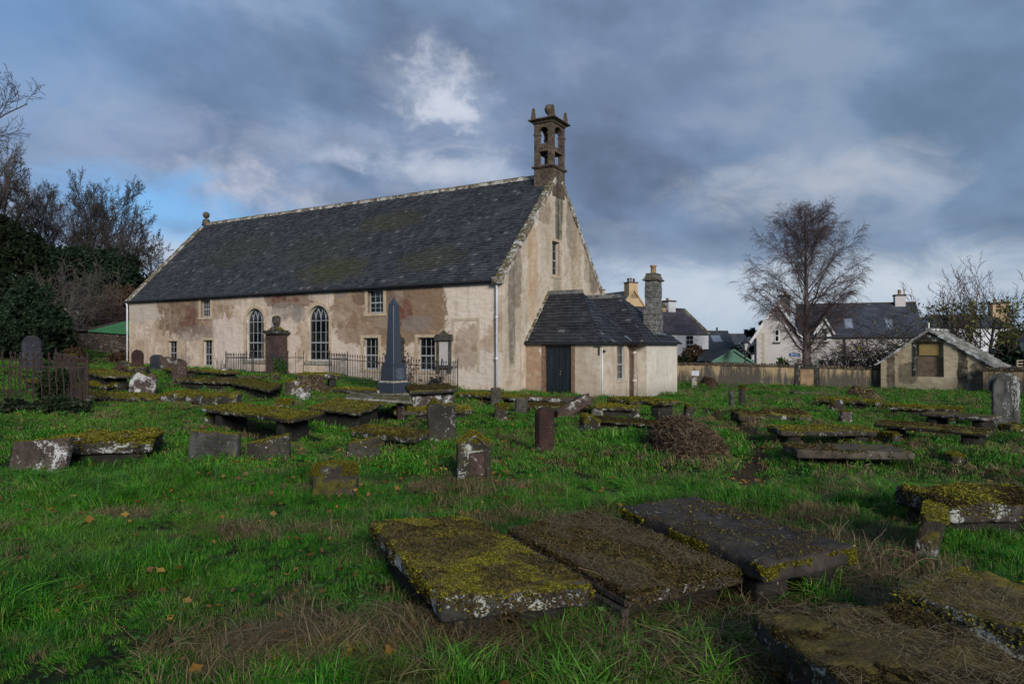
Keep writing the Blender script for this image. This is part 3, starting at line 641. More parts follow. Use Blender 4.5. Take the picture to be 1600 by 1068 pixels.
# roof slopes, ridge, copings
sl = math.hypot(W_/2+.16, ZR-ZE+.16*(ZR-ZE)/(W_/2)); up = (0, W_/2, ZR-ZE); ov = .16
roof = slates('roof', (-L_+.22, -ov, ZE-ov*(ZR-ZE)/(W_/2)+.05), (1, 0, 0), up, [(0, 0), (L_-.52, 0), (L_-.52, sl), (0, sl)], M['slate'], church, .175, .23, seed=3)
slates('roof', (-L_+.22, W_+ov, ZE-ov*(ZR-ZE)/(W_/2)+.05), (1, 0, 0), (0, -W_/2, ZR-ZE), [(0, 0), (L_-.52, 0), (L_-.52, sl), (0, sl)], M['slate'], church, .215, .28, seed=4)
rm = MB(); x = -L_+.1; i = 0
while x < -1.25:
    l_ = random.uniform(.55, .8); z = ZR+.03+random.uniform(-.012, .012); x1 = min(x+l_, -1.2)
    rm.add([(x, W_/2-.20, z-.15), (x, W_/2-.12, z+.03), (x, W_/2, z+.10), (x, W_/2+.12, z+.03), (x, W_/2+.20, z-.15), (x1-.012, W_/2-.20, z-.15), (x1-.012, W_/2-.12, z+.03), (x1-.012, W_/2, z+.10), (x1-.012, W_/2+.12, z+.03), (x1-.012, W_/2+.20, z-.15)],
           [(0,1,6,5), (1,2,7,6), (2,3,8,7), (3,4,9,8), (4,3,2,1,0), (5,6,7,8,9)]); x = x1
rm.build('ridge', M['coping'], roof)
def skew(x0, side, seed):
    mb = MB(); slv = Vector((0, W_/2*side, ZR-ZE)).normalized(); nrm = Vector((0, -(ZR-ZE)*side, W_/2)).normalized()
    s = -.22; tot = math.hypot(W_/2, ZR-ZE)-.42; r = random.Random(seed); y0 = 0 if side > 0 else W_
    while s < tot:
        l_ = min(r.uniform(.7, 1.15), tot-s); dd = r.uniform(-.015, .02); wv = r.uniform(-.015, .015)
        for_ = []
        for (t, hgt) in ((s, -.10), (s+l_-.012, -.10), (s+l_-.012, .13+dd), (s, .13+dd)):
            for_.append(Vector((0, y0, ZE))+slv*t+nrm*hgt)
        xs = (x0-.17, x0+.19+wv)
        mb.add([(xs[0], p.y, p.z) for p in for_]+[(xs[1], p.y, p.z) for p in for_], [(0,1,2,3), (7,6,5,4), (0,4,5,1), (1,5,6,2), (2,6,7,3), (3,7,4,0)]); s += l_
    mb.build('coping', M['coping'], church, bevel=.02)
skew(-.12, 1, 1); skew(-.12, -1, 2); skew(-L_+.12, 1, 3); skew(-L_+.12, -1, 4)
rough('skewputt', .46, .34, .32, M['coping'], church, .06, .02, .05, 5, loc=(-.14, -.14, 4.36)); rough('skewputt', .46, .34, .32, M['coping'], church, .06, .02, .05, 6, loc=(-.14, W_+.12, 4.36))
gt = MB().bar((-L_-.02, -.21, ZE-.13), (-.1, -.21, ZE-.09), .11, .09); gt.box(-L_, -.02, -.17, -.003, ZE-.2, ZE-.12); gt.build('gutter', M['gutter'], church)
pp = MB().tube([(-.2, -.20, ZE-.12), (-.2, -.12, ZE-.35), (-.2, -.12, .0)], .045, 10)
for z in (4.3, 2.95, 1.25): pp.lathe([(.06, 0), (.06, .1)], 10, (-.2, -.12, z))
pp.lathe([(.05, 0), (.10, .22), (.10, .25)], 10, (-.2, -.18, ZE-.28))
pp.build('downpipe', M['pipe'], church, True)
MB().tube([(-L_-.05, -.16, ZE-.16), (-L_-.05, -.10, ZE-.4), (-L_-.05, -.10, .3)], .05, 10).build('downpipe', M['pipe'], church, True)
# finial ball on the far gable
fb = MB().frustum(.42, .42, .28, .28, ZR-.1, ZR+.34, (-L_+.15, W_/2)); fb.lathe([(.06, .3), (.06, .40), (.12, .43), (.19, .50), (.225, .62), (.19, .74), (.11, .82), (.02, .85)], 12, (-L_+.15, W_/2, ZR)); fb.build('finial', M['belfry'], church, True)
# blocked openings left as raised margins
def margin(a0, a1, z0, z1, q=.13, cut=(0, 0), infill=None):
    s = MB(); s.box(a0-q, a0, -.014, .02, z0+cut[0], z1); s.box(a1, a1+q, -.014, .02, z0+cut[1], z1); s.box(a0-q, a1+q, -.016, .02, z1, z1+q)
    s.build('blocked_door', M['margin2'], church)
M['margin2'] = plain('limewashed_margin', (.43, .35, .26), .9, .12, 4, .3, streak=(.36, .28, .19))
margin(-2.42, -1.25, .72, 2.88, cut=(1.2, 0)); margin(-24.95, -24.1, .5, 2.72, cut=(0, 0))
# belfry on the near gable
bel = empty('belfry', (-.48, 5.13, 0)); bel.parent = church
BM = M['belfry']; wx, wy = .98, 1.30
b = MB(); b.frustum(wx, wy, wx, wy, 8.85, 10.20)
b.box(-wx/2-.02, wx/2+.01, -wy/2-.03, wy/2+.03, 9.28, 9.36)
b.frustum(wx+.1, wy+.1, wx+.22, wy+.22, 10.20, 10.27); b.frustum(wx+.22, wy+.22, wx+.06, wy+.06, 10.27, 10.36)
b.build('base', BM, bel)
# stone frame on each face: corner piers, sill rail, arched heads
fr = MB(); zb, zt_ = 10.36, 12.32; pr = .245
for sx in (-1, 1):
    for sy in (-1, 1):
        cx, cy = sx*(wx/2-pr/2), sy*(wy/2-pr/2); fr.box(cx-pr/2, cx+pr/2, cy-pr/2, cy+pr/2, zb, zt_)
        fr.box(cx-pr/2-.03, cx+pr/2+.03, cy-pr/2-.03, cy+pr/2+.03, 11.78, 11.86)
def archhead(axis, sgn, half, z0, z1, dep, pos):
    n = 10; zc = z0+.02
    for k in range(n):
        t0, t1 = math.pi*k/n, math.pi*(k+1)/n
        P = [(half*math.cos(t0), zc+half*math.sin(t0)), (half*math.cos(t0), z1), (half*math.cos(t1), z1), (half*math.cos(t1), zc+half*math.sin(t1))]
        V = [(p[0], pos+o_, p[1]) if axis == 'x' else (pos+o_, p[0], p[1]) for o_ in (-dep/2, dep/2) for p in P]
        fr.add(V, [(0,1,2,3), (7,6,5,4), (0,4,5,1), (1,5,6,2), (2,6,7,3), (3,7,4,0)])
for s in (-1, 1):
    hx = wx/2-pr; hy_ = wy/2-pr
    fr.box(-hx, hx, s*(wy/2-pr/2)-pr/2+.01, s*(wy/2-pr/2)+pr/2-.01, 11.00, 11.36)
    archhead('x', s, hx, 11.88, zt_, pr-.02, s*(wy/2-pr/2))
    # long faces have a middle pier and twin arches
    xp = s*(wx/2-pr/2)
    fr.box(xp-pr/2+.01, xp+pr/2-.01, -hy_, hy_, 10.98, 11.20)
    archhead('y', s, hy_, 11.80, zt_, pr-.02, xp)
fr.build('arcade', BM, bel)
cp = MB(); cp.frustum(wx+.04, wy+.04, wx+.10, wy+.10, 12.32, 12.40); cp.frustum(wx+.16, wy+.16, wx+.40, wy+.40, 12.40, 12.47); cp.frustum(wx+.46, wy+.46, wx+.40, wy+.40, 12.47, 12.53); cp.frustum(wx+.3, wy+.3, .35, .35, 12.53, 12.72)
cp.build('cornice', BM, bel)
zq = 12.33
for s_ in (-1, 1):
    dn = MB()
    for k in range(9): x = -wx/2+wx*(k+.5)/9; dn.box(x-.03, x+.03, *sorted((s_*(wy/2+.021), s_*(wy/2+.075))), zq, zq+.06)
    dn.build('dentil_course', BM, bel); dn = MB()
    for k in range(12): y = -wy/2+wy*(k+.5)/12; dn.box(*sorted((s_*(wx/2+.021), s_*(wx/2+.075))), y-.03, y+.03, zq, zq+.06)
    dn.build('dentil_course', BM, bel)
for sx in (-1, 1):
    for sy in (-1, 1): MB().frustum(.21, .21, .09, .09, 12.50, 13.08, (sx*(wx/2+.02), sy*(wy/2+.02))).build('pinnacle', BM, bel)
MB().lathe([(.18, 12.68), (.11, 12.80), (.10, 12.90), (.18, 12.96), (.24, 13.10), (.24, 13.2), (.18, 13.32), (.05, 13.38)], 14).build('ball', BM, bel, True)
bl = MB().lathe([(.02, 11.62), (.10, 11.60), (.15, 11.5), (.17, 11.32), (.22, 11.2), (.21, 11.19)], 16); bl.box(-.03, .03, -.5, .5, 11.62, 11.70); bl.bar((-.1, .2, 11.6), (.1, .35, 10.7), .03); bl.build('bell', M['iron'], bel, True)
MB().tube([(.02, 5.55-.5, 10.2), (.03, 5.05, 9.3), (.035, 5.05, 6.8)], .014, 6).build('bell_rope_pipe', M['gutter'], church)
# ---------------------------------------------------------------- porch and vestry against the gable
B0 = 1.99; A1 = 3.47; B1 = B0+3.50; A2 = 4.23; B2 = B1+4.57; ZP = 2.00
pw = MB(); outline = [(0, B0), (A1, B0), (A1, B1), (A2, B1), (A2, B2), (0, B2)]
n = len(outline); V = [(a, b_, -1.3) for a, b_ in outline]+[(a, b_, ZP) for a, b_ in outline]
pw.add(V, [tuple(range(n))[::-1], tuple(range(n, 2*n))]+[(i, (i+1) % n, (i+1) % n+n, i+n) for i in range(n)])
pwo = pw.build('porch_wall', M['wall_porch'], church); pwo.data.materials.append(M['wall_white'])
d0, d1, dz0, dz1 = .95, 2.18, -.30, 1.83
c1 = MB().box(d0, d1, B0-.5, B0+.22, -1.35, dz1).build('cut', M['glass']); c1.location = (*C0, 0); c1.rotation_euler = (0, 0, -TH)
s0, s1 = B0+1.90, B0+2.72
c2 = MB().box(A1-.16, A1+.5, s0, s1, .34, 1.84).build('cut', M['glass']); c2.location = (*C0, 0); c2.rotation_euler = (0, 0, -TH)
bpy.context.view_layer.update(); boolcut(pwo, [c1, c2])
if len(pwo.data.materials) < 2: pwo.data.materials.append(M['wall_white'])
for p in pwo.data.polygons:
    p.material_index = 1 if (p.normal.x > .5 and p.center.x > A2-.02) else 0
ds = MB(); ds.box(d0-.17, d0, B0-.02, B0+.14, -1.0, dz1); ds.box(d1, d1+.17, B0-.02, B0+.14, -1.0, dz1); ds.box(d0-.17, d1+.17, B0-.022, B0+.14, dz1, dz1+.13)
M['brownstone'] = plain('brown_sandstone_margin', (.17, .105, .065), .85, .3, 6, .4)
dr = MB(); mid = (d0+d1)/2
for xa, xb in ((d0+.01, mid-.006), (mid+.006, d1-.01)):
    dr.box(xa, xb, B0+.10, B0+.15, -.9, dz1-.01)
    k = 4
    for q in range(k):
        qa = xa+(xb-xa)*q/k+.006; dr.box(qa, xa+(xb-xa)*(q+1)/k-.006, B0+.088, B0+.099, -.9, dz1-.03)
door = dr.build('door', M['door'], church); ds.build('door_surround', M['brownstone'], door)
hd = MB().lathe([(.028, 0), (.028, .06), (.01, .08)], 10); h_ = hd.build('handle', M['brass'], door, True, loc=(mid+.07, B0+.085, .62)); h_.rotation_euler = (math.radians(90), 0, 0)
MB().box(mid+.05, mid+.09, B0+.075, B0+.087, .70, .78).build('keyplate', M['brass'], door)
sw = sash(church, -.41, .41, .34, 1.84, 2, 0, y=.06, surround=False); sw.location = (A1, (s0+s1)/2, 0); sw.rotation_euler = (0, 0, math.radians(90))
ss_ = MB(); q = .14; ss_.box(A1-.05, A1+.012, s0-q, s0, .34, 1.84); ss_.box(A1-.05, A1+.012, s1, s1+q, .34, 1.84); ss_.box(A1-.05, A1+.014, s0-q, s1+q, 1.84, 1.96); ss_.box(A1-.05, A1+.03, s0-q-.02, s1+q+.02, .22, .337)
ss_.build('window_surround', M['margin2'], church)
# porch roof (hipped) and vestry roof (hipped)
ZRP = 4.27; o_ = .14
def hip(front_b, back_b, a_end, ridge_a, seed):
    mb_ = (front_b+back_b)/2; ze = ZP-.03; hd_ = mb_-front_b+o_; rise = ZRP-ze
    slf = math.hypot(hd_, rise); ua = a_end+o_
    slates('porch_roof', (0, front_b-o_, ze), (1, 0, 0), (0, hd_, rise), [(0, 0), (ua, 0), (ridge_a, slf), (0, slf)], M['slate2'], church, .19, .26, seed=seed)
    slates('porch_roof', (0, back_b+o_, ze), (1, 0, 0), (0, -hd_, rise), [(0, 0), (ua, 0), (ridge_a, slf), (0, slf)], M['slate2'], church, .19, .26, seed=seed+1)
    hx = ua-ridge_a; slh = math.hypot(hx, rise); wd = back_b-front_b+2*o_
    slates('porch_roof', (ua, front_b-o_, ze), (0, 1, 0), (-hx, 0, rise), [(0, 0), (wd, 0), (wd/2, slh)], M['slate2'], church, .19, .26, seed=seed+2)
    rr_ = MB(); x = 0
    while x < ridge_a-.05:
        x1 = min(x+.5, ridge_a+.1); rr_.add([(x, mb_-.16, ZRP-.10), (x, mb_, ZRP+.10), (x, mb_+.16, ZRP-.10), (x1-.01, mb_-.16, ZRP-.10), (x1-.01, mb_, ZRP+.10), (x1-.01, mb_+.16, ZRP-.10)], [(0,1,4,3), (1,2,5,4), (2,1,0), (3,4,5)]); x = x1
    rr_.build('porch_ridge', M['chimney'], church)
hip(B0, B1+.62, A1, 1.66, 20); hip(B1-.55, B2, A2, 2.15, 30)
pg = MB(); ze = ZP-.06
pg.bar((0, B0-o_-.03, ze), (A1+o_+.03, B0-o_-.03, ze), .08, .08); pg.bar((A1+o_+.03, B0-o_, ze), (A1+o_+.03, B1-.5, ze), .08, .08); pg.bar((A2+o_+.03, B1-.6, ze), (A2+o_+.03, B2+o_, ze), .08, .08); pg.bar((A1+o_, B1-.62, ze), (A2+o_+.03, B1-.62, ze), .08, .08)
pg.build('porch_gutter', M['gutter'], church)
# roof slope of the porch gives onto the gable skew
MB().bar((.05, B0-.12, ZP+.02), (.05, (B0+B1+.62)/2, ZRP+.02), .14, .10).build('flashing', M['coping'], church)
MB().bar((A1-.9, B1-.25, 2.75), (A1+.35, B1-.55, 2.02), .22, .03).build('valley_lead', M['lead'], church)
rp = MB().tube([(A1+.50, B1-.16, 2.34), (A1+.46, B1-.18, 1.98), (A1+.27, B1-.17, 1.80), (A1+.26, B1-.16, 1.58), (A1+.26, B1-.16, -.7)], [.095, .09, .085, .082, .082], 12)
rp.lathe([(.10, 0), (.10, .12)], 12, (A1+.26, B1-.16, 1.45)); rp.lathe([(.10, 0), (.10, .12)], 12, (A1+.26, B1-.16, .2)); rp.build('porch_drainpipe', M['pipe_rust'], church, True)
rp = MB().tube([(A1+.10, B1-.20, 2.0), (A1+.10, B1-.20, 1.6), (A1+.10, B1-.20, -.6)], .028, 8)
rp.build('porch_drainpipe', M.setdefault('rustpipe', plain('rust_brown_pipe', (.16, .075, .04), .8, .3, 8, .2)), church, True)
tp = MB().tube([(A1+.04, B0+.16, 1.75), (A1+.04, B0+.16, -.5)], .03, 8); tp.build('porch_drainpipe', M['pipe'], church, True)
br = MB().box(A1-.22, A1+.12, B0-.05, B0-.02, 1.78, 1.81); br.box(A1-.02, A1+.015, B0-.06, B0-.02, 1.45, 1.80); br.tube([(A1+.05, B0+.2, 1.6), (A1+.15, B0+.2, 1.6)], .06, 10); br.build('wall_bracket', M['iron'], church)
# vestry chimney
chx, chy = A2-.42, B1+2.15
ch = MB(); zc = 2.0
rr = random.Random(4)
for k in range(11):
    z1_ = zc+.265; wv = 1.02 if zc < 3.35 else .86; dv = .62 if zc < 3.35 else .56; j1 = rr.uniform(-.012, .012)
    cut = rr.uniform(-.15, .2)
    ch.box(-dv/2-j1, dv/2+j1, -wv/2-j1, cut-.006, zc, z1_-.008); ch.box(-dv/2+.003, dv/2-.003+j1, cut+.006, wv/2+j1*.5, zc, z1_-.008); zc = z1_
cho = ch.build('chimney', M['chimney'], church, loc=(chx, chy, 0), bevel=.012)
cc = MB().frustum(.72, 1.04, .78, 1.10, zc, zc+.08); cc.frustum(.66, .98, .50, .74, zc+.08, zc+.30); cc.frustum(.54, .80, .50, .74, zc+.30, zc+.37)
M['moss_cap'] = stone('mossy_chimney_cap', (.09, .085, .075), (.15, .14, .12), .8, .15)
cc.build('chimney_cap', M['moss_cap'], cho, bevel=.02); MB().box(-.34, .34, -.54, -.02, 3.30, 3.36).build('ledge', M['moss_cap'], cho)
MB().lathe([(.15, zc+.3), (.15, zc+.34), (.13, zc+.36), (.125, zc+.68), (.16, zc+.70), (.16, zc+.76), (.12, zc+.76), (.12, zc+.5)], 16).build('chimney_pot', M['terra'], cho, True)
MB().box(-.42, .44, -.58, .58, 2.35, 2.41).build('flashing', M['lead'], cho)
# clutter on the wall: fixed inscription tablets are things of their own
def onwall(name, a, z, label, cat): return empty(name, (*CW(a, 0), z), -TH, label, cat)
t = onwall('wall_memorial', -2.92, 0, 'pale marble wall tablet under a scrolled stone pediment right of the last church window', 'memorial')
mb = MB().box(-.36, -.26, -.10, 0, .95, 2.06); mb.box(.26, .36, -.10, 0, .95, 2.06); mb.box(-.26, .26, -.07, 0, .95, 1.0); mb.build('frame', M['stone_grey'], t)
MB().box(-.26, .26, -.06, -.002, 1.0, 2.02).build('tablet', M['marble'], t)
mb = MB().box(-.47, .47, -.18, 0, 2.06, 2.13); mb.box(-.44, .44, -.15, 0, 2.13, 2.18)
mb.prism([(-.46, 2.18), (.46, 2.18), (.44, 2.30), (.33, 2.33), (.22, 2.30), (.10, 2.42), (0, 2.50), (-.10, 2.42), (-.22, 2.30), (-.33, 2.33), (-.44, 2.30)], -.13, -.01); mb.build('pediment', M['stone_grey'], t)
mb = MB().box(-.42, .42, -.16, 0, .86, .95); mb.box(-.36, -.24, -.13, 0, .66, .86); mb.box(.24, .36, -.13, 0, .66, .86); mb.build('shelf', M['stone_grey'], t)
t = onwall('wall_memorial', -5.42, 0, 'narrow brown wall memorial half hidden behind the granite obelisk', 'memorial')
MB().box(-.26, .26, -.09, 0, .6, 2.0).build('tablet', M['stone_grey'], t)
mb = MB().box(-.33, .33, -.15, 0, 2.0, 2.07); mb.prism([(-.30, 2.07), (.30, 2.07), (.26, 2.2), (.12, 2.22), (.09, 2.36), (-.09, 2.36), (-.12, 2.22), (-.26, 2.2)], -.12, -.01); mb.build('pediment', M['stone_grey'], t)
t = onwall('urn_monument', -13.12, 0, 'tall red sandstone monument topped by an urn between the two arched windows', 'monument')
M['redstone'] = stone('red_monument_stone', (.050, .032, .031), (.085, .052, .048), .15, .04, grit=.5)
MB().box(-.52, .52, -.62, -.12, .0, 2.42).build('pillar', M['redstone'], t, bevel=.015)
MB().box(-.60, .60, -.70, -.10, -.2, .55).build('base', M['redstone'], t, bevel=.015)
mb = MB().box(-.66, .66, -.76, -.06, 2.42, 2.52); mb.box(-.58, .58, -.68, -.10, 2.52, 2.60); mb.frustum(.84, .42, .36, .26, 2.60, 2.78, (0, -.38)); mb.build('cornice', M['stone_dark'], t)
MB().lathe([(.14, 2.76), (.07, 2.82), (.08, 2.88), (.17, 2.95), (.20, 3.05), (.20, 3.24), (.17, 3.28), (.17, 3.31), (.08, 3.35)], 14, (0, -.38, 0)).build('urn', M['stone_dark'], t, True)
# ---------------------------------------------------------------- graves
MOSS_SPOTS = []
def mossbits(parent, L, w, z, n, mat, seed, cover=.5, size=(.006, .013), z1=None, edge=.35, fray=.012):
    """small moss cushions and needles lying over the top and edges of a slab"""
    rs = np.random.RandomState(seed); m = n*3
    x = rs.uniform(-L/2-fray, L/2+fray, m); y = rs.uniform(-w/2-fray, w/2+fray, m)
    keep = fbm(v3(x*2.3+seed, y*2.3), 4, seed)*1.6+edge*(np.maximum(np.abs(x)/(L/2), np.abs(y)/(w/2))**6) > (.5-cover)
    x, y = x[keep][:n], y[keep][:n]; m = len(x)
    ex = np.maximum(np.abs(x)-(L/2-.03), 0); ey = np.maximum(np.abs(y)-(w/2-.03), 0)
    zz = z+.004+np.maximum(fbm(v3(x*9+seed, y*9), 3, seed+3), 0)*.030-np.minimum((np.hypot(ex, ey)/.035)**2*.05, .10)*rs.rand(m)**.7*(1+fbm(v3(x*4+9, y*4), 2, 5)*1.5)
    return leaves('moss', np.stack([x, y, zz], -1), size, mat, rs, parent, flat=.55)
def leaves(name, P, size, mat, rs, parent=None, flat=0.0, aspect=1.6, loc=None, rz=None, tri=False):
    """one quad per leaf, each turned its own way"""
    n = len(P); s = rs.uniform(size[0], size[1], n)[:, None]
    nrm = rs.normal(size=(n, 3)); nrm[:, 2] = np.abs(nrm[:, 2])+flat*3; nrm /= np.linalg.norm(nrm, axis=1, keepdims=True)
    t = rs.normal(size=(n, 3)); t -= nrm*(t*nrm).sum(1, keepdims=True); t /= np.linalg.norm(t, axis=1, keepdims=True); b = np.cross(nrm, t)
    a, c = t*s*aspect, b*s
    V = np.stack([P-a, P-c*.8+nrm*s*.15, P+a, P+c*.8+nrm*s*.15], 1).reshape(-1, 3)
    Fc = np.arange(n)[:, None]*4+np.array([0, 1, 2, 3])
    o = mk(name, V, Fc, mat, parent, False, {'rnd': rs.rand(n)}, loc, rz)
    o['kind'] = 'stuff' if name in ('moss', 'leaf_litter', 'fallen_leaves', 'ivy_cover') else o.get('kind', '')
    if o['kind'] == '': del o['kind']
    return o
SLABS = 'flat table tombs lying across the churchyard grass'; HEADS = 'old headstones standing in the churchyard'
def mossify(o, n, size, mat, seed=1, side=.25, zmin=.0, cover=.5):
    me = o.data; m = len(me.polygons); c = np.empty(m*3); me.polygons.foreach_get('center', c); c = c.reshape(-1, 3); nr = np.empty(m*3); me.polygons.foreach_get('normal', nr); nr = nr.reshape(-1, 3); ar = np.empty(m); me.polygons.foreach_get('area', ar)
    zt = c[:, 2].max(); wt = ar*np.where(nr[:, 2] > .35, 1.0 if side < 30 else .10, np.where((nr[:, 2] > -.3) & (c[:, 2] > zt-.16), side, 0))*(c[:, 2] > zmin)
    rs = np.random.RandomState(seed+500); idx = rs.choice(m, n, p=wt/wt.sum()); vi = [me.polygons[int(i)].vertices for i in idx]; co_ = np.empty(len(me.vertices)*3); me.vertices.foreach_get('co', co_); co_ = co_.reshape(-1, 3)
    q = np.array([list(v)[:4] for v in vi]); a, b = rs.rand(n, 1), rs.rand(n, 1); P = (co_[q[:, 0]]*(1-a)+co_[q[:, 1]]*a)*(1-b)+(co_[q[:, 3]]*(1-a)+co_[q[:, 2]]*a)*b+nr[idx]*.006
    k = fbm(P*5+seed, 4, seed)*1.5+.35*nr[idx][:, 2] > .5-cover; P = P[k]
    mo = leaves('moss', P, size, mat, rs, o, flat=.3); return mo
def needles(parent, L, w, z, n, mat, seed, cover=.5):
    rs = np.random.RandomState(seed); x = rs.uniform(-L/2, L/2, n); y = rs.uniform(-w/2, w/2, n); k = fbm(v3(x*2.7+seed, y*2.7), 3, seed+8)*1.6 > .5-cover; x, y = x[k], y[k]; n = len(x)
    a = rs.uniform(0, 6.28, n); s = rs.uniform(.015, .05, n); wd = rs.uniform(.0008, .0017, n); d = np.stack([np.cos(a), np.sin(a), rs.normal(size=n)*.12], -1); sd = np.stack([-np.sin(a), np.cos(a), np.zeros(n)], -1)*wd[:, None]
    P = np.stack([x, y, z+.012+rs.uniform(0, .018, n)], -1); V = np.stack([P-d*s[:, None]-sd, P-d*s[:, None]+sd, P+d*s[:, None]+sd, P+d*s[:, None]-sd], 1).reshape(-1, 3)
    o = mk('needles', V, np.arange(n)[:, None]*4+np.array([0, 1, 2, 3]), mat, parent, False, {'rnd': rs.rand(n)}); o['kind'] = 'stuff'; return o
def quadfit(root, L, w, C):
    """settle a slab and all it carries onto a slightly skewed quadrilateral outline"""
    for ch in [c for r in root.children for c in (r, *r.children)]:
        off = np.array(ch.location)+(np.array(ch.parent.location) if ch.parent is not root else 0)
        me = ch.data; co_ = np.empty(len(me.vertices)*3); me.vertices.foreach_get('co', co_); co_ = co_.reshape(-1, 3); p = co_+off; s, t = p[:, 0:1]/L+.5, p[:, 1:2]/w+.5
        p[:, :2] = (C[0]*(1-s)+C[1]*s)*(1-t)+(C[3]*(1-s)+C[2]*s)*t; me.vertices.foreach_set('co', p.ravel().astype(np.float32)); me.update()
    for ch in [c for r in root.children for c in (r, *r.children)]: ch.location = (0, 0, 0)
ns = [0]; QUADS = {}
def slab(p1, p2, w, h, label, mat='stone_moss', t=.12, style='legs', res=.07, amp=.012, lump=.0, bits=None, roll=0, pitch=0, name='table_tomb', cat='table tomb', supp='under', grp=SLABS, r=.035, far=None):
    ns[0] += 1; sd = ns[0]
    mx_ = ((p1[0]+p2[0])/2, (p1[1]+p2[1])/2); gx, gy = at(mx_[0], mx_[1], h); gz = float(base_h(gx, gy))
    for _ in range(4):
        zt = gz+h; a = onplane(*p1, zt); b = onplane(*p2, zt); u = (b-a); L = np.linalg.norm(u); u /= L; v = np.array([-u[1], u[0]])
        if v[1] < 0: v = -v
        if isinstance(w, tuple): c = onplane(*w, zt); ww = float(np.dot(c-b, v))
        else: ww = w or 1
        if far:
            c, d_ = onplane(*far[1], zt), onplane(*far[0], zt); uu = (b-a)+(c-d_); vv = (d_-a)+(c-b); u = uu/np.linalg.norm(uu)+np.array([vv[1], -vv[0]])/np.linalg.norm(vv)*1.3
            u /= np.linalg.norm(u); v = np.array([-u[1], u[0]]); L = float(np.dot(uu, u)/2); ww = float(np.dot(vv, v)/2); ctr = (a+b+c+d_)/4
        elif isinstance(w, tuple): ctr = (a+c)/2
        else: ctr = (a+b)/2+v*ww/2
        gz = float(base_h(*ctr))
    yaw = math.atan2(u[1], u[0])
    root = empty(name, (*ctr, gz), yaw, label, cat, grp)
    s = rough('slab', L, ww, t, M[mat], root, res, amp, min(r, t*.3), sd, loc=(0, 0, h-t), lump=lump)
    s.rotation_euler = (math.radians(roll), math.radians(pitch), 0)
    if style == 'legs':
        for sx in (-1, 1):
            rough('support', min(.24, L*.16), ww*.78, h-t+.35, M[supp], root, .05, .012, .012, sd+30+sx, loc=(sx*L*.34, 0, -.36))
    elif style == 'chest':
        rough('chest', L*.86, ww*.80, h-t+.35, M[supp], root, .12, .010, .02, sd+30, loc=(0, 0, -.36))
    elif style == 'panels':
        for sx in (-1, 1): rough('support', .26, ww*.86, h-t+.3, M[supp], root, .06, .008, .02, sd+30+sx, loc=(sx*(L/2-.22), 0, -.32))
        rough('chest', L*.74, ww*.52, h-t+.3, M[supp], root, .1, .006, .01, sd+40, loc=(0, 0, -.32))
    if bits: mossbits(root, L, ww, h, bits[0], M[bits[1]], sd, bits[2], *(bits[3:]))
    if (ctr[1] < 34 and mat.startswith('stone_moss') and not far) or mat == 'stone_dark': mossify(s, 4500 if not bits else 6000, (.006, .012) if ctr[1] < 9 else (.009, .018) if ctr[1] < 16 else (.012, .024), M['mossbit' if sd % 3 else 'mossbit_b'], sd, .45, cover=.5 if mat != 'stone_dark' else .3)
    root['_q'] = 0; del root['_q']; QUADS[root.name] = None
    if isinstance(w, tuple) and not far: d_ = a+(c-b); far = 1
    if far:
        cs, sn = math.cos(yaw), math.sin(yaw); QUADS[root.name] = [np.array([(q[0]-ctr[0])*cs+(q[1]-ctr[1])*sn, -(q[0]-ctr[0])*sn+(q[1]-ctr[1])*cs]) for q in (a, b, c, d_)]
    if far == 1: quadfit(root, L, ww, QUADS[root.name])
    EXCL.append((ctr[0], ctr[1], u[0], u[1], L/2-.03 if h-t > .12 else L/2+.02, ww/2-.03 if h-t > .12 else ww/2+.02))
    return root, L, ww
def shape(kind, w, h):
    hw = w/2
    return {'flat': lambda x: h-.015*abs(math.sin(x*9)), 'arch': lambda x: h-hw+math.sqrt(max(0, hw*hw-min(abs(x), hw)**2)),
            'low': lambda x: h-.35*w*(min(1, abs(x)/hw))**2.4, 'gable': lambda x: h-.75*max(0, abs(x)-hw*.12),
            'slant': lambda x: h-(hw-x)*.22, 'slantl': lambda x: h-(hw+x)*.22, 'shoulder': lambda x: h-(0 if abs(x) < hw*.62 else .14*h),
            'ogee': lambda x: h-.16*(abs(x)/hw)**.8-.03*math.cos(abs(x)/hw*6.3), 'worn': lambda x: h-.12*abs(math.sin(x*7+1))-.08*(abs(x)/hw)**2,
            'chamfer': lambda x: h-max(0, abs(x)-hw*.45)*.8}[kind]
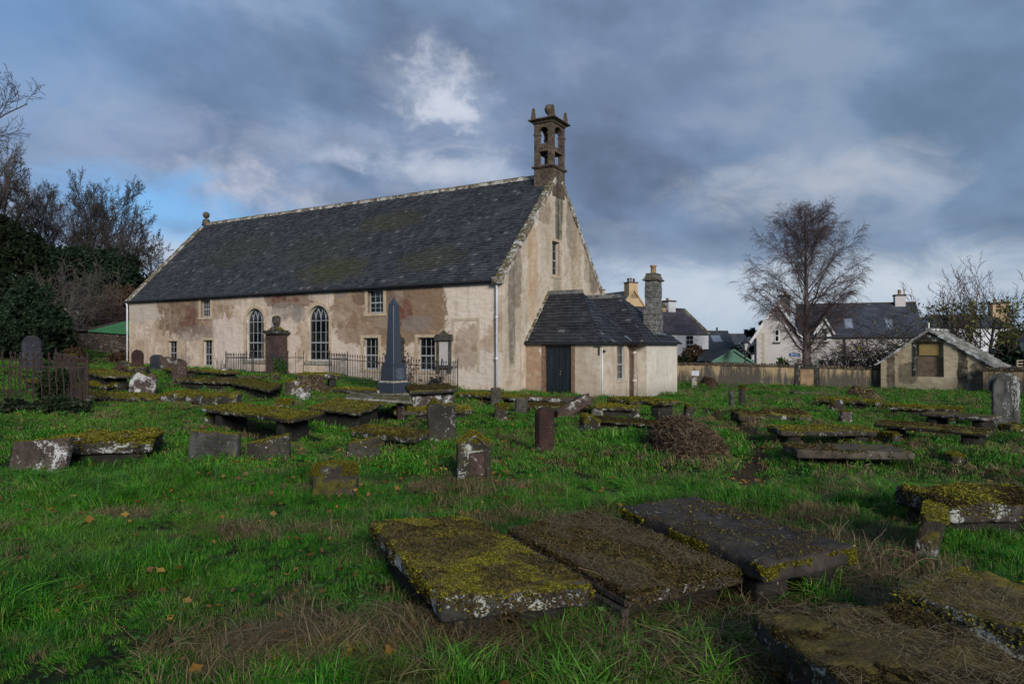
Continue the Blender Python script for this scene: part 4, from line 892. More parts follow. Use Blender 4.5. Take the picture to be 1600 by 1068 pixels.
def head(l, r, top, base, label, mat='stone_dark', kind='flat', th=.13, yaw=0, side=0, back=0, name='headstone', cat='headstone', grp=HEADS, res=.045, amp=.010, Y=None, rr=.02, parts=None, mside=None):
    ns[0] += 1; sd = ns[0]; mid = (l+r)/2
    if Y is None: X, Y = at(mid, base, .055)
    else: X = px_x(mid, Y)
    gz = float(base_h(X, Y)); cy = abs(math.cos(math.radians(yaw))); sy = abs(math.sin(math.radians(yaw)))
    wpx = (r-l)/F*Y; w = max(.12, (wpx-th*sy)/max(cy, .3)); h = (pz(top, Y)-gz)
    s = shape(kind, w, h+.3); 
    o = rough(name, w, th, h+.3, M[mat], None, res, amp, rr, sd, top=s)
    for v in o.data.vertices: v.co.z -= .3
    o.location = (X, Y+.02, gz); o.rotation_euler = (math.radians(back), math.radians(side), math.radians(yaw))
    tag(o, label, cat, grp)
    if mat in ('stone_moss', 'stone_allmoss', 'stone_dark', 'stone_white', 'stone_ins') and Y < 30:
        mossify(o, {'stone_moss': 5200, 'stone_allmoss': 16000, 'stone_dark': 3600}.get(mat, 1500), (.005, .010) if Y < 12.5 else (.009, .020), M['mossbit'], sd, mside or {'stone_moss': .5, 'stone_dark': .22}.get(mat, .06), zmin=.1, cover={'stone_moss': .55, 'stone_allmoss': .8}.get(mat, .45))
    return o, w, h
def block(l, r, top, base, label, mat='stone_white', dep=.35, yaw=10, rr=.06, amp=.03, name='stone_block', cat='stone block', grp=None, side=0, res=.05):
    o, w, h = head(l, r, top, base, label, mat, 'flat', dep, yaw, side, 0, name, cat, grp, res, amp, None, rr); return o
# the big slabs in front
NB = 'stone_moss_near'
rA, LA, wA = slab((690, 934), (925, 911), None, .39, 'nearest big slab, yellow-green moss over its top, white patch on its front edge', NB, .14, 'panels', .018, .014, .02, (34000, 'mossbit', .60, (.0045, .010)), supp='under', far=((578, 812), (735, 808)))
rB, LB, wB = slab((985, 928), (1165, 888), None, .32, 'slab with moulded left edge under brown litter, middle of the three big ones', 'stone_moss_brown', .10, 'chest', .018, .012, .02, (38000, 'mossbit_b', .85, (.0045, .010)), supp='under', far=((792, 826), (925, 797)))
mb = MB()
for off, z0, z1 in ((.018, .235, .28), (.045, .175, .225), (.075, .11, .165), (.045, .06, .105)): mb.box(-LB/2-off, -LB/2+.02, -wB/2+.03, wB/2-.03, z0, z1)
mb.box(-LB/2+.05, -LB/2+.09, -wB/2+.06, wB/2-.25, .31, .332); mb.build('moulding', M['stone_slate_near'], rB, bevel=.008)
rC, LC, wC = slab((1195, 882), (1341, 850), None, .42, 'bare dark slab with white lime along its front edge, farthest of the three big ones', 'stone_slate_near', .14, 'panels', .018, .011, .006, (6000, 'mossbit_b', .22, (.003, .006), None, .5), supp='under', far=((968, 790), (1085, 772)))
for r_, n_, k_ in ((rA, 9000, 'mossbit_b'), (rB, 6000, 'mossbit_b'), (rC, 1, 'mossbit')): mossify([c for c in r_.children if c.name.startswith('slab')][0], n_, (.005, .011), M[k_], 9+n_, 3.5, cover=.62)
sC = [c for c in rC.children if c.name.startswith('slab')][0]; mossify(sC, 26000, (.005, .011), M['mossbit'], 31, 40, cover=.42)
needles(rA, LA, wA, .39, 1500, M['straw'], 1, .55); needles(rB, LB, wB, .32, 8000, M['straw'], 2, .8); needles(rC, LC, wC, .42, 900, M['straw'], 3, .3)
for r_, L__, w__ in ((rA, LA, wA), (rB, LB, wB), (rC, LC, wC)): quadfit(r_, L__, w__, QUADS[r_.name])
# bottom right pair: long edges run out of the picture towards the camera
def longslab(fl, fr, length, h, label, mat, t, bits, lump, sd):
    gz = float(base_h(*at(fl[0], fl[1], h))); zt = gz+h; a = onplane(*fl, zt); b = onplane(*fr, zt); u = (b-a); w = np.linalg.norm(u); u /= w; v = np.array([u[1], -u[0]])
    ctr = (a+b)/2+v*length/2; gz = float(base_h(*ctr)); yaw = math.atan2(u[1], u[0]); root = empty('table_tomb', (*ctr, zt-h), yaw, label, 'table tomb', SLABS)
    rough('slab', w, length, t, M[mat], root, .022, .009, .03, sd, loc=(0, 0, h-t), lump=lump)
    rough('chest', w*.8, length*.84, h-t+.35, M['stone_slate_near'], root, .1, .01, .02, sd+1, loc=(0, 0, -.36))
    mossbits(root, w, length, h, bits[0], M[bits[1]], sd, bits[2], *(bits[3:]))
    needles(root, w, length, h, 6000, M['straw'], sd, .6); mossify(root.children[0], 4000, (.004, .009), M[bits[1]], sd, .8)
    EXCL.append((ctr[0], ctr[1], u[0], u[1], w/2-.03, length/2-.03)); return root
longslab((1174, 960), (1420, 942), 1.75, .36, 'moss and needle covered slab running off the bottom right corner of the picture', 'stone_moss_brown', .12, (26000, 'mossbit_b', .75, (.004, .009)), .02, 101)
longslab((1395, 925), (1500, 884), 1.6, .38, 'lumpy moss-covered slab with bare grey far end at the right edge', NB, .20, (22000, 'mossbit', .6, (.004, .009)), .05, 105)
slab((1485, 788), (1690, 784), .80, .36, 'thick brown mossy slab at the right edge behind the leaning stone', 'stone_moss_brown', .17, 'chest', .025, .012, .03, (8000, 'mossbit_b', .65, (.006, .013)))
slab((395, 1052), (745, 1046), .42, .10, 'mossy ledger stone sunk in the grass at the bottom edge', NB, .14, 'ground', .02, .012, .03, (7000, 'mossbit', .6, (.0035, .008)), name='ledger_stone', cat='ledger stone', grp=None); EXCL.pop()
# leaning narrow stone in front of the right slab
o = rough('headstone', .17, .85, .74, M['stone_post'], None, .03, .012, .02, 77); X, Y = at(1476, 896)
o.location = (X, Y+.43, float(base_h(X, Y))-.3); o.rotation_euler = (math.radians(-3), math.radians(13), math.radians(-33))
tag(o, 'leaning edge-on stone with yellow moss on its top, before the right-hand slab', 'headstone', HEADS)
mossbits(o, .17, .83, .735, 2200, M['mossbit'], 78, .8, (.006, .012))
# headstones across the middle distance
head(14, 104, 676, 729, 'wide leaning headstone with big white lichen patch, far left foreground', 'stone_white', 'slant', .14, -4, 7, -6, res=.03)
head(134, 198, 677, 712, 'low headstone with bright moss on its sloping top in front of the left mound', 'stone_white', 'slant', .16, 6, 2, -3, res=.03)
slab((66, 690), (236, 684), .95, .34, 'thick moss-blanketed slab behind the two lichened stones at left', 'stone_moss', .22, 'chest', .03, .015, .07, (24000, 'mossbit', .62, (.007, .014)))
head(294, 372, 674, 714, 'broad grey stone with worn lettering, left of the slant-topped one', 'stone_ins', 'flat', .14, -3, 3, -4, res=.03)
head(388, 452, 678, 714, 'low dark stone with sloping mossy top and one white lichen spot', 'stone_dark', 'slant', .14, 4, 0, -2, res=.03)
head(542, 594, 681, 716, 'small dark stone with sloping top before a mossy slab, left of centre', 'stone_dark', 'slant', .14, 10, 0, -2, res=.03)
slab((547, 669), (648, 681), (671, 673), .26, 'low slab green with moss behind the small slope-topped stone', 'stone_moss', .14, 'ground', .04, .01, .01, (7000, 'mossbit', .5, (.007, .014)))
head(486, 560, 722, 768, 'squat block stone capped with thick yellow moss', 'stone_allmoss', 'flat', .28, 12, 0, -4, res=.022, amp=.026, rr=.05, mside=3)
# pointed headstone with sunk panel
o, w, h = head(712, 768, 673, 749, 'pointed headstone with sunk purple panel and moss over its shoulders', 'stone_moss', 'gable', .17, 12, 0, -2, res=.025, amp=.008, mside=1)
rough('panel', w*.46, .03, h*.42, M['stone_redlich'], o, .03, .002, .008, 81, loc=(.03, -.088, h*.16))
mb = MB()
for s in (-1, 1): mb.bar((s*w*.40, -.09, h-.22), (0, -.09, h-.055), .035, .03)
mb.box(-w*.3+.03, -w*.24+.03, -.10, -.08, .1, h*.62); mb.box(w*.24+.03, w*.3+.03, -.10, -.08, .1, h*.62); mb.box(-w*.3+.03, w*.3+.03, -.10, -.08, h*.60, h*.64)
mb.build('moulding', M['stone_moss'], o, bevel=.006)
head(835, 867, 636, 706, 'upright red sandstone with lines of lettering, turned away to the right', 'stone_red', 'chamfer', .16, 34, 0, 0, res=.025)
head(668, 713, 622, 684, 'tall stone with moss-draped top and white lichen runs', 'stone_dark', 'worn', .15, 16, -2, -2, res=.03, mside=1.2)
block(772, 794, 630, 654, 'small moss-topped stub stone nearest the tall post stone', 'stone_moss', .2, 8, .03, .012, 'headstone', 'headstone', HEADS)
head(766, 782, 605, 632, 'slim post-like headstone just below the foot of the drainpipe', 'stone_grey', 'flat', .12, 14, 1)
head(803, 823, 620, 645, 'tilted grey stone in front of the porch steps slab', 'stone_grey', 'flat', .10, 25, 7)
slab((712, 613), (806, 619), 1.0, .30, 'mossy slab against the church corner with a whitened right end', 'stone_moss', .15, 'chest', .08, .015, .02)
slab((640, 611), (716, 606), (700, 598), .62, 'raised chest tomb with worn top behind the whitened headstone', 'stone_dark', .12, 'chest', .06, supp='stone_white')
block(646, 690, 604, 632, 'rough headstone splashed all over with white lichen right of the obelisk', 'stone_white', .16, 8, .04, .02, 'headstone', 'headstone', HEADS)
slab((617, 640), (740, 637), .85, .30, 'mossy slab with white-flecked edge behind the moss-draped stone', 'stone_moss', .15, 'chest', .05, .015, .02)
slab((540, 620), (644, 627), (641, 617), .52, 'thin slab with whitened edge lying at the foot of the obelisk', 'stone_pale', .07, 'legs', .06, supp='stone_redlich')
slab((480, 634), (562, 643), (600, 628), .42, 'moss and litter covered slab with a pale moulded edge left of the obelisk', 'stone_moss', .10, 'chest', .05, .015, .02)
slab((314, 636), (457, 653), (507, 643), .46, 'large broad slab raised on dark blocks, left of centre', 'stone_dark', .10, 'legs', .05, .012, .01, (9000, 'mossbit', .40, (.008, .016)))
block(320, 336, 646, 663, 'small loose stone propped under the left corner of the broad slab', 'stone_dark', .2, 10, .04, .02)
block(432, 459, 623, 637, 'little moss-topped stone poking up behind the broad slab', 'stone_moss', .2, -14, .03, .015, 'headstone', 'headstone', HEADS)
o = block(444, 471, 592, 616, 'rounded boulder-like headstone covered in white lichen rings', 'stone_white', .3, -10, .2, .03, 'headstone', 'headstone', HEADS)
block(461, 486, 602, 622, 'square white-lichened stone in front of the rounded one', 'stone_white', .3, 12, .03, .02, 'headstone', 'headstone', HEADS)
slab((361, 596), (421, 608), (442, 599), .38, 'diamond-lying slab furred with yellow moss before the urn monument', 'stone_moss', .12, 'chest', .05, .015, .03)
slab((372, 588), (408, 588), .8, .25, 'small bare grey slab beside the railings of the urn monument', 'stone_grey', .08, 'ground')
block(420, 439, 582, 594, 'mossy square pedestal stone beside the urn monument railing', 'stone_moss', .5, 20, .04, .03)
slab((464, 585), (531, 584), .9, .62, 'table tomb thick with moss under the right arched window', 'stone_moss', .20, 'legs', .07, .03, .05)
slab((513, 606), (592, 609), .9, .22, 'worn slab with mossy right half beside the long railing', 'stone_dark', .14, 'chest', .06, .012, .01)
# stones before the left part of the church
head(205, 224, 546, 577, 'tall round-topped dark red headstone at the far church corner', 'stone_red', 'low', .15, -8, Y=36)
head(233, 257, 552, 577, 'blue-grey headstone with curved moss-edged top', 'stone_blue', 'ogee', .15, -14, Y=34)
head(251, 273, 557, 575, 'broad brown headstone behind the round reddish one', 'stone_redlich', 'flat', .14, 0, Y=33)
head(270, 292, 560, 586, 'reddish stone with rounded top and pale lichen spots before the low windows', 'stone_redlich', 'arch', .16, 12, -3, Y=27)
head(182, 204, 563, 578, 'low rounded dark stone left of the tall red headstone', 'stone_dark', 'arch', .2, 5, Y=34)
head(202, 242, 580, 614, 'wide dark red headstone with bright moss cap and lichen splashes', 'stone_white', 'worn', .18, 4, 3, -5, res=.03)
block(203, 231, 572, 583, 'low mossy block behind the wide moss-capped headstone', 'stone_moss', .5, 8, .04, .03)
slab((128, 614), (231, 621), 1.0, .26, 'low slab under golden moss left of the moss-capped headstone', 'stone_moss', .16, 'chest', .06, .02, .05)
slab((241, 614), (336, 618), .95, .34, 'rounded mossy slab right of the moss-capped headstone', 'stone_moss', .26, 'chest', .06, .03, .06)
slab((271, 592), (350, 595), 1.3, .34, 'grass-topped slab with white drips along its edge below the low windows', 'stone_moss', .13, 'chest', .06, .02, .04)
slab((253, 575), (277, 577), .9, .4, 'short dark tomb at the foot of the round reddish stone', 'stone_dark', .12, 'chest')
slab((295, 578), (344, 581), .9, .30, 'dark-edged slab close under the church wall between the low windows', 'stone_dark', .12, 'chest')
block(344, 362, 575, 587, 'whitish end block of a tomb left of the first railing', 'stone_white', .5, 10, .03, .02)
block(257, 271, 613, 625, 'small round mossy stone below the rounded slab', 'stone_moss', .3, 0, .08, .03)
slab((124, 598), (165, 600), .8, .2, 'small golden-moss stone in the grass behind the rusty fence', 'stone_moss', .16, 'ground', .06, .02, .05)
# far left behind the rusty fence
head(35, 64, 524, 562, 'round-topped blue-grey headstone with mossy rim standing on the left bank', 'stone_blue', 'arch', .16, 3, Y=28)
slab((36, 566), (84, 566), .9, .32, 'slab with mossy sides lying before the round-topped bank headstone', 'stone_moss', .12, 'legs')
block(75, 93, 552, 563, 'white-flecked block on the left bank behind the rusty fence', 'stone_white', .4, 0, .03, .02)
head(104, 119, 553, 570, 'small dark round stone behind the rusty fence on the bank', 'stone_dark', 'arch', .14, 0, Y=26)
slab((124, 562), (160, 567), .9, .5, 'raised bank tomb with mossy lid behind the rusty fence', 'stone_moss', .14, 'chest', .06, .02, .04, supp='under')
# in front of the porch
slab((822, 620), (902, 623), .8, .28, 'slab with a white end and two moss cushions under the church door', 'stone_white', .12, 'chest', .06, .02, .03)
slab((821, 632), (920, 634), .8, .26, 'brown slab lying lengthwise before the door, nearer than the white-ended one', 'stone_moss', .12, 'legs', .06, .012)
slab((926, 634), (990, 636), 1.1, .34, 'moss-topped slab with dark recess before the vestry window', 'stone_moss', .11, 'chest', .06, .02, .02)
slab((947, 621), (1036, 627), .8, .48, 'rusty brown slab on blocks nearest the vestry drainpipe', 'stone_moss', .13, 'legs', .06, .02, .03)
slab((924, 655), (1040, 664), (1030, 656), .30, 'long thin mossy slab before the big straw heap', 'stone_moss', .07, 'chest', .05)
X, Y = at(890, 655); gz = float(base_h(X, Y))
o = rough('fallen_headstone', 1.05, .62, .30, M['stone_redlich'], None, .05, .012, .02, 92, loc=(X+.1, Y+.35, gz+.12)); o.rotation_euler = (math.radians(-14), math.radians(-22), math.radians(28)); tag(o, 'thick red stone fallen askew before the church door', 'headstone')
o = rough('fallen_headstone', .9, .5, .14, M['stone_redlich'], None, .06, .01, .02, 93, loc=(X-.35, Y+.9, gz+.05)); o.rotation_euler = (math.radians(4), math.radians(-8), math.radians(20)); tag(o, 'flat red stone sloping into the grass behind the thick fallen one', 'headstone')
head(904, 938, 643, 682, 'stone with yellow mossy cap propped at the end of the long thin slab', 'stone_moss', 'worn', .22, 30, 2, res=.03)
block(925, 941, 640, 652, 'pale lumpy stone behind the yellow-capped one', 'stone_pale', .4, 30, .06, .03)
head(989, 1003, 622, 652, 'thin leaning slab stone tipped to the left before the vestry', 'stone_moss', 'flat', .12, 10, -17, 0)
head(1064, 1079, 632, 660, 'narrow stone leaning right with orange lichen cap behind the big straw heap', 'stone_dark', 'flat', .16, 20, 14)
# right-hand side of the yard
head(1079, 1089, 589, 604, 'tiny pale stone at the foot of the streaked wall', 'stone_pale', 'gable', .15, 20)
slab((1131, 603), (1161, 604), .8, .12, 'small grey flat slab near the streaked wall', 'stone_grey', .12, 'ground')
head(1139, 1149, 609, 636, 'thin grey stone leaning left, one of a close pair', 'stone_grey', 'flat', .14, 50, -6)
head(1153, 1165, 602, 632, 'thin stone with an orange-moss cap, right of its leaning neighbour', 'stone_dark', 'flat', .16, 50, 4)
slab((1154, 645), (1267, 645), .7, .30, 'log-like brown slab thick with moss in the right-hand grass', 'stone_moss', .22, 'chest', .05, .03, .05)
slab((1220, 671), (1375, 671), .75, .29, 'slab on edge blocks with square white mark on its front, right', 'stone_dark', .13, 'legs', .05, .012, .01)
slab((1245, 703), (1430, 706), .80, .22, 'plain grey-brown flat slab with rusty moss at its right end', 'slab_brown', .13, 'ground', .03, .008, .01, (1500, 'mossbit_b', .25, (.010, .018)))
slab((1364, 661), (1543, 674), .75, .38, 'long slab tipped down to the right on two dark blocks', 'stone_dark', .09, 'legs', .05, .012, 0, pitch=1.2)
block(1380, 1403, 675, 692, 'loose stone wedged under the left end of the tipped slab', 'stone_dark', .35, 20, .04, .02)
slab((1384, 633), (1503, 638), .8, .30, 'golden moss-topped slab below the roofed burial house', 'stone_moss', .12, 'chest', .05, .015, .02)
slab((1436, 644), (1543, 652), .8, .42, 'slab with bright white lichen streak in front of the golden one', 'stone_white', .09, 'legs', .05)
block(1472, 1491, 648, 660, 'round moss cushion stone before the lichen-streaked slab', 'stone_moss', .4, 10, .12, .04)
slab((1272, 622), (1371, 627), .9, .34, 'mossy slab carrying a small straw heap near the burial house', 'stone_moss', .14, 'chest', .05, .02, .02)
block(1297, 1322, 622, 644, 'squat brown headstone with mossy slanting top before that slab', 'stone_moss', .3, -20, .03, .02, 'headstone', 'headstone', HEADS)
block(1312, 1331, 641, 662, 'small notched stone painted white with lichen', 'stone_white', .14, 6, .02, .015, 'headstone', 'headstone', HEADS)
slab((1240, 612), (1316, 613), .9, .12, 'bare grey flat slab before the blocked wall doorway', 'slab_brown', .14, 'ground')
slab((1172, 607), (1226, 609), .8, .10, 'yellow-mossed flat slab left of the bare grey one', 'stone_moss', .14, 'ground')
block(1479, 1508, 708, 720, 'small broken stone in open grass on the right', 'stone_dark', .35, -12, .03, .02)
block(1568, 1600, 662, 676, 'low mossy rock beside the big round headstone', 'stone_dark', .5, 0, .12, .04)
# big round-topped headstone at the right edge, turned, with a raised rim
o, w, h = head(1551, 1593, 586, 667, 'large round-topped granite headstone with rolled rim at the right edge', 'stone_streak', 'arch', .34, -30, 0, 0, res=.03, amp=.005)
mb = MB(); R_ = w/2; n = 28; zc_ = h-w/2
for k in range(n):
    t0, t1 = math.pi*k/n, math.pi*(k+1)/n
    mb.prism([(r_*math.cos(t), zc_+r_*math.sin(t)) for r_, t in ((R_-.03, t0), (R_+.05, t0), (R_+.05, t1), (R_-.03, t1))], -.06, .24)
for s_ in (-1, 1): mb.box(*sorted((s_*(R_-.03), s_*(R_+.05))), -.06, .24, zc_-.12, zc_-.001)
mb.build('rim', M['stone_streak'], o)
block(1322, 1340, 744, 752, 'grey scrap of stone almost lost in the right-hand grass', 'stone_grey', .3, 0, .04, .02)
# granite obelisk
X, Y = at(614, 616); Y = 23.4; X = px_x(615, Y); gz = float(base_h(X, Y))
ob = empty('obelisk', (X, Y, gz), math.radians(-36), 'tall polished blue-grey granite obelisk standing before the church', 'obelisk')
u = Y/F; zf = lambda py: pz(py, Y)-gz
def sq(a, b, z0, z1, nm, bev=.012, mat='granite'): return MB().frustum(a, a, b, b, z0, z1).build(nm, M[mat], ob, bevel=bev)
sq(.98, .94, -.3, zf(613), 'plinth', mat='stone_pale'); sq(.78, .78, zf(613), zf(597), 'base'); sq(.72, .66, zf(597)+.001, zf(594), 'ledge', .004, 'stone_pale')
die = MB(); die.frustum(.62, .62, .60, .60, zf(594), zf(571)); die.build('die', M['granite'], ob, bevel=.01)
dm = MB()
for q in range(4):
    c, s = math.cos(q*math.pi/2), math.sin(q*math.pi/2); P = [(.26*math.cos(math.pi*k/10), zf(571)+.12*math.sin(math.pi*k/10)) for k in range(11)]
    V = [(x*c-y*s, x*s+y*c, z) for y in (-.298, -.2) for x, z in P]; m_ = len(P)
    dm.add(V, [tuple(range(m_)), tuple(range(2*m_-1, m_-1, -1))]+[(i, i+m_, (i+1) % m_+m_, (i+1) % m_) for i in range(m_)])
dm.build('die_top', M['granite'], ob)
sq(.40, .26, zf(571)-.005, zf(477), 'shaft'); sq(.26, .02, zf(477)+.001, zf(465), 'point', .002)
im = MB()
for side_ in (0, 1):
    for k in range(7):
        z = zf(594)+.06+k*.055; wd = .20 if k % 3 else .14
        if side_ == 0: im.box(.3085-.0006*k, .3120, -wd, wd, z, z+.022)
im.build('inscription', M['lead'], ob)
# ---------------------------------------------------------------- heaps of raked grass
def heap(l, r, top, base, label, depth=.8, mat='heapstraw', seed=1, n=2600, sz=(.05, .14), moss=False):
    X, Y = at((l+r)/2, base); Y += depth*.45; X = px_x((l+r)/2, Y); gz = float(base_h(X, Y)); w = (r-l)/F*Y/2; h = pz(top, Y)-gz
    nu, nv = 34, 14; rs = np.random.RandomState(seed); V = []
    U, Vv = np.meshgrid(np.linspace(0, 2*np.pi, nu, endpoint=False), np.linspace(0, 1, nv))
    rad = Vv**.75; x = np.cos(U)*rad*w*np.where(np.cos(U) > 0, 1.3, .78)-.22*w; y = np.sin(U)*rad*depth; z = h*(1-rad**3.4)
    P = np.stack([x, y, z], -1); nn = fbm(P*3+seed*5, 4, seed); P[..., 2] += nn*h*.5*(1-rad*.6); P[..., 2] -= .05*rad
    V = P.reshape(-1, 3); Fc = [(i*nu+k, i*nu+(k+1) % nu, (i+1)*nu+(k+1) % nu, (i+1)*nu+k) for i in range(nv-1) for k in range(nu)]
    root = mk('grass_heap', V, Fc, M['heap_core'], None, True, None, (X, Y, gz)); tag(root, label, 'grass heap', 'heaps of raked dead grass')
    rr_ = np.sqrt(rs.rand(n))*1.03; th = rs.uniform(0, 2*np.pi, n); px_ = np.cos(th)*rr_*w*np.where(np.cos(th) > 0, 1.3, .78)-.22*w; py_ = np.sin(th)*rr_*depth
    pz_ = h*(1-rr_**3.4)+fbm(np.stack([px_, py_, h*(1-rr_**3.4)], -1)*3+seed*5, 4, seed)*h*.5*(1-rr_*.6)-.05*rr_+.01
    P = np.stack([px_, py_, pz_], -1); s = rs.uniform(*sz, n)[:, None]
    rad_ = np.stack([np.cos(th)*w, np.sin(th)*depth, -rr_*h*1.8], -1); rad_ /= np.linalg.norm(rad_, axis=1, keepdims=True)+1e-9
    d = rad_*rs.uniform(-.3, 1.2, (n, 1))+rs.normal(size=(n, 3))*[.6, .6, .30]; d /= np.linalg.norm(d, axis=1, keepdims=True); a = d*s
    side = np.cross(d, rs.normal(size=(n, 3))); side /= np.linalg.norm(side, axis=1, keepdims=True); side *= rs.uniform(.0025, .006, (n, 1))*max(1, Y/9)
    mid = P+np.array([0, 0, 1])*s*.16
    V = np.stack([P-a-side, P-a+side, mid+side, mid-side, P+a+side*.4, P+a-side*.4], 1).reshape(-1, 3); b = np.arange(n)[:, None]*6
    Fc = np.concatenate([b+np.array([0, 1, 2, 3]), b+np.array([3, 2, 4, 5])]); q = rs.rand(n)
    o = mk('straw', V, Fc, M[mat], root, False, {'rnd': np.concatenate([q, q])}); o['kind'] = 'stuff'
    EXCL.append((X, Y, 1, 0, w*.9, depth*.9)); return root
M['heap_core'] = plain('heap_of_rotting_grass', (.040, .025, .014), .95, .5, 9, .8)
heap(1015, 1128, 660, 713, 'largest heap of dead raked grass, brown, right of centre', 1.15, seed=12, n=8000)
heap(468, 508, 591, 617, 'reddish brown heap behind the white lichened stones', .8, seed=2, n=2200)
heap(1095, 1121, 590, 604, 'small brown heap beside the tiny pale stone at the wall', .7, seed=3, n=900)
heap(1325, 1369, 606, 624, 'pale straw heap lying on the mossy slab near the burial house', .6, 'straw', 4, 2200)
heap(180, 199, 571, 588, 'straggly straw tuft heap at the far left church corner', .5, 'heapstraw', 5, 700)
heap(98, 128, 543, 558, 'dull brown heap on the left bank behind the fence', .9, 'heapstraw', 6, 900)
# ---------------------------------------------------------------- railings
def railing(name, corners, h, label, cat, mat, gap, spear=True, rails=(.12, .86), thick=.011, bent=0.0, post_r=.02, seed=1, grp=None, side_gap=None):
    r = random.Random(seed); c0 = corners[0]; gz0 = float(base_h(*c0)); root = empty(name, (*c0, gz0), 0, label, cat, grp)
    rails_mb = MB(); proto = None
    b_ = MB()
    def bar(loc):
        nonlocal proto
        if proto is None or bent:
            m_ = MB(); k = 6; pts = [(bent*r.uniform(-1, 1)*(i/k)*.5, bent*r.uniform(-1, 1)*.3, -.1+(h+.1)*i/k) for i in range(k+1)] if bent else [(0, 0, -.1), (0, 0, h)]
            m_.tube(pts, thick, 6)
            if spear:
                x, y = pts[-1][:2]; m_.lathe([(thick, h-.02), (thick*2.2, h), (thick*1.2, h+.015), (thick*2.4, h+.045), (.002, h+.12)], 6, (x, y, 0))
            o = m_.build('bar', M[mat], root); 
            if not bent: proto = o
            o.location = loc; return
        o = proto.copy(); COL.objects.link(o); o.parent = root; o.location = loc
    for (a, b) in zip(corners[:-1], corners[1:]):
        a = np.array(a); b = np.array(b); L = np.linalg.norm(b-a); n = max(1, int(L/gap)); za, zb = float(base_h(*a))-gz0, float(base_h(*b))-gz0
        for i in range(n):
            p = a+(b-a)*i/n; bar((p[0]-c0[0], p[1]-c0[1], za+(zb-za)*i/n))
        for q in rails:
            rails_mb.bar((*(a-c0), za+q*h), (*(b-c0), zb+q*h), .014, .034)
    p = corners[-1]; bar((p[0]-c0[0], p[1]-c0[1], float(base_h(*p))-gz0))
    rails_mb.build('rail', M[mat], root)
    pm = None
    for p in corners:
        m_ = MB().tube([(0, 0, -.2), (0, 0, h+.06)], post_r, 8); m_.lathe([(post_r, h+.05), (post_r*2, h+.09), (post_r, h+.12), (post_r*1.8, h+.16), (.004, h+.22)], 8)
        if pm is None: pm = m_.build('post', M[mat], root)
        o = pm if p is corners[0] else pm.copy()
        if o is not pm: COL.objects.link(o); o.parent = root
        o.location = (p[0]-c0[0]+.025, p[1]-c0[1], float(base_h(*p))-gz0)
    return root
railing('iron_railing', [tuple(CW(-15.9, 0)), tuple(CW(-15.9, -1.25)), tuple(CW(-13.9, -1.25))], .92, 'black iron railing left of the urn monument under the first arched window', 'railing', 'iron', .155)
railing('iron_railing', [tuple(CW(-13.8, -1.25)), tuple(CW(-11.6, -1.0)), tuple(CW(-11.6, 0))], 1.05, 'sparse thin iron railing with crosses across the front of the urn monument', 'railing', 'iron', .40, thick=.009)
railing('iron_railing', [tuple(CW(-8.65, 0)), tuple(CW(-8.65, -1.15)), tuple(CW(-5.3, -1.15)), tuple(CW(-2.25, -1.15)), tuple(CW(-2.25, 0))], 1.12, 'long black spear-topped railing behind the obelisk', 'railing', 'iron', .145, thick=.012)
railing('rusty_fence', [(-15.9, 21.2), (-14.0, 21.0), (-11.05, 17.8), (-15.8, 17.6)], 1.34, 'rusty crooked iron grave fence at the left edge', 'fence', 'rust', .185, bent=.07, rails=(.88, .16), thick=.016, post_r=.026)
# ---------------------------------------------------------------- yard wall, burial house, village
def P2(px, Y): return np.array([px_x(px, Y), Y])
def frame(p, q):
    p = np.array(p, float); q = np.array(q, float); u = q-p; L = np.linalg.norm(u); return L, math.atan2(u[1], u[0])
def yard_wall(p, q, zb, zt, label, door=None, notice=None, mat='yard', cope='rubble_cope', sag=0.0):
    L, yaw = frame(p, q); root = empty('yard_wall', (p[0], p[1], 0), yaw, label, 'wall')
    nseg = 24; mb = MB(); V = []
    def topz(s): return zt(s/L)
    for i in range(nseg+1):
        s = L*i/nseg; V += [(s, 0, zb), (s, .45, zb), (s, .45, topz(s)), (s, 0, topz(s))]
    Fc = [(i*4+a, (i+1)*4+a, (i+1)*4+(a+1) % 4, i*4+(a+1) % 4) for i in range(nseg) for a in range(4)]+[(0, 1, 2, 3), (nseg*4+3, nseg*4+2, nseg*4+1, nseg*4)]
    mb.add(V, Fc); mb.build('masonry', M[mat], root)
    cm = MB(); s = 0; r = random.Random(int(L*10))
    while s < L:
        w_ = r.uniform(.10, .22); hh = r.uniform(.13, .21); z = topz(s); k = r.uniform(-.03, .03)
        cm.add([(s, -.05+k, z-.01), (s+w_-.015, -.05+k, z-.01), (s+w_-.015, .50, z-.01), (s, .50, z-.01), (s+.01, .0+k, z+hh*.8), (s+w_-.03, .02+k, z+hh*.75), (s+w_-.03, .40, z+hh), (s+.01, .40, z+hh*.95)],
               [(0,3,2,1), (4,5,6,7), (0,1,5,4), (1,2,6,5), (2,3,7,6), (3,0,4,7)]); s += w_
    cm.build('coping', M[cope], root)
    return root, L
Wp, Wq = P2(1040, 43), P2(1376, 38.5)
yw, YL = yard_wall(Wp, Wq, -1.4, lambda t: .62-.10*t+.04*math.sin(t*5), 'long rain-streaked harled wall with rubble coping at the back of the yard')
def along(px):      # distance along the wall seen at a photo column
    k = (px-800)/F; u = (Wq-Wp)/YL; return (k*Wp[1]-Wp[0])/(u[0]-k*u[1])
sa, sb = along(1246), along(1277)
mb = MB().box(sa-.12, sa+.16, -.07, 0, -1.3, .72); mb.box(sb-.16, sb+.12, -.07, 0, -1.3, .72); mb.box(sa+.16, sb-.16, -.06, 0, .48, .72); mb.box(sa-.2, sb+.2, -.10, .5, .721, .80); mb.box(sa+.16, sb-.16, -.05, 0, -.62, -.5)
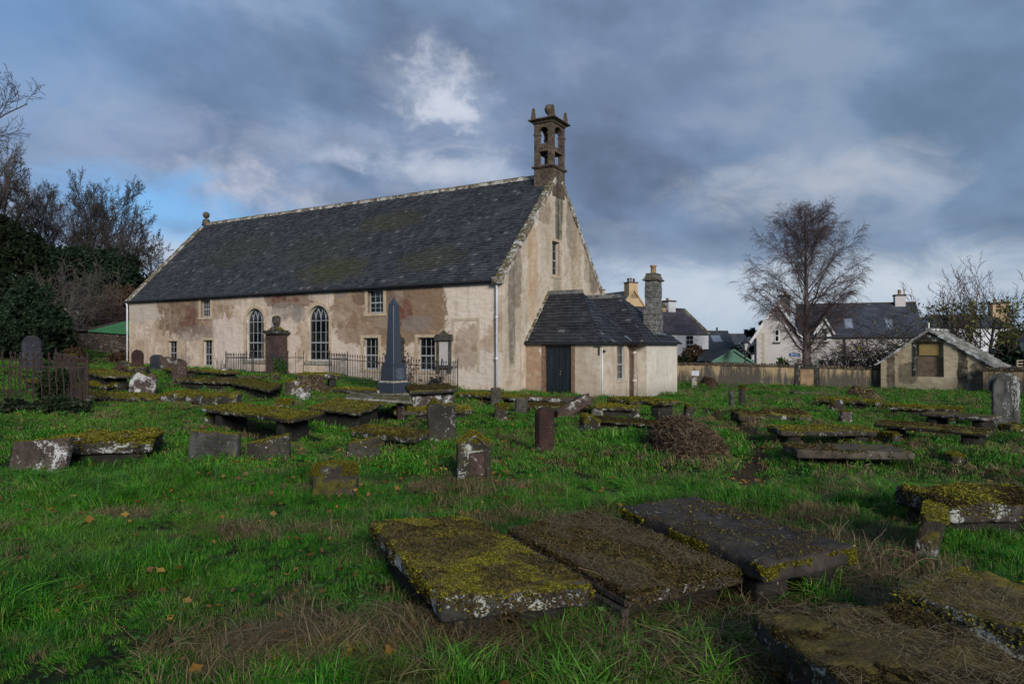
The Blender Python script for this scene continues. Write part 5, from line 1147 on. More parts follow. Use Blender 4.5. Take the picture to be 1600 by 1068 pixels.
mb.build('doorway', M['stone_dark'], yw); MB().box(sa+.16, sb-.16, -.03, -.002, -.5, .48).build('infill', M['brownpanel'] if 'brownpanel' in M else M['brownstone2'] if 'brownstone2' in M else M['tanpanel'] if 'tanpanel' in M else M.setdefault('tanpanel', plain('tan_infill', (.26, .17, .095), .9, .3, 3, .4)), yw)
nt = [along(1083.6), along(1089.5)]
no = MB(); 
for s in nt: no.box(s-.11, s+.11, -.02, -.002, -.02, .28)
no.build('notice', M['paper'], yw)
yard_wall(P2(1536, 34.2), P2(1720, 30.5), -1.4, lambda t: .62, 'dark low wall with mossy coping right of the burial house')[0]
# burial house with stone roof
mp = np.array([20.45, 38.0]); myaw = math.radians(-44); mw = 5.07; mdep = 3.6
mh = empty('burial_house', (*mp, 0), myaw, 'small harled burial house with lichened stone roof and walled-up opening', 'burial house')
zl, za, zr = .90, 2.62, .86; zbm = -1.5
mb = MB(); prof = [(0, zbm), (mw, zbm), (mw, zr), (mw*.46, za), (0, zl)]
mb.prism(prof, 0, mdep); mwall = mb.build('wall', M['maus'], mh)
c = MB().prism([(1.72, .18), (3.02, .18), (3.00, 2.02), (1.70, 2.02)], -.5, .30).build('cut', M['glass']); c.location = (*mp, 0); c.rotation_euler = (0, 0, myaw); bpy.context.view_layer.update(); boolcut(mwall, [c])
MB().box(1.74, 2.98, .22, .29, .19, 1.22).build('infill', M.setdefault('maus_infill', plain('brown_render_infill', (.13, .09, .058), .95, .35, 4, .5)), mh)
MB().box(1.84, 2.78, .16, .28, 1.32, 1.92).build('plaque', M['yellow_board'], mh)
mb = MB().box(1.60, 1.72, -.05, .2, .2, 2.05); mb.box(1.50, 3.12, -.06, .2, 2.05, 2.15); mb.add([(1.6, -.05, 2.15), (3.0, -.05, 2.15), (2.45, -.05, 2.58), (1.6, .15, 2.15), (3.0, .15, 2.15), (2.45, .15, 2.58)], [(0,1,2), (5,4,3), (0,3,4,1), (1,4,5,2), (2,5,3,0)])
mb.build('opening_frame', M['stone_dark'], mh, bevel=.01)
M['roofstone'] = stone('lichened_roof_slabs', (.17, .165, .155), (.30, .295, .28), .35, 1.0, lich=(.55, .56, .55), lsc=2)
def stoneroof(s0, s1, nm):
    mb = MB(); a = Vector((s0[0], 0, s0[1])); b = Vector((s1[0], 0, s1[1])); d = (b-a); Ld = d.length; d.normalize(); nr = Vector((-d.z, 0, d.x)); 
    if nr.z < 0: nr = -nr
    k = 7; rr_ = random.Random(3)
    for i in range(k):
        y = -.14
        while y < mdep+.1:
            wv = rr_.uniform(.5, .9); y1 = min(y+wv, mdep+.12); t0 = Ld*i/k-.05; t1 = Ld*(i+1)/k; lift = .07*(1)
            P = [a+d*t0+nr*(lift+.03+rr_.uniform(0, .02)), a+d*t1+nr*.05]
            V = [(p.x, yy, p.z) for p in P for yy in (y, y1-.012)]+[(p.x-nr.x*.09, yy, p.z-nr.z*.09) for p in P for yy in (y, y1-.012)]
            mb.add(V, [(0,1,3,2), (4,6,7,5), (0,4,5,1), (2,3,7,6), (0,2,6,4), (1,5,7,3)]); y = y1
    mb.build(nm, M['roofstone'], mh)
stoneroof((-.22, zl-.16), (mw*.46, za), 'roof'); stoneroof((mw+.22, zr-.16), (mw*.46, za), 'roof')
MB().bar((mw*.46, -.14, za+.08), (mw*.46, mdep+.1, za+.08), .26, .12).build('ridge', M['roofstone'], mh)
MB().tube([(mw*.46-.1, .4, za), (mw*.46-.1, .4, za+.45)], .04, 8).build('vent_pipe', M['paint_white'], mh)
# generic gabled house: origin at its front left corner, x along the front, y depth
def chimney(parent, x, y, z0, z1, w, d, mat, pots, potm='terra'):
    o = MB().box(x-w/2, x+w/2, y-d/2, y+d/2, z0, z1).build('chimney', M[mat], parent)
    MB().box(x-w/2-.06, x+w/2+.06, y-d/2-.06, y+d/2+.06, z1, z1+.12).build('chimney_cap', M['stone_grey'], o)
    for (ox, pm_, ph) in pots: MB().lathe([(.14, 0), (.13, .03), (.11, ph-.08), (.15, ph-.06), (.15, ph), (.1, ph)], 10, (x+ox, y, z1+.12)).build('chimney_pot', M[pm_], o, True)
    return o
def winbox(parent, x0, x1, z0, z1, y=0.0, mat='paint_white', bars=(1,), mul=0, sill=True, glass='glass'):
    mb = MB(); f = .07; mb.box(x0, x0+f, y-.05, y+.02, z0, z1); mb.box(x1-f, x1, y-.05, y+.02, z0, z1); mb.box(x0+f, x1-f, y-.05, y+.02, z0, z0+f); mb.box(x0+f, x1-f, y-.05, y+.02, z1-f, z1)
    for i in range(1, len(bars)+1): z = z0+(z1-z0)*i/(len(bars)+1); mb.box(x0+f, x1-f, y-.045, y+.01, z-.035, z+.035)
    for i in range(1, mul+1): x = x0+(x1-x0)*i/(mul+1); mb.box(x-.02, x+.02, y-.04, y+.01, z0+f, z1-f)
    wn = mb.build('window', M[mat], parent); MB().box(x0+.02, x1-.02, y-.03, y-.012, z0+.02, z1-.02).build('pane', M[glass], wn)
    if sill: MB().box(x0-.08, x1+.08, y-.12, y, z0-.12, z0-.002).build('sill', M['stone_grey'], wn)
    return wn
def house(origin, yaw, L, D, ze, zr, wallm, slatem, label, gauge=.28, name='house', zb=-2.5, ovh=.18, seed=1):
    h = empty(name, (*origin, 0), yaw, label, 'house')
    mb = MB(); V = [(x, y, z) for x in (0, L) for y, z in ((0, zb), (D, zb), (D, ze), (D/2, zr), (0, ze))]
    mb.add(V, [(4,3,2,1,0), (5,6,7,8,9), (0,1,6,5), (1,2,7,6), (2,3,8,7), (3,4,9,8), (4,0,5,9)]); mb.build('wall', M[wallm], h)
    k = (zr-ze)/(D/2); s = math.hypot(D/2+ovh, (zr-ze)+k*ovh)
    slates('roof', (-.05, -ovh, ze-ovh*k+.05), (1, 0, 0), (0, D/2, zr-ze), [(0, 0), (L+.1, 0), (L+.1, s), (0, s)], M[slatem], h, gauge, .34, seed=seed, jit=.5)
    slates('roof', (-.05, D+ovh, ze-ovh*k+.05), (1, 0, 0), (0, -D/2, zr-ze), [(0, 0), (L+.1, 0), (L+.1, s), (0, s)], M[slatem], h, gauge, .34, seed=seed+1, jit=.5)
    MB().bar((-.05, D/2, zr+.07), (L+.05, D/2, zr+.07), .22, .10).build('ridge', M['stone_grey'], h)
    return h
# white cottage with purple slates
a = P2(1040, 57); b = P2(1107, 60); L, yaw = frame(a, b); a = a-(b-a)/L*6; L += 6
h = house(a, yaw, L, 5.6, pz(521, 60), pz(484, 62.6), 'harl_white', 'slate_p', 'white cottage with purple slate roof and two unlike chimneys behind the vestry', seed=50)
xc = lambda px: L-(L-6)*(1107-px)/67.0
winbox(h, xc(1070.5), xc(1082), pz(545, 60), pz(524, 60), mul=1, bars=(1, 1), mat='pvc', glass='glass')
mb = MB().bar((L-.1, -.1, pz(521, 60)), (L-.1, 2.8, pz(484, 62.6)+.05), .35, .16); mb.bar((L-.1, 5.7, pz(521, 60)), (L-.1, 2.8, pz(484, 62.6)+.05), .35, .16); mb.build('coping', M['coping'], h, bevel=.02)
chimney(h, xc(1083)-.1, 2.8, pz(498, 62), pz(472.5, 62), .88, .9, 'harl_white', [(-.12, 'terra', .22)])
o = chimney(h, xc(1066), 2.8, pz(498, 62), pz(482, 62), .95, .9, 'harl_tan', [(.05, 'terra', .95)]); MB().frustum(1.0, 1.0, .5, .5, pz(482, 62)+.12, pz(477, 62)+.2, (xc(1066), 2.8)).build('chimney_cap', M['moss_cap'], o)
# tan-harled gabled house behind the vestry chimney
Y = 78; g0 = px_x(975, Y); gw_ = px_x(1010, Y)-g0
h = empty('house', (g0-.4, Y, 0), math.radians(24), 'tan-harled house with broad chimneys behind the vestry roof', 'house')
kf = 1/math.cos(math.radians(24)); gx = lambda px: (px_x(px, Y)-g0+.4)*kf; gz_ = lambda py: pz(py, Y)
mb = MB().prism([(gx(971), -2), (gx(1012), -2), (gx(1012), gz_(480)), (gx(992), gz_(452)), (gx(971), gz_(478))], 0, 8.0); mb.build('wall', M['harl_tan'], h)
kz = (gz_(452)-gz_(478)); kx_ = gx(992)-gx(971)
M['mossroof'] = slatemat('mossy_village_slate', (.07, .07, .06), (.12, .12, .10), .7)
slates('roof', (gx(971)-.15, .15, gz_(478)+.03), (0, 1, 0), (kx_+.15, 0, kz), [(0, 0), (8.0, 0), (8.0, math.hypot(kx_+.1, kz)), (0, math.hypot(kx_+.1, kz))], M['mossroof'], h, .3, .4, seed=56, jit=.5)
slates('roof', (gx(1012)+.15, .15, gz_(480)+.03), (0, 1, 0), (-kx_-.1, 0, kz), [(0, 0), (8.0, 0), (8.0, math.hypot(kx_, kz)), (0, math.hypot(kx_, kz))], M['mossroof'], h, .3, .4, seed=57, jit=.5)
mb = MB().bar((gx(971), 0, gz_(478)), (gx(992), 0, gz_(451.5)), .3, .14); mb.bar((gx(1012), 0, gz_(480)), (gx(992), 0, gz_(451.5)), .3, .14); mb.build('coping', M['harl_tan'], h)
chimney(h, gx(991.5), .5, gz_(465), gz_(441), 1.2, 1.0, 'harl_tan', [(-.38, 'iron', .45), (0, 'terra', .5), (.38, 'iron', .42)]); chimney(h, gx(992), 7.6, gz_(475), gz_(445), 1.1, .9, 'harl_tan', [(-.3, 'iron', .4), (0, 'iron', .35), (.3, 'iron', .35)])
# dark-roofed house with skylight
a = P2(1098, 66); b = P2(1153, 66); L, yaw = frame(a, b)
h = house(a, yaw, L, 6.5, pz(550, 66), pz(518, 69), 'harl_white', 'slate3', 'grey-roofed house with one skylight, beyond the green shed', seed=60)
def skylight(h, x0, x1, y0, D, ze, zr, t0, t1):
    k = Vector((0, D/2, zr-ze)).normalized(); nn = Vector((0, -(zr-ze), D/2)).normalized(); mb = MB(); p0 = Vector((0, 0, ze))+k*t0+nn*.10; p1 = Vector((0, 0, ze))+k*t1+nn*.10
    V = [(x0, p0.y, p0.z), (x1, p0.y, p0.z), (x1, p1.y, p1.z), (x0, p1.y, p1.z)]; V2 = [(v[0], v[1]+nn.y*.06, v[2]+nn.z*.06) for v in V]; V0 = [(v[0], v[1]-nn.y*.12, v[2]-nn.z*.12) for v in V]
    wn = mb.add(V0+V, [(4,5,6,7), (0,1,5,4), (1,2,6,5), (2,3,7,6), (3,0,4,7)]).build('skylight', M['lead'], h)
    ix = .08; e = .1; q0 = p0+k*e+nn*.012; q1 = p1-k*e+nn*.012
    mk('pane', [(x0+ix, q0.y, q0.z), (x1-ix, q0.y, q0.z), (x1-ix, q1.y, q1.z), (x0+ix, q1.y, q1.z)], [(0, 1, 2, 3)], M['skyglass'], wn); return wn
def skyglass():
    m, g = newmat('skylight_glass'); finish(g, (.22, .25, .29), .12, spec=.9); return m
M['skyglass'] = skyglass()
sx = lambda px: px_x(px, 66)-a[0]
skylight(h, sx(1121), sx(1137), 0, 6.5, pz(550, 66), pz(518, 69), 1.7, 3.0); MB().tube([(sx(1136), 3.25, pz(519, 69)), (sx(1136), 3.25, pz(511, 69))], .09, 8).build('flue', M['iron'], h)
a2 = P2(1150, 72); b2 = P2(1200, 72); L, yaw = frame(a2, b2); house(a2, yaw, L, 6.5, pz(552, 72), pz(522.5, 75), 'harl_white', 'slate3', 'low grey roof between the lamp post and the dormered cottage', seed=63)
# green shed
Y = 48; s0 = px_x(1114, Y); sh = empty('shed', (s0, Y, 0), 0, 'dark green boarded shed with felt roof behind the yard wall', 'shed'); X_ = lambda px: px_x(px, Y)-s0; Zs = lambda py: pz(py, Y)
mb = MB().prism([(X_(1114), -1.5), (X_(1177), -1.5), (X_(1177), Zs(567)), (X_(1146), Zs(547.5)), (X_(1114), Zs(565))], 0, 3.2); wl = mb.build('wall', M['green_wood'], sh)
bd = MB()
for k in range(9):
    z = Zs(577)+.18*k; xa = max(X_(1114)+.02, X_(1114)+(z-Zs(565))*(X_(1146)-X_(1114))/(Zs(547.5)-Zs(565))); xb = min(X_(1177)-.02, X_(1177)-(z-Zs(567))*(X_(1177)-X_(1146))/(Zs(547.5)-Zs(567)))
    if xb > xa+.1: bd.box(xa+.05, xb-.05, -.02, -.001, z, z+.165)
bd.build('boards', M['green_wood'], sh)
def rf(x0, z0, x1, z1, y0, y1, sh_, mat='felt'):
    V = [(x0, y0, z0), (x1, y0, z1), (x1, y1, z1), (x0, y1, z0)]; return MB().add(V+[(v[0], v[1], v[2]+.06) for v in V], [(3,2,1,0), (4,5,6,7), (0,1,5,4), (1,2,6,5), (2,3,7,6), (3,0,4,7)]).build('roof', M[mat], sh_)
rf(X_(1112)-.1, Zs(565.5), X_(1146), Zs(546.5), -.12, 3.3, sh); rf(X_(1178)+.1, Zs(567.5), X_(1146), Zs(546.5), -.12, 3.3, sh)
mb = MB().bar((X_(1112), -.14, Zs(565)), (X_(1146), -.14, Zs(546.3)), .04, .14); mb.bar((X_(1178), -.14, Zs(567)), (X_(1146), -.14, Zs(546.3)), .04, .14); mb.build('bargeboard', M['green_wood'], sh)
Y = 50.5; s0 = px_x(1092, Y); sh = empty('shed', (s0, Y, 0), 0, 'long dark felt-roofed lean-to left of the green shed gable', 'shed'); X_ = lambda px: px_x(px, Y)-s0; Zs = lambda py: pz(py, Y)
MB().box(X_(1092), X_(1135), 0, 2.5, -1.5, Zs(563)).build('wall', M['green_wood'], sh)
V = [(X_(1088), -.2, Zs(564)), (X_(1138), -.2, Zs(564)), (X_(1146), 2.6, Zs(547)), (X_(1108), 2.6, Zs(547))]; MB().add(V+[(v[0], v[1], v[2]+.07) for v in V], [(3,2,1,0), (4,5,6,7), (0,1,5,4), (1,2,6,5), (2,3,7,6), (3,0,4,7)]).build('roof', M['felt'], sh)
# white-harled cottage with dormer
Y = 55.0; ca = P2(1249, 56.0); cb = P2(1446, 53.0); L, yaw = frame(ca, cb); D = 7.4; ze, zr = pz(526, 55), pz(475.5, 58.3)
cot = house(ca, yaw, L, D, ze, zr, 'harl_cottage', 'slate3', 'large pale cottage with front gable, dormer and skylights behind the birch', name='cottage', gauge=.24, seed=70)
kx = lambda px: ((px-800)/F*ca[1]-ca[0])/((cb-ca)[0]/L-(px-800)/F*(cb-ca)[1]/L)
# projecting gable
gw0, gw1 = kx(1178.5)-.0, kx(1250); gd = 1.1; apx = (gw0+gw1)/2; zap = pz(472, 55)
mb = MB(); V = [(x, y, z) for y in (-gd, D*.5) for x, z in ((gw0, -2.5), (gw1, -2.5), (gw1, ze), (apx, zap), (gw0, ze))]
mb.add(V, [(0,1,2,3,4), (9,8,7,6,5), (0,5,6,1), (1,6,7,2), (2,7,8,3), (3,8,9,4), (4,9,5,0)]); mb.build('gable_wall', M['harl_cottage'], cot)
sg = math.hypot(apx-gw0+.3, (zap-ze)*(apx-gw0+.3)/(apx-gw0)); kk = (zap-ze)/(apx-gw0)
slates('roof', (gw0-.3, -gd-.2, ze-.3*kk+.06), (0, 1, 0), (1, 0, kk), [(0, 0), (D*.5+gd+.2, 0), (D*.5+gd+.2, sg), (0, sg)], M['slate3'], cot, .24, .34, seed=72, jit=.5)
slates('roof', (gw1+.3, -gd-.2, ze-.3*kk+.06), (0, 1, 0), (-1, 0, kk), [(0, 0), (D*.5+gd+.2, 0), (D*.5+gd+.2, sg), (0, sg)], M['slate3'], cot, .24, .34, seed=73, jit=.5)
mb = MB().bar((gw0-.32, -gd-.24, ze-.32*kk), (apx, -gd-.24, zap+.02), .05, .20); mb.bar((gw1+.32, -gd-.24, ze-.32*kk), (apx, -gd-.24, zap+.02), .05, .20); mb.build('bargeboard', M['paint_white'], cot)
winbox(cot, kx(1209.6), kx(1217), pz(534, 55), pz(514, 55), y=-gd-.003)
mb = MB()
for k in range(14): z = pz(572, 54)+.19*k; mb.box(gw0+.62-.09*(k % 2), gw0+.80, -gd-.02, -gd-.001, z, z+.17)
mb.build('quoins', M['margin2'], cot)
gt = MB().bar((gw1, -.25, ze-.02), (L+.1, -.25, ze-.02), .10, .10)
for px in (1266, 1320): gt.tube([(kx(px), -.12, ze), (kx(px), -.10, -2)], .06, 8)
gt.tube([(gw0+.12, -gd-.10, ze-.1), (gw0+.12, -gd-.1, -2)], .07, 8); gt.bar((gw0-.35, -gd-.2, ze-.35*kk+.02), (gw0-.35, D*.5, ze-.35*kk+.02), .10, .10)
gt.build('gutter', M['iron'], cot)
# dormer
x0, x1 = kx(1276), kx(1299); zb_, zw = pz(536, 54.5), pz(512, 54.5); zp = pz(495.5, 54.5)
mb = MB().prism([(x0, ze-.3), (x1, ze-.3), (x1, zw-.1), ((x0+x1)/2, zp), (x0, zw-.1)], -.06, 2.6); dm_ = mb.build('dormer', M['paint_white'], cot)
mm = (x0+x1)/2; kd = (zp-zw+.1)/(mm-x0); sd_ = math.hypot(mm-x0+.22, (mm-x0+.22)*kd)
slates('dormer_roof', (x0-.22, -.2, zw-.1-.22*kd+.05), (0, 1, 0), (1, 0, kd), [(0, 0), (3.0, 0), (3.0, sd_), (0, sd_)], M['slate3'], dm_, .2, .3, seed=80, jit=.5); slates('dormer_roof', (x1+.22, -.2, zw-.1-.22*kd+.05), (0, 1, 0), (-1, 0, kd), [(0, 0), (3.0, 0), (3.0, sd_), (0, sd_)], M['slate3'], dm_, .2, .3, seed=81, jit=.5)
mb = MB().bar((x0-.24, -.24, zw-.1-.24*kd), (mm, -.24, zp+.03), .04, .13); mb.bar((x1+.24, -.24, zw-.1-.24*kd), (mm, -.24, zp+.03), .04, .13); mb.build('bargeboard', M['paint_white'], dm_)
winbox(cot, kx(1282.5), kx(1293), pz(533, 54.5), pz(511.5, 54.5), y=-.065)
skylight(cot, kx(1322), kx(1336), 0, D, ze, zr, 1.0, 2.4); skylight(cot, kx(1388), kx(1400), 0, D, ze, zr, .9, 2.2)
for xa, xb, m_ in ((1277, 1288, 'glass'), (1293, 1303, 'glass'), (1325, 1339, 'glass'), (1352, 1359, 'glass')): winbox(cot, kx(xa), kx(xb), pz(580, 54), pz(561.5, 54), y=-.003, bars=(), mat='paint_white')
chimney(cot, kx(1229.5), D*.5, zr-1, pz(461, 58), .85, 1.1, 'chimney', [(0, 'terra', .35)]); chimney(cot, kx(1420), D*.5, zr-.8, pz(464, 58), .75, .9, 'harl_cottage', [(0, 'terra', .4)])
sgn = MB().box(kx(1232.5), kx(1248.5), -gd-.05, -gd-.01, pz(556.5, 54.3), pz(551.5, 54.3)).build('street_sign', M['blue_sign'], cot)
tx_ = MB()
for xa, xb in ((1234.6, 1240.0), (1241.4, 1247.6)): tx_.box(kx(xa), kx(xb), -gd-.056, -gd-.051, pz(554.9, 54.3), pz(553.1, 54.3))
tx_.build('lettering', M.setdefault('sign_lettering', plain('pale_blue_lettering', (.28, .40, .60), .5, .1, 8, .0)), sgn)
# house behind the trees at the right
a = P2(1470, 58); b = P2(1580, 57); L, yaw = frame(a, b); h = house(a, yaw, L, 6, pz(512, 58), pz(494, 61), 'harl_white', 'slate3', 'white house almost hidden behind the leafy bare tree at right', seed=90)
chimney(h, px_x(1538, 61)-a[0], 3, pz(505, 61), pz(476, 61), 1.3, .9, 'harl_tan', [(-.3, 'terra', .3), (.3, 'terra', .3)]); winbox(h, 1.5, 2.3, .3, 1.7); winbox(h, 3.6, 4.4, .3, 1.7)
a = P2(1436, 60); b = P2(1500, 60); L, yaw = frame(a, b); house(a, yaw, L, 6, pz(530, 60), pz(497, 63), 'harl_white', 'slate3', 'dark-roofed wing behind the twiggy tree right of the cottage', seed=93)
# street lamps
def lamp(px, Y, ztop, label, zb=-1.2):
    x = px_x(px, Y); r = empty('street_lamp', (x, Y, zb), 0, label, 'street lamp', None); H_ = ztop-zb
    MB().lathe([(.11, 0), (.11, .7), (.07, .8), (.05, H_-1.0), (.07, H_-.95), (.03, H_-.80)], 10).build('post', M['iron'], r, True)
    mb = MB().lathe([(.36, H_-.30), (.30, H_-.24), (.10, H_-.10), (.05, H_-.04), (.06, H_), (.01, H_+.07)], 6); mb.lathe([(.12, H_-.82), (.14, H_-.78)], 6)
    for k in range(6): a_ = math.pi/3*k; mb.bar((.13*math.cos(a_), .13*math.sin(a_), H_-.80), (.30*math.cos(a_), .30*math.sin(a_), H_-.28), .025)
    mb.build('lantern', M['iron'], r); MB().lathe([(.115, H_-.79), (.28, H_-.30)], 6).build('lantern_glass', M['lampglass'], r)
def lampglass():
    m, g = newmat('lantern_glass'); finish(g, (.42, .43, .42), .2, spec=.5); return m
M['lampglass'] = lampglass()
lamp(1164.5, 46, pz(529, 46), 'black lantern street lamp beside the green shed'); lamp(1601, 33, pz(523, 33), 'black street lamp cut off by the right edge of the picture')
# gate and bench rail seen over the right-hand wall
mb = MB(); Y = 37
for py in (563, 567.5, 572): mb.bar((0, 0, pz(py, Y)), (2.4, 0, pz(py, Y)), .05, .07)
for x in (0, .75, 1.5, 2.3): mb.bar((x, 0, pz(577, Y)-1.2), (x, 0, pz(562, Y)), .08, .08)
o = mb.build('field_gate', M['timber'], loc=(px_x(1589, Y), Y, 0)); tag(o, 'weathered timber gate showing over the wall at the right edge', 'gate')
# left: green corrugated roof on a dark rubble wall, pale tunnel behind
A = P2(122, 46); B = P2(206, 45); L, yaw = frame(A, B); sh = empty('outbuilding', (*A, 0), yaw, 'rubble outbuilding with bright green corrugated roof at the far church corner', 'outbuilding')
zt0, zt1 = pz(516, 46), pz(522, 45); V = [(x, y, z) for x, z in ((0, zt0), (L, zt1)) for y, z in ((0, 0.0), (3.2, 0.0), (3.2, z+.7), (0, z))]
MB().add(V, [(0,1,2,3), (7,6,5,4), (0,4,5,1), (1,5,6,2), (2,6,7,3), (3,7,4,0)]).build('wall', M['rubble_dark'], sh)
n = 60; V = []; xr0 = L*.22
for i in range(n+1):
    x = xr0+(L+.3-xr0)*i/n; c_ = .035*(1 if i % 2 else -1); t = x/L; z = zt0+(zt1-zt0)*t; V += [(x, -.22, z-.02+c_), (x, 3.3, z+.82+c_)]
mk('roof', V, [(2*i, 2*i+2, 2*i+3, 2*i+1) for i in range(n)], M['green_tin'], sh)
MB().bar((-.2, -.1, zt0+.02), (xr0, -.1, zt0+.02), .5, .12).build('coping', M['stone_dark'], sh)
Y = 53; tn = MB(); P = []
R_ = 2.6; cx, cz = px_x(120, Y), pz(505, Y)
V = []
for j in range(7):
    y = j*1.2
    for k in range(13): t = math.pi*k/12; V.append((R_*math.cos(t), y, .2+(R_*.62)*math.sin(t)**.8+random.uniform(-.03, .03)))
tn.add(V, [(j*13+k, j*13+k+1, (j+1)*13+k+1, (j+1)*13+k) for j in range(6) for k in range(12)]+[tuple(range(13))]); o = tn.build('garden_tunnel', M['tunnel'] if 'tunnel' in M else M.setdefault('tunnel', plain('dull_polythene', (.42, .42, .38), .5, .2, 2, .3)), loc=(cx-1.2, Y, cz-.6), rz=math.radians(20)); tag(o, 'pale rounded polythene garden tunnel half hidden by the evergreens', 'garden tunnel')
o = tag(MB().box(-.9, .9, -.4, .4, 0, 3.2).build('rail', M['bark']), None) if False else None
# ---------------------------------------------------------------- trees
def grow(segs, p, d, L, r, lev, P, rs):
    """one limb: a wandering polyline that carries smaller limbs"""
    k = P['k'][lev]; pts = [p]; rad = [r]; r_end = r*P['taper'][lev]; step = L/k; dirs = []
    for i in range(k):
        d = d+Vector(rs.normal(size=3))*P['wob'][lev]; d.z += P['lift'][lev]; d.normalize(); p = p+d*step; pts.append(p); rad.append(r+(r_end-r)*(i+1)/k); dirs.append(d.copy())
    for i in range(k): segs.append((pts[i], pts[i+1], rad[i], rad[i+1], lev))
    if lev+1 >= len(P['n']): return
    nb = P['n'][lev+1]; st = P['start'][lev]
    for j in range(nb):
        t = st+(1-st)*(j+rs.uniform(.1, .9))/nb; i = min(k-1, int(t*k)); q = pts[i].lerp(pts[i+1], t*k-i); dd = dirs[i]
        ax = dd.cross(Vector(rs.normal(size=3))).normalized(); ang = math.radians(P['ang'][lev+1]*rs.uniform(.7, 1.3)); nd = (dd*math.cos(ang)+ax*math.sin(ang)).normalized()
        ll = P['len'][lev+1]*L*rs.uniform(.7, 1.15)*(1-P['fall'][lev]*t); rr_ = max(P['rmin'], (rad[i]*P['rr'][lev+1]))
        grow(segs, q, nd, ll, rr_, lev+1, P, rs)
def tubes(name, S, mat, parent, n, rmul=1.0):
    if not S: return
    p = np.array([[*a] for a, b, _, _, _ in S]); q = np.array([[*b] for a, b, _, _, _ in S]); r0 = np.array([s[2] for s in S])*rmul; r1 = np.array([s[3] for s in S])*rmul
    d = q-p; L = np.linalg.norm(d, axis=1, keepdims=True)+1e-9; d = d/L; ref = np.where(np.abs(d[:, 2:3]) < .9, [[0, 0, 1.]], [[1., 0, 0]]); a = np.cross(d, ref); a /= np.linalg.norm(a, axis=1, keepdims=True); b = np.cross(d, a)
    t = 2*np.pi*np.arange(n)/n; ring = a[:, None]*np.cos(t)[None, :, None]+b[:, None]*np.sin(t)[None, :, None]
    V = np.concatenate([p[:, None]-d[:, None]*r0[:, None, None]*.3+ring*r0[:, None, None], q[:, None]+ring*r1[:, None, None]], 1).reshape(-1, 3); k = np.arange(n); base = np.arange(len(S))[:, None, None]*2*n
    Fc = (base+np.stack([k, (k+1) % n, (k+1) % n+n, k+n], -1)[None]).reshape(-1, 4)
    return mk(name, V, Fc, mat, parent, n > 4)
BARE = dict(k=[7, 6, 5, 4, 3], taper=[.35, .35, .4, .5, .6], wob=[.07, .12, .16, .2, .25], lift=[.02, .05, .05, .03, .0], n=[1, 13, 9, 7, 5], start=[.22, .25, .2, .15], ang=[0, 48, 42, 40, 42], len=[1, .62, .50, .48, .5], fall=[.45, .45, .4, .4], rr=[1, .42, .45, .5, .6], rmin=.015)
def baretree(px, Y, ptop, rtrunk, label, P, seed, bark='bark', twig='twig', lean=(0, 0), group=None, base=None, name='bare_tree', nstem=1, fr=1.0, spread=.0, leafm=None, nleaf=0, lsize=(.05, .09), lz=(0, 1), zb=None, cat='tree', trunk_h=.55):
    rs = np.random.RandomState(seed); x = px_x(px, Y); z = float(base_h(x, Y)) if zb is None else zb; Ht = pz(ptop, Y)-z
    root = empty(name, (x, Y, z), 0, label, cat, group); S = []
    for i in range(nstem):
        a = 2*math.pi*i/max(1, nstem)+rs.uniform(0, 1); dv = Vector((math.cos(a)*spread*(nstem > 1)+lean[0], math.sin(a)*spread*(nstem > 1)+lean[1], 1)).normalized()
        grow(S, Vector((math.cos(a)*.1*(nstem > 1), math.sin(a)*.1*(nstem > 1), -.3)), dv, Ht*trunk_h*(rs.uniform(.75, 1.0) if nstem > 1 else 1), rtrunk/(nstem**.5), 0, P, rs)
    # scale so that the top meets the height asked for
    zt_ = max(s[1].z for s in S); f = Ht/zt_
    S = [(Vector((a.x*f*fr, a.y*f*fr, a.z*f)), Vector((b.x*f*fr, b.y*f*fr, b.z*f)), r0, r1, l) for a, b, r0, r1, l in S]
    tubes('trunk', [s for s in S if s[4] <= 1], M[bark], root, 7); tubes('twigs', [s for s in S if s[4] >= 2], M[twig], root, 3)
    if leafm:
        T = [s for s in S if s[4] >= 2 and lz[0] < s[1].z/Ht < lz[1]]; idx = rs.randint(0, len(T), nleaf)
        pts = np.array([[*T[i][1]] for i in idx])+rs.normal(size=(nleaf, 3))*.12; leaves('leaves', pts, lsize, M[leafm], rs, root)
    return root
def crown(name, root, blobs, n, size, mat, seed, gap=.0, flat=.0, hollow=.55):
    """leaf-sized faces spread through uneven masses; blobs: (x,y,z,rx,ry,rz)"""
    rs = np.random.RandomState(seed); B = np.array(blobs, float); vol = B[:, 3]*B[:, 4]*B[:, 5]; pick = rs.choice(len(B), n*2, p=vol/vol.sum())
    d = rs.normal(size=(n*2, 3)); d /= np.linalg.norm(d, axis=1, keepdims=True); rad = (hollow+(1-hollow)*rs.rand(n*2, 1))
    q = B[pick, :3]+d*rad*B[pick, 3:]*(1+.35*fbm(d*2.3+pick[:, None]*3.1, 3, seed)[:, None]*1.6)
    keep = fbm(q*1.15/max(size[1]*5, .4)+seed, 4, seed+3) > gap-.12; q = q[keep][:n]
    return leaves(name, q, size, mat, rs, root, flat, 1.5)
SPIKY = {57, 58, 59}
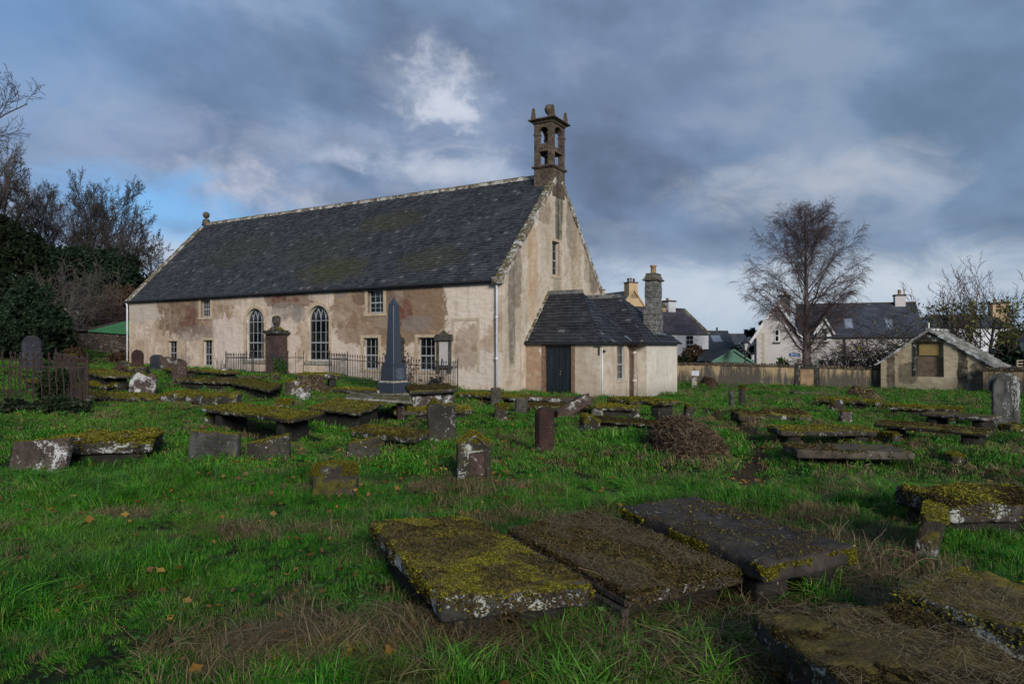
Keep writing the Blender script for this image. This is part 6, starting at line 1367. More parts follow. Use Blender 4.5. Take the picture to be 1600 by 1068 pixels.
def bush(px, Y, top, rx, label, mat, n, size, seed, name='bush', cat='bush', rz=None, stem='bark', base=None, group=None, nb=7, gap=0.0, zb=None, ry=None):
    x = px_x(px, Y); z = float(base_h(x, Y)) if zb is None else zb; h = pz(top, Y)-z; rs = np.random.RandomState(seed); root = empty(name, (x, Y, z), 0, label, cat, group); ry = ry or rx*.7
    bl = [(0, 0, h*.42, rx*.75, ry*.75, h*.5)]
    for k in range(nb):
        a = rs.uniform(0, 2*math.pi); r = rs.uniform(.25, .75); f = rs.uniform(.28, .5); zz = rs.uniform(.15, .85); s_ = 1-.45*max(0, zz-.5)*2
        bl.append((rx*r*math.cos(a)*s_, ry*r*math.sin(a)*s_, h*min(zz, 1-f*.55), rx*f, ry*f, h*f*.75))
    if seed in SPIKY:
        for k in range(16):
            a = rs.uniform(0, 2*math.pi); r = rs.uniform(.2, 1.05); hh_ = h*rs.uniform(.45, 1.0)*(1-.35*r); bl.append((rx*r*math.cos(a), ry*r*math.sin(a), hh_*.62, rx*.16, rx*.16, hh_*.44))
    tubes('stem', [(Vector((0, 0, -.3)), Vector((b[0]*.7, b[1]*.7, b[2]*.8)), .07, .025, 0) for b in bl], M[stem], root, 5)
    crown('foliage', root, bl, n, size, M[mat], seed, .14 if seed in SPIKY else gap)
    return root
# the birch behind the wall
BIRCH = dict(k=[10, 8, 7, 5, 4], taper=[.15, .3, .4, .5, .6], wob=[.03, .06, .10, .12, .12], lift=[.01, .035, -.005, -.06, -.16], n=[1, 30, 13, 9, 5], start=[.16, .12, .1, .1], ang=[0, 38, 38, 42, 38], len=[1, .62, .42, .46, .60], fall=[.52, .4, .3, .2], rr=[1, .30, .38, .45, .7], rmin=.0075)
def birch(px, Y, ptop, half, label, seed, zb):
    rs = np.random.RandomState(seed); x = px_x(px, Y); Ht = pz(ptop, Y)-zb; root = empty('birch', (x, Y, zb), 0, label, 'tree'); S = []
    ax = lambda t: Vector((.10*math.sin(t*5)*t, .08*math.cos(t*4)*t, Ht*t)); rt = lambda t: .25*(1-t)**1.1+.012
    for i in range(16): a, b = i/16*.97, (i+1)/16*.97; S.append((ax(a)-Vector((0, 0, .3 if i == 0 else 0)), ax(b), rt(a), rt(b), 0))
    P = dict(k=[7, 6, 5], taper=[.35, .5, .6], wob=[.07, .08, .08], lift=[-.02, -.09, -.16], n=[1, 7, 5], start=[.08, .06], ang=[0, 30, 30], len=[1, .62, .60], fall=[.45, .3], rr=[1, .5, .65], rmin=.0060)
    n = 46
    for i in range(n):
        t = .13+.70*(i+rs.rand()*.6)/n; az = i*2.4+rs.normal()*.2; el = min(1.45, -.72+2.1*((i+.5)/n)**.95+rs.normal()*.18)
        # ends spread over an egg-shaped crown, limbs leave the stem steeply and bow outwards
        c = Vector((math.cos(az)*half*math.cos(el)*rs.uniform(.85, 1.0), math.sin(az)*half*math.cos(el), Ht*(.60+.385*math.sin(el)*(1 if el > 0 else .8))))
        p0 = ax(t); 
        if c.z < p0.z+.6: c.z = p0.z+.6+rs.rand()*.8
        m1 = p0.lerp(c, .45); m1.z += (c-p0).length*.10; k = 9; pts = []
        for j in range(k+1):
            u = j/k; q = p0*(1-u)**2+m1*2*u*(1-u)+c*u*u; q += Vector(rs.normal(size=3))*.05*(j > 0); pts.append(q)
        r0 = rt(t)*.24+.008
        for j in range(k): S.append((pts[j], pts[j+1], r0*(1-j/k*.8), r0*(1-(j+1)/k*.8), 1))
        L = (c-p0).length
        for j in range(1, k+1):
            for _ in range(2 if j > 2 else 1):
                d = (pts[j]-pts[j-1]).normalized(); d2 = (d+Vector(rs.normal(size=3))*.42+Vector((0, 0, .15))).normalized(); u = j/k
                grow(S, pts[j-1].lerp(pts[j], rs.rand()), d2, min(1.7, .5+L*.30)*(1.1-.35*u)*rs.uniform(.6, 1.1), max(.007, r0*.30*(1-u*.6)), 0, P, rs)
    S = [(a, b, r0, r1, l if i < 16+0 else l) for i, (a, b, r0, r1, l) in enumerate(S)]
    big = [s for s in S if max(s[2], s[3]) > .017]; tw = [s for s in S if max(s[2], s[3]) <= .017]
    print('birch', len(big), len(tw)); tubes('trunk', big, M['bark_birch'], root, 6); tubes('twigs', tw, M['twig_red'], root, 3)
birch(1259, 45, 322, 3.7, 'tall bare birch with fine drooping twigs in front of the pale cottage', 8, -.8)
# the leafy-footed bare tree and its twiggy neighbour on the right
UP = dict(k=[5, 7, 6, 4], taper=[.5, .3, .4, .5], wob=[.08, .10, .14, .2], lift=[.04, .12, .12, .05], n=[1, 12, 9, 5], start=[.2, .2, .2], ang=[0, 45, 36, 40], len=[1, .95, .45, .4], fall=[.2, .3, .3], rr=[1, .4, .42, .6], rmin=.015)
baretree(1546, 41, 388, .22, 'many-stemmed bare tree with green leaves low in its crown, right', UP, 8, 'bark', 'twig_red', nstem=3, spread=.55, trunk_h=.5, leafm='yellowleaf', nleaf=1300, lsize=(.05, .09), lz=(.30, .62), zb=-.6, fr=1.0)
TWG = dict(k=[4, 6, 5, 4], taper=[.6, .35, .4, .5], wob=[.12, .2, .22, .25], lift=[.02, .0, .02, .0], n=[1, 14, 10, 7], start=[.15, .15, .15], ang=[0, 62, 50, 45], len=[1, 1.15, .5, .45], fall=[.2, .3, .3], rr=[1, .42, .45, .6], rmin=.015)
baretree(1402, 43, 478, .16, 'low twiggy tree with a few yellow leaves left of the burial house roof', TWG, 12, 'bark', 'twig', nstem=3, spread=.8, trunk_h=.5, leafm='yellowleaf', nleaf=140, lsize=(.05, .09), lz=(.3, 1), zb=-.7, fr=1.35)
baretree(1335, 44, 515, .10, 'tangled low bare shrub before the cottage ground-floor windows', TWG, 13, 'bark', 'twig_red', nstem=3, spread=.9, trunk_h=.5, zb=-.8, fr=1.7)
baretree(1470, 45, 452, .12, 'slender sparse tree with yellow-green leaves behind the burial house', UP, 14, 'bark', 'twig_grey', nstem=2, spread=.3, trunk_h=.5, leafm='yellowleaf', nleaf=300, lsize=(.05, .09), lz=(.3, .95), zb=-.7, fr=.9)
bush(1592, 43, 512, 1.7, 'dark leafy bush at the right edge behind the wall', 'greenleaf', 5000, (.06, .12), 21, zb=-.8, ry=1.6)
bush(1590, 40, 535, 2.0, 'very dark evergreen low at the right edge', 'holly', 9000, (.06, .12), 22, zb=-.8, ry=1.4)
bush(1080, 52, 541, 1.6, 'russet garden shrub before the white cottage', 'brownleaf', 5000, (.05, .1), 23, zb=-1.0)
bush(1060, 49, 552, .8, 'small green garden shrub just right of the vestry', 'ivy', 2200, (.05, .1), 24, zb=-1.0)
bush(1227, 44, 560, .75, 'small bright green shrub showing over the streaked wall', 'greenleaf', 1500, (.05, .1), 25, zb=-.8)
bush(1153, 58, 540, 1.2, 'dim shrub behind the street lamp', 'ivy', 2000, (.06, .12), 26, zb=-1.0)
# pine behind the cottage
Y = 62; x = px_x(1196, Y); r_ = empty('pine_tree', (x, Y, -.9), 0, 'dark pine rising behind the gable of the pale cottage', 'tree')
tubes('trunk', [(Vector((0, 0, 0)), Vector((.3, 0, 4.5)), .16, .09, 0), (Vector((.2, 0, 3)), Vector((-1.2, 0, 3.9)), .07, .04, 0), (Vector((.2, 0, 3)), Vector((1.3, 0, 4.6)), .07, .04, 0)], M['bark'], r_, 6)
crown('crown', r_, [(.5, 0, 4.6, .95, .9, .5), (-1.3, 0, 3.9, .65, .6, .4), (-.2, 0, 3.2, .8, .7, .45), (1.2, 0, 4.0, .9, .8, .5), (-.9, .2, 2.4, .5, .5, .35)], 6500, (.05, .10), M['pine'], 31, .05)
# woodland on the left bank
WOOD = 'bare trees of the wood on the left bank'
BIG = dict(BARE, n=[1, 18, 11, 8, 5], ang=[0, 40, 38, 38, 40], len=[1, .70, .52, .48, .5])
STEM = dict(BARE, n=[1, 14, 10, 8, 5], ang=[0, 30, 34, 36, 40], len=[1, .75, .52, .48, .5], lift=[.03, .08, .07, .04, .0])
baretree(0, 58, 203, .42, 'big bare tree filling the left edge with a wide fine crown', BIG, 41, 'bark', 'twig_grey', group=WOOD, trunk_h=.62, fr=.72)
baretree(128, 66, 250, .34, 'bare tree with upright rounded crown, tallest beside the church end', STEM, 42, 'bark', 'twig', group=WOOD, nstem=4, spread=.22, trunk_h=.62, fr=.85)
baretree(186, 62, 318, .22, 'thinner bare tree leaning out right towards the church roof', STEM, 43, 'bark', 'twig', group=WOOD, lean=(.08, 0), trunk_h=.6, fr=.85, nstem=2, spread=.2)
baretree(84, 72, 285, .26, 'bare tree between the ivy-clad one and the upright one', STEM, 44, 'bark', 'twig_grey', group=WOOD, trunk_h=.6)
baretree(243, 92, 381, .25, 'small rounded bare tree far off above the end of the church roof', BARE, 45, 'bark', 'twig_grey', group=WOOD, trunk_h=.55, fr=1.1)
baretree(205, 84, 420, .22, 'dim bare tree low behind the church roof end', BARE, 46, 'bark', 'twig_grey', group=WOOD, trunk_h=.55, fr=1.4)
baretree(-135, 44, 70, .35, 'tree at the left edge of which only twig ends show', STEM, 47, 'bark', 'twig', group=WOOD, trunk_h=.6)
def ivytree(px, Y, top, bot, rx, label, n, seed, mat='ivy', nb=9, size=(.08, .16), ry=None):
    x = px_x(px, Y); z = float(base_h(x, Y)); zt_ = pz(top, Y)-z; zb_ = pz(bot, Y)-z; rs = np.random.RandomState(seed); root = empty('ivy_clad_tree', (x, Y, z), 0, label, 'tree'); hh = zt_-zb_; ry = ry or rx*.8
    bl = [(0, 0, zb_+hh*.5, rx*.72, ry*.7, hh*.42)]
    for k in range(nb):
        a = rs.uniform(0, 2*math.pi); f = rs.uniform(.28, .48); zz = rs.uniform(.1, .9)
        bl.append((rx*.6*math.cos(a), ry*.6*math.sin(a), zb_+hh*min(max(zz, f*.6), 1-f*.6), rx*f, ry*f, hh*f*.6))
    for k in range(12):
        a = rs.uniform(0, 2*math.pi); r = rs.uniform(.1, .95); t_ = hh*rs.uniform(.5, 1.05)*(1-.4*r); bl.append((rx*r*math.cos(a), ry*r*math.sin(a), zb_+t_*.62, rx*.13, rx*.13, t_*.42))
    tubes('trunk', [(Vector((0, 0, -.5)), Vector((0, 0, zb_+hh*.6)), .25, .12, 0)]+[(Vector((0, 0, zb_+hh*.3)), Vector((b[0], b[1], b[2])), .08, .04, 0) for b in bl], M['bark'], root, 6)
    crown('crown', root, bl, n, size, M[mat], seed, .12); return root
baretree(100, 47, 395, .12, 'pale leafless shrub tree growing out of the evergreens', TWG, 48, 'twig_grey', 'twig_grey', nstem=3, spread=.35, trunk_h=.5, fr=.8)
baretree(168, 52, 440, .10, 'brown leafless thicket above the green roof', TWG, 49, 'twig_red', 'twig_red', nstem=3, spread=.5, trunk_h=.5, fr=1.0)
ivytree(32, 50, 338, 480, 2.2, 'ivy-smothered tree standing as a dark column at far left', 26000, 51, size=(.06, .12))
ivytree(128, 60, 378, 520, 4.6, 'broad dark ivy and evergreen mass under the upright bare tree', 50000, 52, 'holly', 14, (.07, .14))
ivytree(212, 74, 428, 520, 5.0, 'mixed dark thicket with yellowing leaves beside the church end', 14000, 53, 'ivy', 9, (.10, .18))
bush(178, 57, 452, 2.9, 'russet bramble thicket just left of the church end', 'brownleaf', 15000, (.06, .12), 54, ry=2)
bush(143, 54, 474, 1.9, 'olive green shrub above the green roof', 'olive', 9000, (.06, .12), 55)
bush(150, 50, 505, .9, 'fresh green bush left of the green roof', 'greenleaf', 6000, (.06, .11), 56)
bush(205, 66, 425, 3.4, 'yellow-flecked bush higher up beside the church roof', 'olive', 9000, (.08, .14), 62, gap=.08)
bush(62, 38, 440, 2.4, 'large dark evergreen holly in the left middle ground, right half', 'holly', 42000, (.045, .09), 57, nb=10)
bush(8, 36, 448, 2.5, 'large dark evergreen holly filling the left edge', 'holly', 42000, (.045, .09), 58, nb=10)
bush(72, 40, 500, 1.5, 'low spreading evergreen reaching towards the green roof', 'holly', 26000, (.05, .10), 59)
bush(112, 38, 545, .7, 'dead brown scrub at the foot of the evergreens', 'brownleaf', 4000, (.05, .10), 60)
bush(190, 42, 548, .9, 'brown bracken patch against the dark rubble wall', 'brownleaf', 2500, (.05, .09), 61)
# ivy and stump inside the rusty fence
bush(84, 19.6, 578, .62, 'ivy-grown stump inside the rusty fence', 'ivy', 5000, (.03, .06), 63, name='ivy_stump', cat='tree stump')
for px_, Y_, top_, rx_, lab, mt, sd in ((22, 16.9, 622, 1.1, 'dark ivy spilling under the fence at the left edge', 'ivyground', 64), (92, 16.8, 618, 1.0, 'ivy with fallen yellow leaves along the foot of the fence', 'ivyground', 65), (146, 17.0, 646, .6, 'low ivy fringe right of the fence corner post', 'ivyground', 66)):
    bush(px_, Y_, top_, rx_, lab, mt, 11000, (.022, .045), sd, name='ivy_patch', cat='ivy', ry=.5)
# wall plants by the church
def sprigs(a, b, z0, h, w, n, label, seed, twig='twig_red', leafm=None, nl=0, name='shrub'):
    p = CW(a, b); rs = np.random.RandomState(seed); z = float(base_h(*p)); root = empty(name, (*p, z), -TH, label, 'shrub'); S = []
    for i in range(n):
        x = rs.uniform(-w, w); q = Vector((x*.6, rs.uniform(-.12, .12), -.05)); d = Vector((x*.35, rs.uniform(-.1, .1), 1)).normalized(); L = h*rs.uniform(.5, 1.0); k = 5
        for j in range(k):
            d = (d+Vector(rs.normal(size=3))*.12).normalized(); q2 = q+d*L/k; S.append((q, q2, .008, .007, 0))
            if rs.rand() < .7: dd = (d+Vector(rs.normal(size=3))*.7).normalized(); S.append((q2, q2+dd*L*.22, .006, .004, 0))
            q = q2
    tubes('stems', S, M[twig], root, 3)
    if leafm: idx = rs.randint(0, len(S), nl); leaves('leaves', np.array([[*S[i][1]] for i in idx])+rs.normal(size=(nl, 3))*.03, (.02, .045), M[leafm], rs, root)
sprigs(-5.05, -.7, 0, 1.9, .38, 16, 'dry brown tall stalks inside the railing beside the obelisk', 71, leafm='brownleaf', nl=900)
sprigs(-4.15, -.75, 0, 1.6, .22, 6, 'thin reddish stalks before the last church window', 72, leafm='brownleaf', nl=160)
sprigs(-20.4, -.5, 0, 1.2, .5, 12, 'wiry bare climber against the wall between the low windows', 73, 'twig_grey')
sprigs(-17.3, -.5, 0, .9, .8, 14, 'bare arching stems by the wall left of the first arched window', 74, 'twig_grey')
sprigs(-12.35, -.8, 0, .85, .40, 16, 'leafy green weed growing over the right foot of the urn monument', 75, leafm='greenleaf', nl=1200)
sprigs(-3.0, -.45, 0, .7, .45, 10, 'weedy growth under the marble wall tablet', 76, leafm='ivy', nl=400)
p = CW(A1+.35, B0+1.9); rs = np.random.RandomState(5); root = empty('dry_stalks', (*p, float(base_h(*p))), 0, 'three thin dead stalks under the vestry window', 'plant'); S = []
for x, h_ in ((-.5, 1.0), (.1, 1.25), (.55, 1.35)): S += [(Vector((x, 0, 0)), Vector((x+rs.uniform(-.08, .08), 0, h_*.6)), .009, .007, 0), (Vector((x+.0, 0, h_*.6)), Vector((x+rs.uniform(-.1, .1), 0, h_)), .007, .005, 0)]
tubes('stems', S, M['twig'], root, 4)
# ---------------------------------------------------------------- grass
def tuft(name, n, rad, h, wd, seed, mat, lean=.5):
    rs = np.random.RandomState(seed); th = rs.uniform(0, 2*np.pi, n); r = rad*np.sqrt(rs.rand(n)); b = np.stack([np.cos(th)*r, np.sin(th)*r, np.full(n, -.02)], -1)
    L = h*rs.uniform(.45, 1.15, n)[:, None]; a = rs.uniform(0, 2*np.pi, n); ln = rs.uniform(.05, 1, n)[:, None]*lean; out = np.stack([np.cos(a), np.sin(a), np.zeros(n)], -1)
    sd = np.cross(out, [0, 0, 1])*(wd*rs.uniform(.6, 1.3, n)[:, None]); up = np.array([[0, 0, 1.]])
    p0 = b; p1 = b+up*L*.45+out*L*ln*.22; p2 = b+up*L*(.82-.22*ln)+out*L*ln*.62; p3 = b+up*L*(1.0-.55*ln)+out*L*ln*1.15
    V = np.stack([p0-sd, p0+sd, p1-sd*.9, p1+sd*.9, p2-sd*.6, p2+sd*.6, p3-sd*.12, p3+sd*.12], 1).reshape(-1, 3); k = np.arange(n)[:, None]*8
    Fc = np.concatenate([k+np.array([0, 1, 3, 2]), k+np.array([2, 3, 5, 4]), k+np.array([4, 5, 7, 6])]); q = rs.rand(n)
    me_o = mk(name, V, Fc, mat, None, True, {'rnd': np.concatenate([q, q, q])}); COL.objects.unlink(me_o); return me_o
def scatter(name, label, cat_unused, pts, scl, rot, kind, tufts):
    me = bpy.data.meshes.new(name); me.vertices.add(len(pts)); me.vertices.foreach_set('co', np.asarray(pts, np.float32).ravel())
    for nm, arr in (('scl', scl), ('rot', rot), ('tilt', np.clip(fbm(v3(np.asarray(pts)[:, 0]/.5, np.asarray(pts)[:, 1]/.5), 3, 91)*1.7, -.75, .75))): a_ = me.attributes.new(nm, 'FLOAT', 'POINT'); a_.data.foreach_set('value', np.asarray(arr, np.float32))
    a_ = me.attributes.new('kind_i', 'INT', 'POINT'); a_.data.foreach_set('value', np.asarray(kind, np.int32))
    o = bpy.data.objects.new(name, me); COL.objects.link(o); o['kind'] = 'stuff'
    ng = bpy.data.node_groups.new(name+'_nodes', 'GeometryNodeTree'); ng.interface.new_socket('Geometry', in_out='INPUT', socket_type='NodeSocketGeometry'); ng.interface.new_socket('Geometry', in_out='OUTPUT', socket_type='NodeSocketGeometry')
    N = ng.nodes; Lk = ng.links.new; gi = N.new('NodeGroupInput'); go = N.new('NodeGroupOutput'); m2p = N.new('GeometryNodeMeshToPoints'); Lk(gi.outputs[0], m2p.inputs[0]); jn = N.new('GeometryNodeJoinGeometry')
    def named(nm, t): a = N.new('GeometryNodeInputNamedAttribute'); a.data_type = t; a.inputs[0].default_value = nm; return a.outputs[0]
    sc_ = named('scl', 'FLOAT'); ro = named('rot', 'FLOAT'); kd = named('kind_i', 'INT'); tl = named('tilt', 'FLOAT'); cx = N.new('ShaderNodeCombineXYZ'); Lk(ro, cx.inputs[2]); Lk(tl, cx.inputs[0])
    for i, t in enumerate(tufts):
        oi = N.new('GeometryNodeObjectInfo'); oi.inputs[0].default_value = t; oi.inputs['As Instance'].default_value = True
        cmp_ = N.new('FunctionNodeCompare'); cmp_.data_type = 'INT'; cmp_.operation = 'EQUAL'; Lk(kd, cmp_.inputs[2]); cmp_.inputs[3].default_value = i
        ip = N.new('GeometryNodeInstanceOnPoints'); Lk(m2p.outputs[0], ip.inputs['Points']); Lk(cmp_.outputs[0], ip.inputs['Selection']); Lk(oi.outputs['Geometry'], ip.inputs['Instance']); Lk(cx.outputs[0], ip.inputs['Rotation']); Lk(sc_, ip.inputs['Scale']); Lk(ip.outputs[0], jn.inputs[0])
    Lk(jn.outputs[0], go.inputs[0]); md = o.modifiers.new('scatter', 'NODES'); md.node_group = ng; return o
EX = np.array(EXCL+[(*CW(-L_/2, W_/2), *E_, L_/2, W_/2), (*CW(A2/2, (B0+B2)/2), *E_, A2/2, (B2-B0)/2-.2)])
def clear_of(x, y):
    ok = np.ones(len(x), bool)
    for cx, cy, ux, uy, hu, hv in EX:
        dx_, dy_ = x-cx, y-cy; ok &= ~((np.abs(dx_*ux+dy_*uy) < hu) & (np.abs(-dx_*uy+dy_*ux) < hv))
    return ok
def field(y0, y1, dens, seed, margin=1.5):
    rs = np.random.RandomState(seed); hw = lambda y: .80*y+margin; n = int(dens*(y1-y0)*2*hw((y0+y1)/2)); y = np.sqrt(rs.uniform(y0**2, y1**2, n)); x = rs.uniform(-1, 1, n)*hw(y)
    k = clear_of(x, y); x, y = x[k], y[k]
    k = path_d(x, y) > .16+.22*rs.rand(len(x)); return x[k], y[k], rs
NEAR = [tuft('g', 48, .085, .105, .0021, s, M['grass'], 1.25) for s in (1, 2, 3, 4)]+[tuft('g', 64, .05, .19, .0026, 5, M['grass'], 1.5), tuft('g', 34, .09, .15, .0018, 6, M['straw'], 1.9)]
FARG = [tuft('g', 70, .24, .085, .0055, s, M['grass'], .9) for s in (7, 8, 9)]+[tuft('g', 60, .18, .14, .006, 10, M['grass'], 1.1), tuft('g', 50, .2, .12, .0045, 11, M['straw'], 1.4)]
PX, PY, SC, RO, KI = [], [], [], [], []
def lay(x, y, rs, off, nk, tall, straw, base_s, far):
    n = len(x); big = fbm(v3(x/1.1, y/1.1), 3, 21); st = fbm(v3(x/.8+30, y/.8), 3, 33)+.35*fbm(v3(x/4, y/4), 2, 35)
    k = rs.randint(0, nk, n); k = np.where((big > .22) & (rs.rand(n) < .45), tall, k); k = np.where((st > .24) & (rs.rand(n) < .6), straw, k); k = np.where(rs.rand(n) < .06, straw, k)
    med = fbm(v3(x/.32, y/.32), 2, 23); s = base_s*(.52+.35*rs.rand(n)+.8*np.clip(big+.12, -.25, .6)+.75*np.clip(med, -.25, .5)); PX.append(x); PY.append(y); SC.append(s); RO.append(rs.normal(size=n)*.9+fbm(v3(x/.7, y/.7), 2, 44)*9); KI.append(k+off)
x, y, rs = field(2.6, 9.5, 270, 1); lay(x, y, rs, 0, 4, 4, 5, 1.0, 0)
x, y, rs = field(9.5, 20, 52, 2); lay(x, y, rs, 6, 3, 3, 4, 1.0, 1)
x, y, rs = field(20, 48, 17, 3); k = ~((x < -17) & (y > 52)); lay(x[k], y[k], rs, 6, 3, 3, 4, 1.25, 1)
x, y, rs = field(48, 95, 1.2, 4); lay(x, y, rs, 6, 3, 3, 4, 3.0, 1)
# fringes at the feet of stones and extra dead grass round the big slabs
fx, fy, fk = [], [], []; rs = np.random.RandomState(77)
for cx, cy, ux, uy, hu, hv in EXCL:
    if cy > 24: continue
    per = int((hu+hv)*4*(7 if cy < 8 else 6))
    for _ in range(per):
        t = rs.uniform(-1.05, 1.05); s_ = rs.choice((-1, 1)); a, b_ = ((t*hu, s_*(hv+.05)) if rs.rand() < hu/(hu+hv) else (s_*(hu+.05), t*hv)); fx.append(cx+a*ux-b_*uy+rs.normal()*.03); fy.append(cy+a*uy+b_*ux+rs.normal()*.03); fk.append(5 if rs.rand() < .45 else 1 if cy < 8 else 4)
for (px_, py_, rad, n, kk_) in ((640, 880, .35, 50, 5), (560, 850, .25, 25, 5), (400, 1025, .45, 30, 5), (1290, 850, .30, 30, 5), (1370, 840, .30, 22, 5), (760, 775, .6, 60, 5), (1300, 950, .5, 50, 5), (1400, 900, .35, 80, 5), (900, 1000, .6, 25, 4), (1050, 1010, .6, 30, 4), (760, 985, .3, 30, 4), (900, 1000, .5, 60, 5), (1050, 1010, .6, 80, 5), (1150, 985, .4, 70, 5), (660, 1010, .4, 40, 5), (1060, 745, .5, 30, 5), (330, 1020, .4, 30, 5), (870, 985, .35, 90, 4), (240, 900, .3, 60, 4), (240, 905, .25, 40, 4), (60, 940, .5, 120, 4), (1040, 760, .9, 60, 4), (1350, 770, .3, 60, 4)):
    cx, cy = at(px_, py_); 
    for _ in range(n): fx.append(cx+rs.normal()*rad*.6); fy.append(cy+rs.normal()*rad*.6); fk.append(kk_)
fx, fy, fk = map(np.array, (fx, fy, fk)); k = clear_of(fx, fy); fx, fy, fk = fx[k], fy[k], fk[k]; far_ = fy > 11
PX.append(fx); PY.append(fy); SC.append(np.where(far_, .9, 1.0)*rs.uniform(.7, 1.25, len(fx))); RO.append(rs.uniform(0, 6.28, len(fx))); KI.append(np.where(far_, np.where(fk == 5, 10, 9), fk))
X, Y, S_, R_, K_ = map(np.concatenate, (PX, PY, SC, RO, KI)); Z = gh(X, Y)
scatter('grass', '', '', np.stack([X, Y, Z], -1), S_, R_, K_, NEAR+FARG)
print('grass tufts', len(X))
# fallen leaves
rs = np.random.RandomState(9); n = 7500; y = np.sqrt(rs.uniform(3.2**2, 24**2, n)); x = rs.uniform(-1, 1, n)*(.78*y); w_ = np.where(x < .5, 1.0, .22)*np.clip(fbm(v3(x/1.5, y/1.5), 3, 55)*2+.75, .06, 1); k = (rs.rand(n) < w_) & clear_of(x, y); x, y = x[k], y[k]
tt_ = rs.rand(160)*5.99; ii_ = tt_.astype(int); fr_ = (tt_-ii_)[:, None]; x2, y2 = (PATH[ii_]*(1-fr_)+PATH[ii_+1]*fr_).T+rs.normal(size=(2, 160))*.22; x = np.concatenate([x, x2]); y = np.concatenate([y, y2]); z = gh(x, y)+rs.uniform(.05, .13, len(x))
def leafmesh(name, P, size, mat, rs):
    """ragged lobed leaves, cupped"""
    n = len(P); m = 9; out = np.array([1.0, .55, .92, .5, .8, .8, .5, .92, .55]); th = np.arange(m)*2*np.pi/m; s = rs.uniform(*size, n); V = []; 
    nr = rs.normal(size=(n, 3))*.55; nr[:, 2] = 1; nr /= np.linalg.norm(nr, axis=1, keepdims=True); t = np.cross(nr, rs.normal(size=(n, 3))); t /= np.linalg.norm(t, axis=1, keepdims=True); b = np.cross(nr, t)
    cup = rs.uniform(-.1, .5, n); ring = P[:, None]+(t[:, None]*np.cos(th)[None, :, None]+b[:, None]*np.sin(th)[None, :, None])*(out[None, :, None]*s[:, None, None])+nr[:, None]*(cup*s)[:, None, None]*rs.uniform(.2, 1.3, (n, m, 1))
    V = np.concatenate([P[:, None], ring], 1).reshape(-1, 3); base = np.arange(n)[:, None, None]*(m+1); k = np.arange(m); Fc = (base+np.stack([np.zeros(m, int), k+1, (k+1) % m+1], -1)[None]).reshape(-1, 3)
    o = mk(name, V, Fc, mat, None, False, {'rnd': np.repeat(rs.rand(n), m)}); o['kind'] = 'stuff'; return o
leafmesh('fallen_leaves', np.stack([x, y, z], -1), (.016, .048), M['leaf'], rs)
rs = np.random.RandomState(39); PP = []; 
for px_, py_, rad, n in ((420, 1030, .30, 700), (560, 1040, .45, 350), (700, 1040, .4, 250), (620, 870, .25, 260), (1300, 920, .35, 250), (1290, 950, .4, 400), (1030, 1000, .6, 1500), (850, 1020, .5, 1000), (1130, 1030, .5, 900), (740, 775, .6, 400), (1060, 745, .6, 300), (1390, 905, .3, 420), (640, 1000, .3, 250), (860, 1010, .4, 350), (360, 720, .5, 200), (1250, 980, .4, 350), (190, 700, .4, 160)):
    cx, cy = at(px_, py_); q = rs.normal(size=(n, 2))*rad*.6; x_, y_ = cx+q[:, 0]*1.3, cy+q[:, 1]; k = clear_of(x_, y_) | (cy < 4.2); PP.append(np.stack([x_, y_, gh(x_, y_)+rs.uniform(.01, .10, n)*(1 if cy > 4.2 else 1.2)], -1)[k])
PP = np.concatenate(PP); n = len(PP); a = fbm(PP*1.1, 2, 3)*7+rs.normal(size=n)*.6; s_ = rs.uniform(.05, .16, n)[:, None]; d = np.stack([np.cos(a), np.sin(a), rs.normal(size=n)*.16], -1); sd = np.stack([-np.sin(a), np.cos(a), np.zeros(n)], -1)*rs.uniform(.0010, .0022, n)[:, None]; up = np.array([[0, 0, .25]])*s_
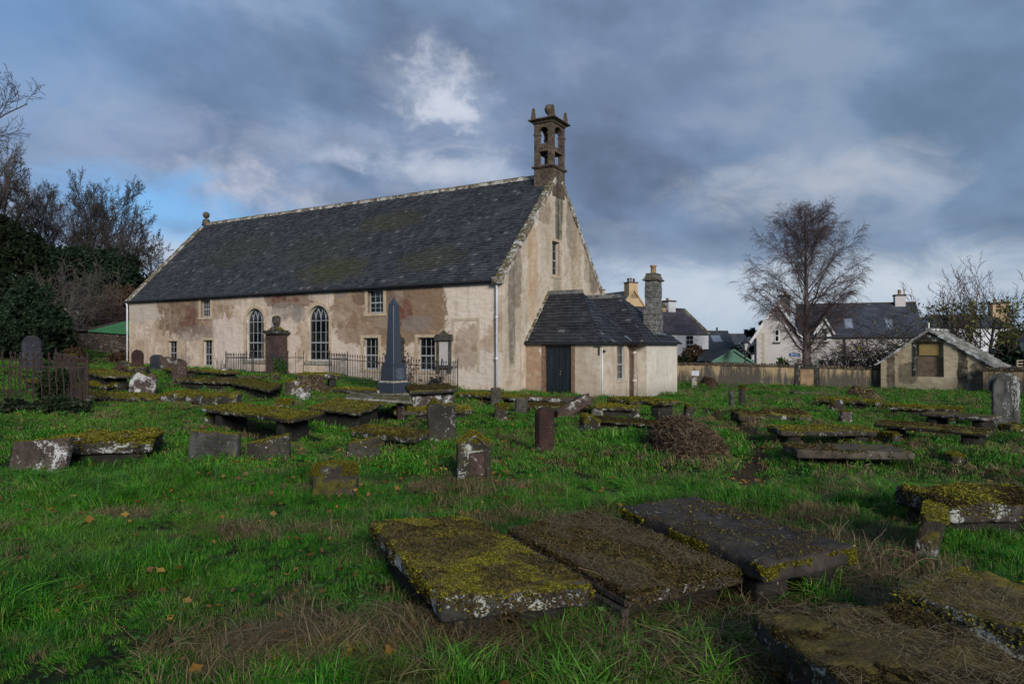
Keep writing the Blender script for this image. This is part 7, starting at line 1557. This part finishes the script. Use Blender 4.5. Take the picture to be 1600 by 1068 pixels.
V = np.stack([PP-d*s_-sd, PP-d*s_+sd, PP+up+sd, PP+up-sd, PP+d*s_+sd*.5, PP+d*s_-sd*.5], 1).reshape(-1, 3); b = np.arange(n)[:, None]*6; q = rs.rand(n)
o = mk('dead_straw', V, np.concatenate([b+np.array([0, 1, 2, 3]), b+np.array([3, 2, 4, 5])]), M['straw'], None, False, {'rnd': np.concatenate([q, q])}); o['kind'] = 'stuff'
# broad-leaved weeds between the near tombs
rs = np.random.RandomState(19); P = []
for px_, py_, rad, n in ((1010, 1015, .35, 160), (1130, 960, .3, 120), (880, 1010, .3, 90), (1400, 900, .25, 80), (1500, 1000, .3, 90), (300, 990, .5, 130), (560, 930, .5, 120), (1200, 1040, .3, 120)):
    cx, cy = at(px_, py_); q = rs.normal(size=(n, 2))*rad*.6; P.append(np.stack([cx+q[:, 0], cy+q[:, 1], gh(cx+q[:, 0], cy+q[:, 1])+rs.uniform(.02, .12, n)], -1))
P = np.concatenate(P); P = P[clear_of(P[:, 0], P[:, 1])]; o = leaves('weeds', P, (.012, .026), M['greenleaf'], rs, None, .4, 1.3); o['kind'] = 'stuff'
# bramble stems and a fallen twig among the near tombs
rs = np.random.RandomState(29); S = []
for px_, py_, h0, n in ((1320, 940, .12, 30), (1380, 925, .15, 16), (1010, 985, .15, 16), (1180, 985, .12, 12), (900, 1000, .1, 8)):
    cx, cy = at(px_, py_)
    for _ in range(n):
        q = Vector((cx+rs.normal()*.25, cy+rs.normal()*.2, float(gh(cx, cy))+rs.uniform(0, h0))); d = Vector((rs.normal(), rs.normal()*.6, rs.uniform(.0, .7))).normalized()
        for j in range(6): d = (d+Vector(rs.normal(size=3))*.25+Vector((0, 0, -.09))).normalized(); q2 = q+d*.07; S.append((q, q2, .0022, .0018, 0)); q = q2
o = tubes('dead_stems', S, M['straw_stem'] if 'straw_stem' in M else M.setdefault('straw_stem', plain('dead_bramble_stem', (.17, .105, .065), .8, .3, 8, .2)), None, 4); o['kind'] = 'stuff'
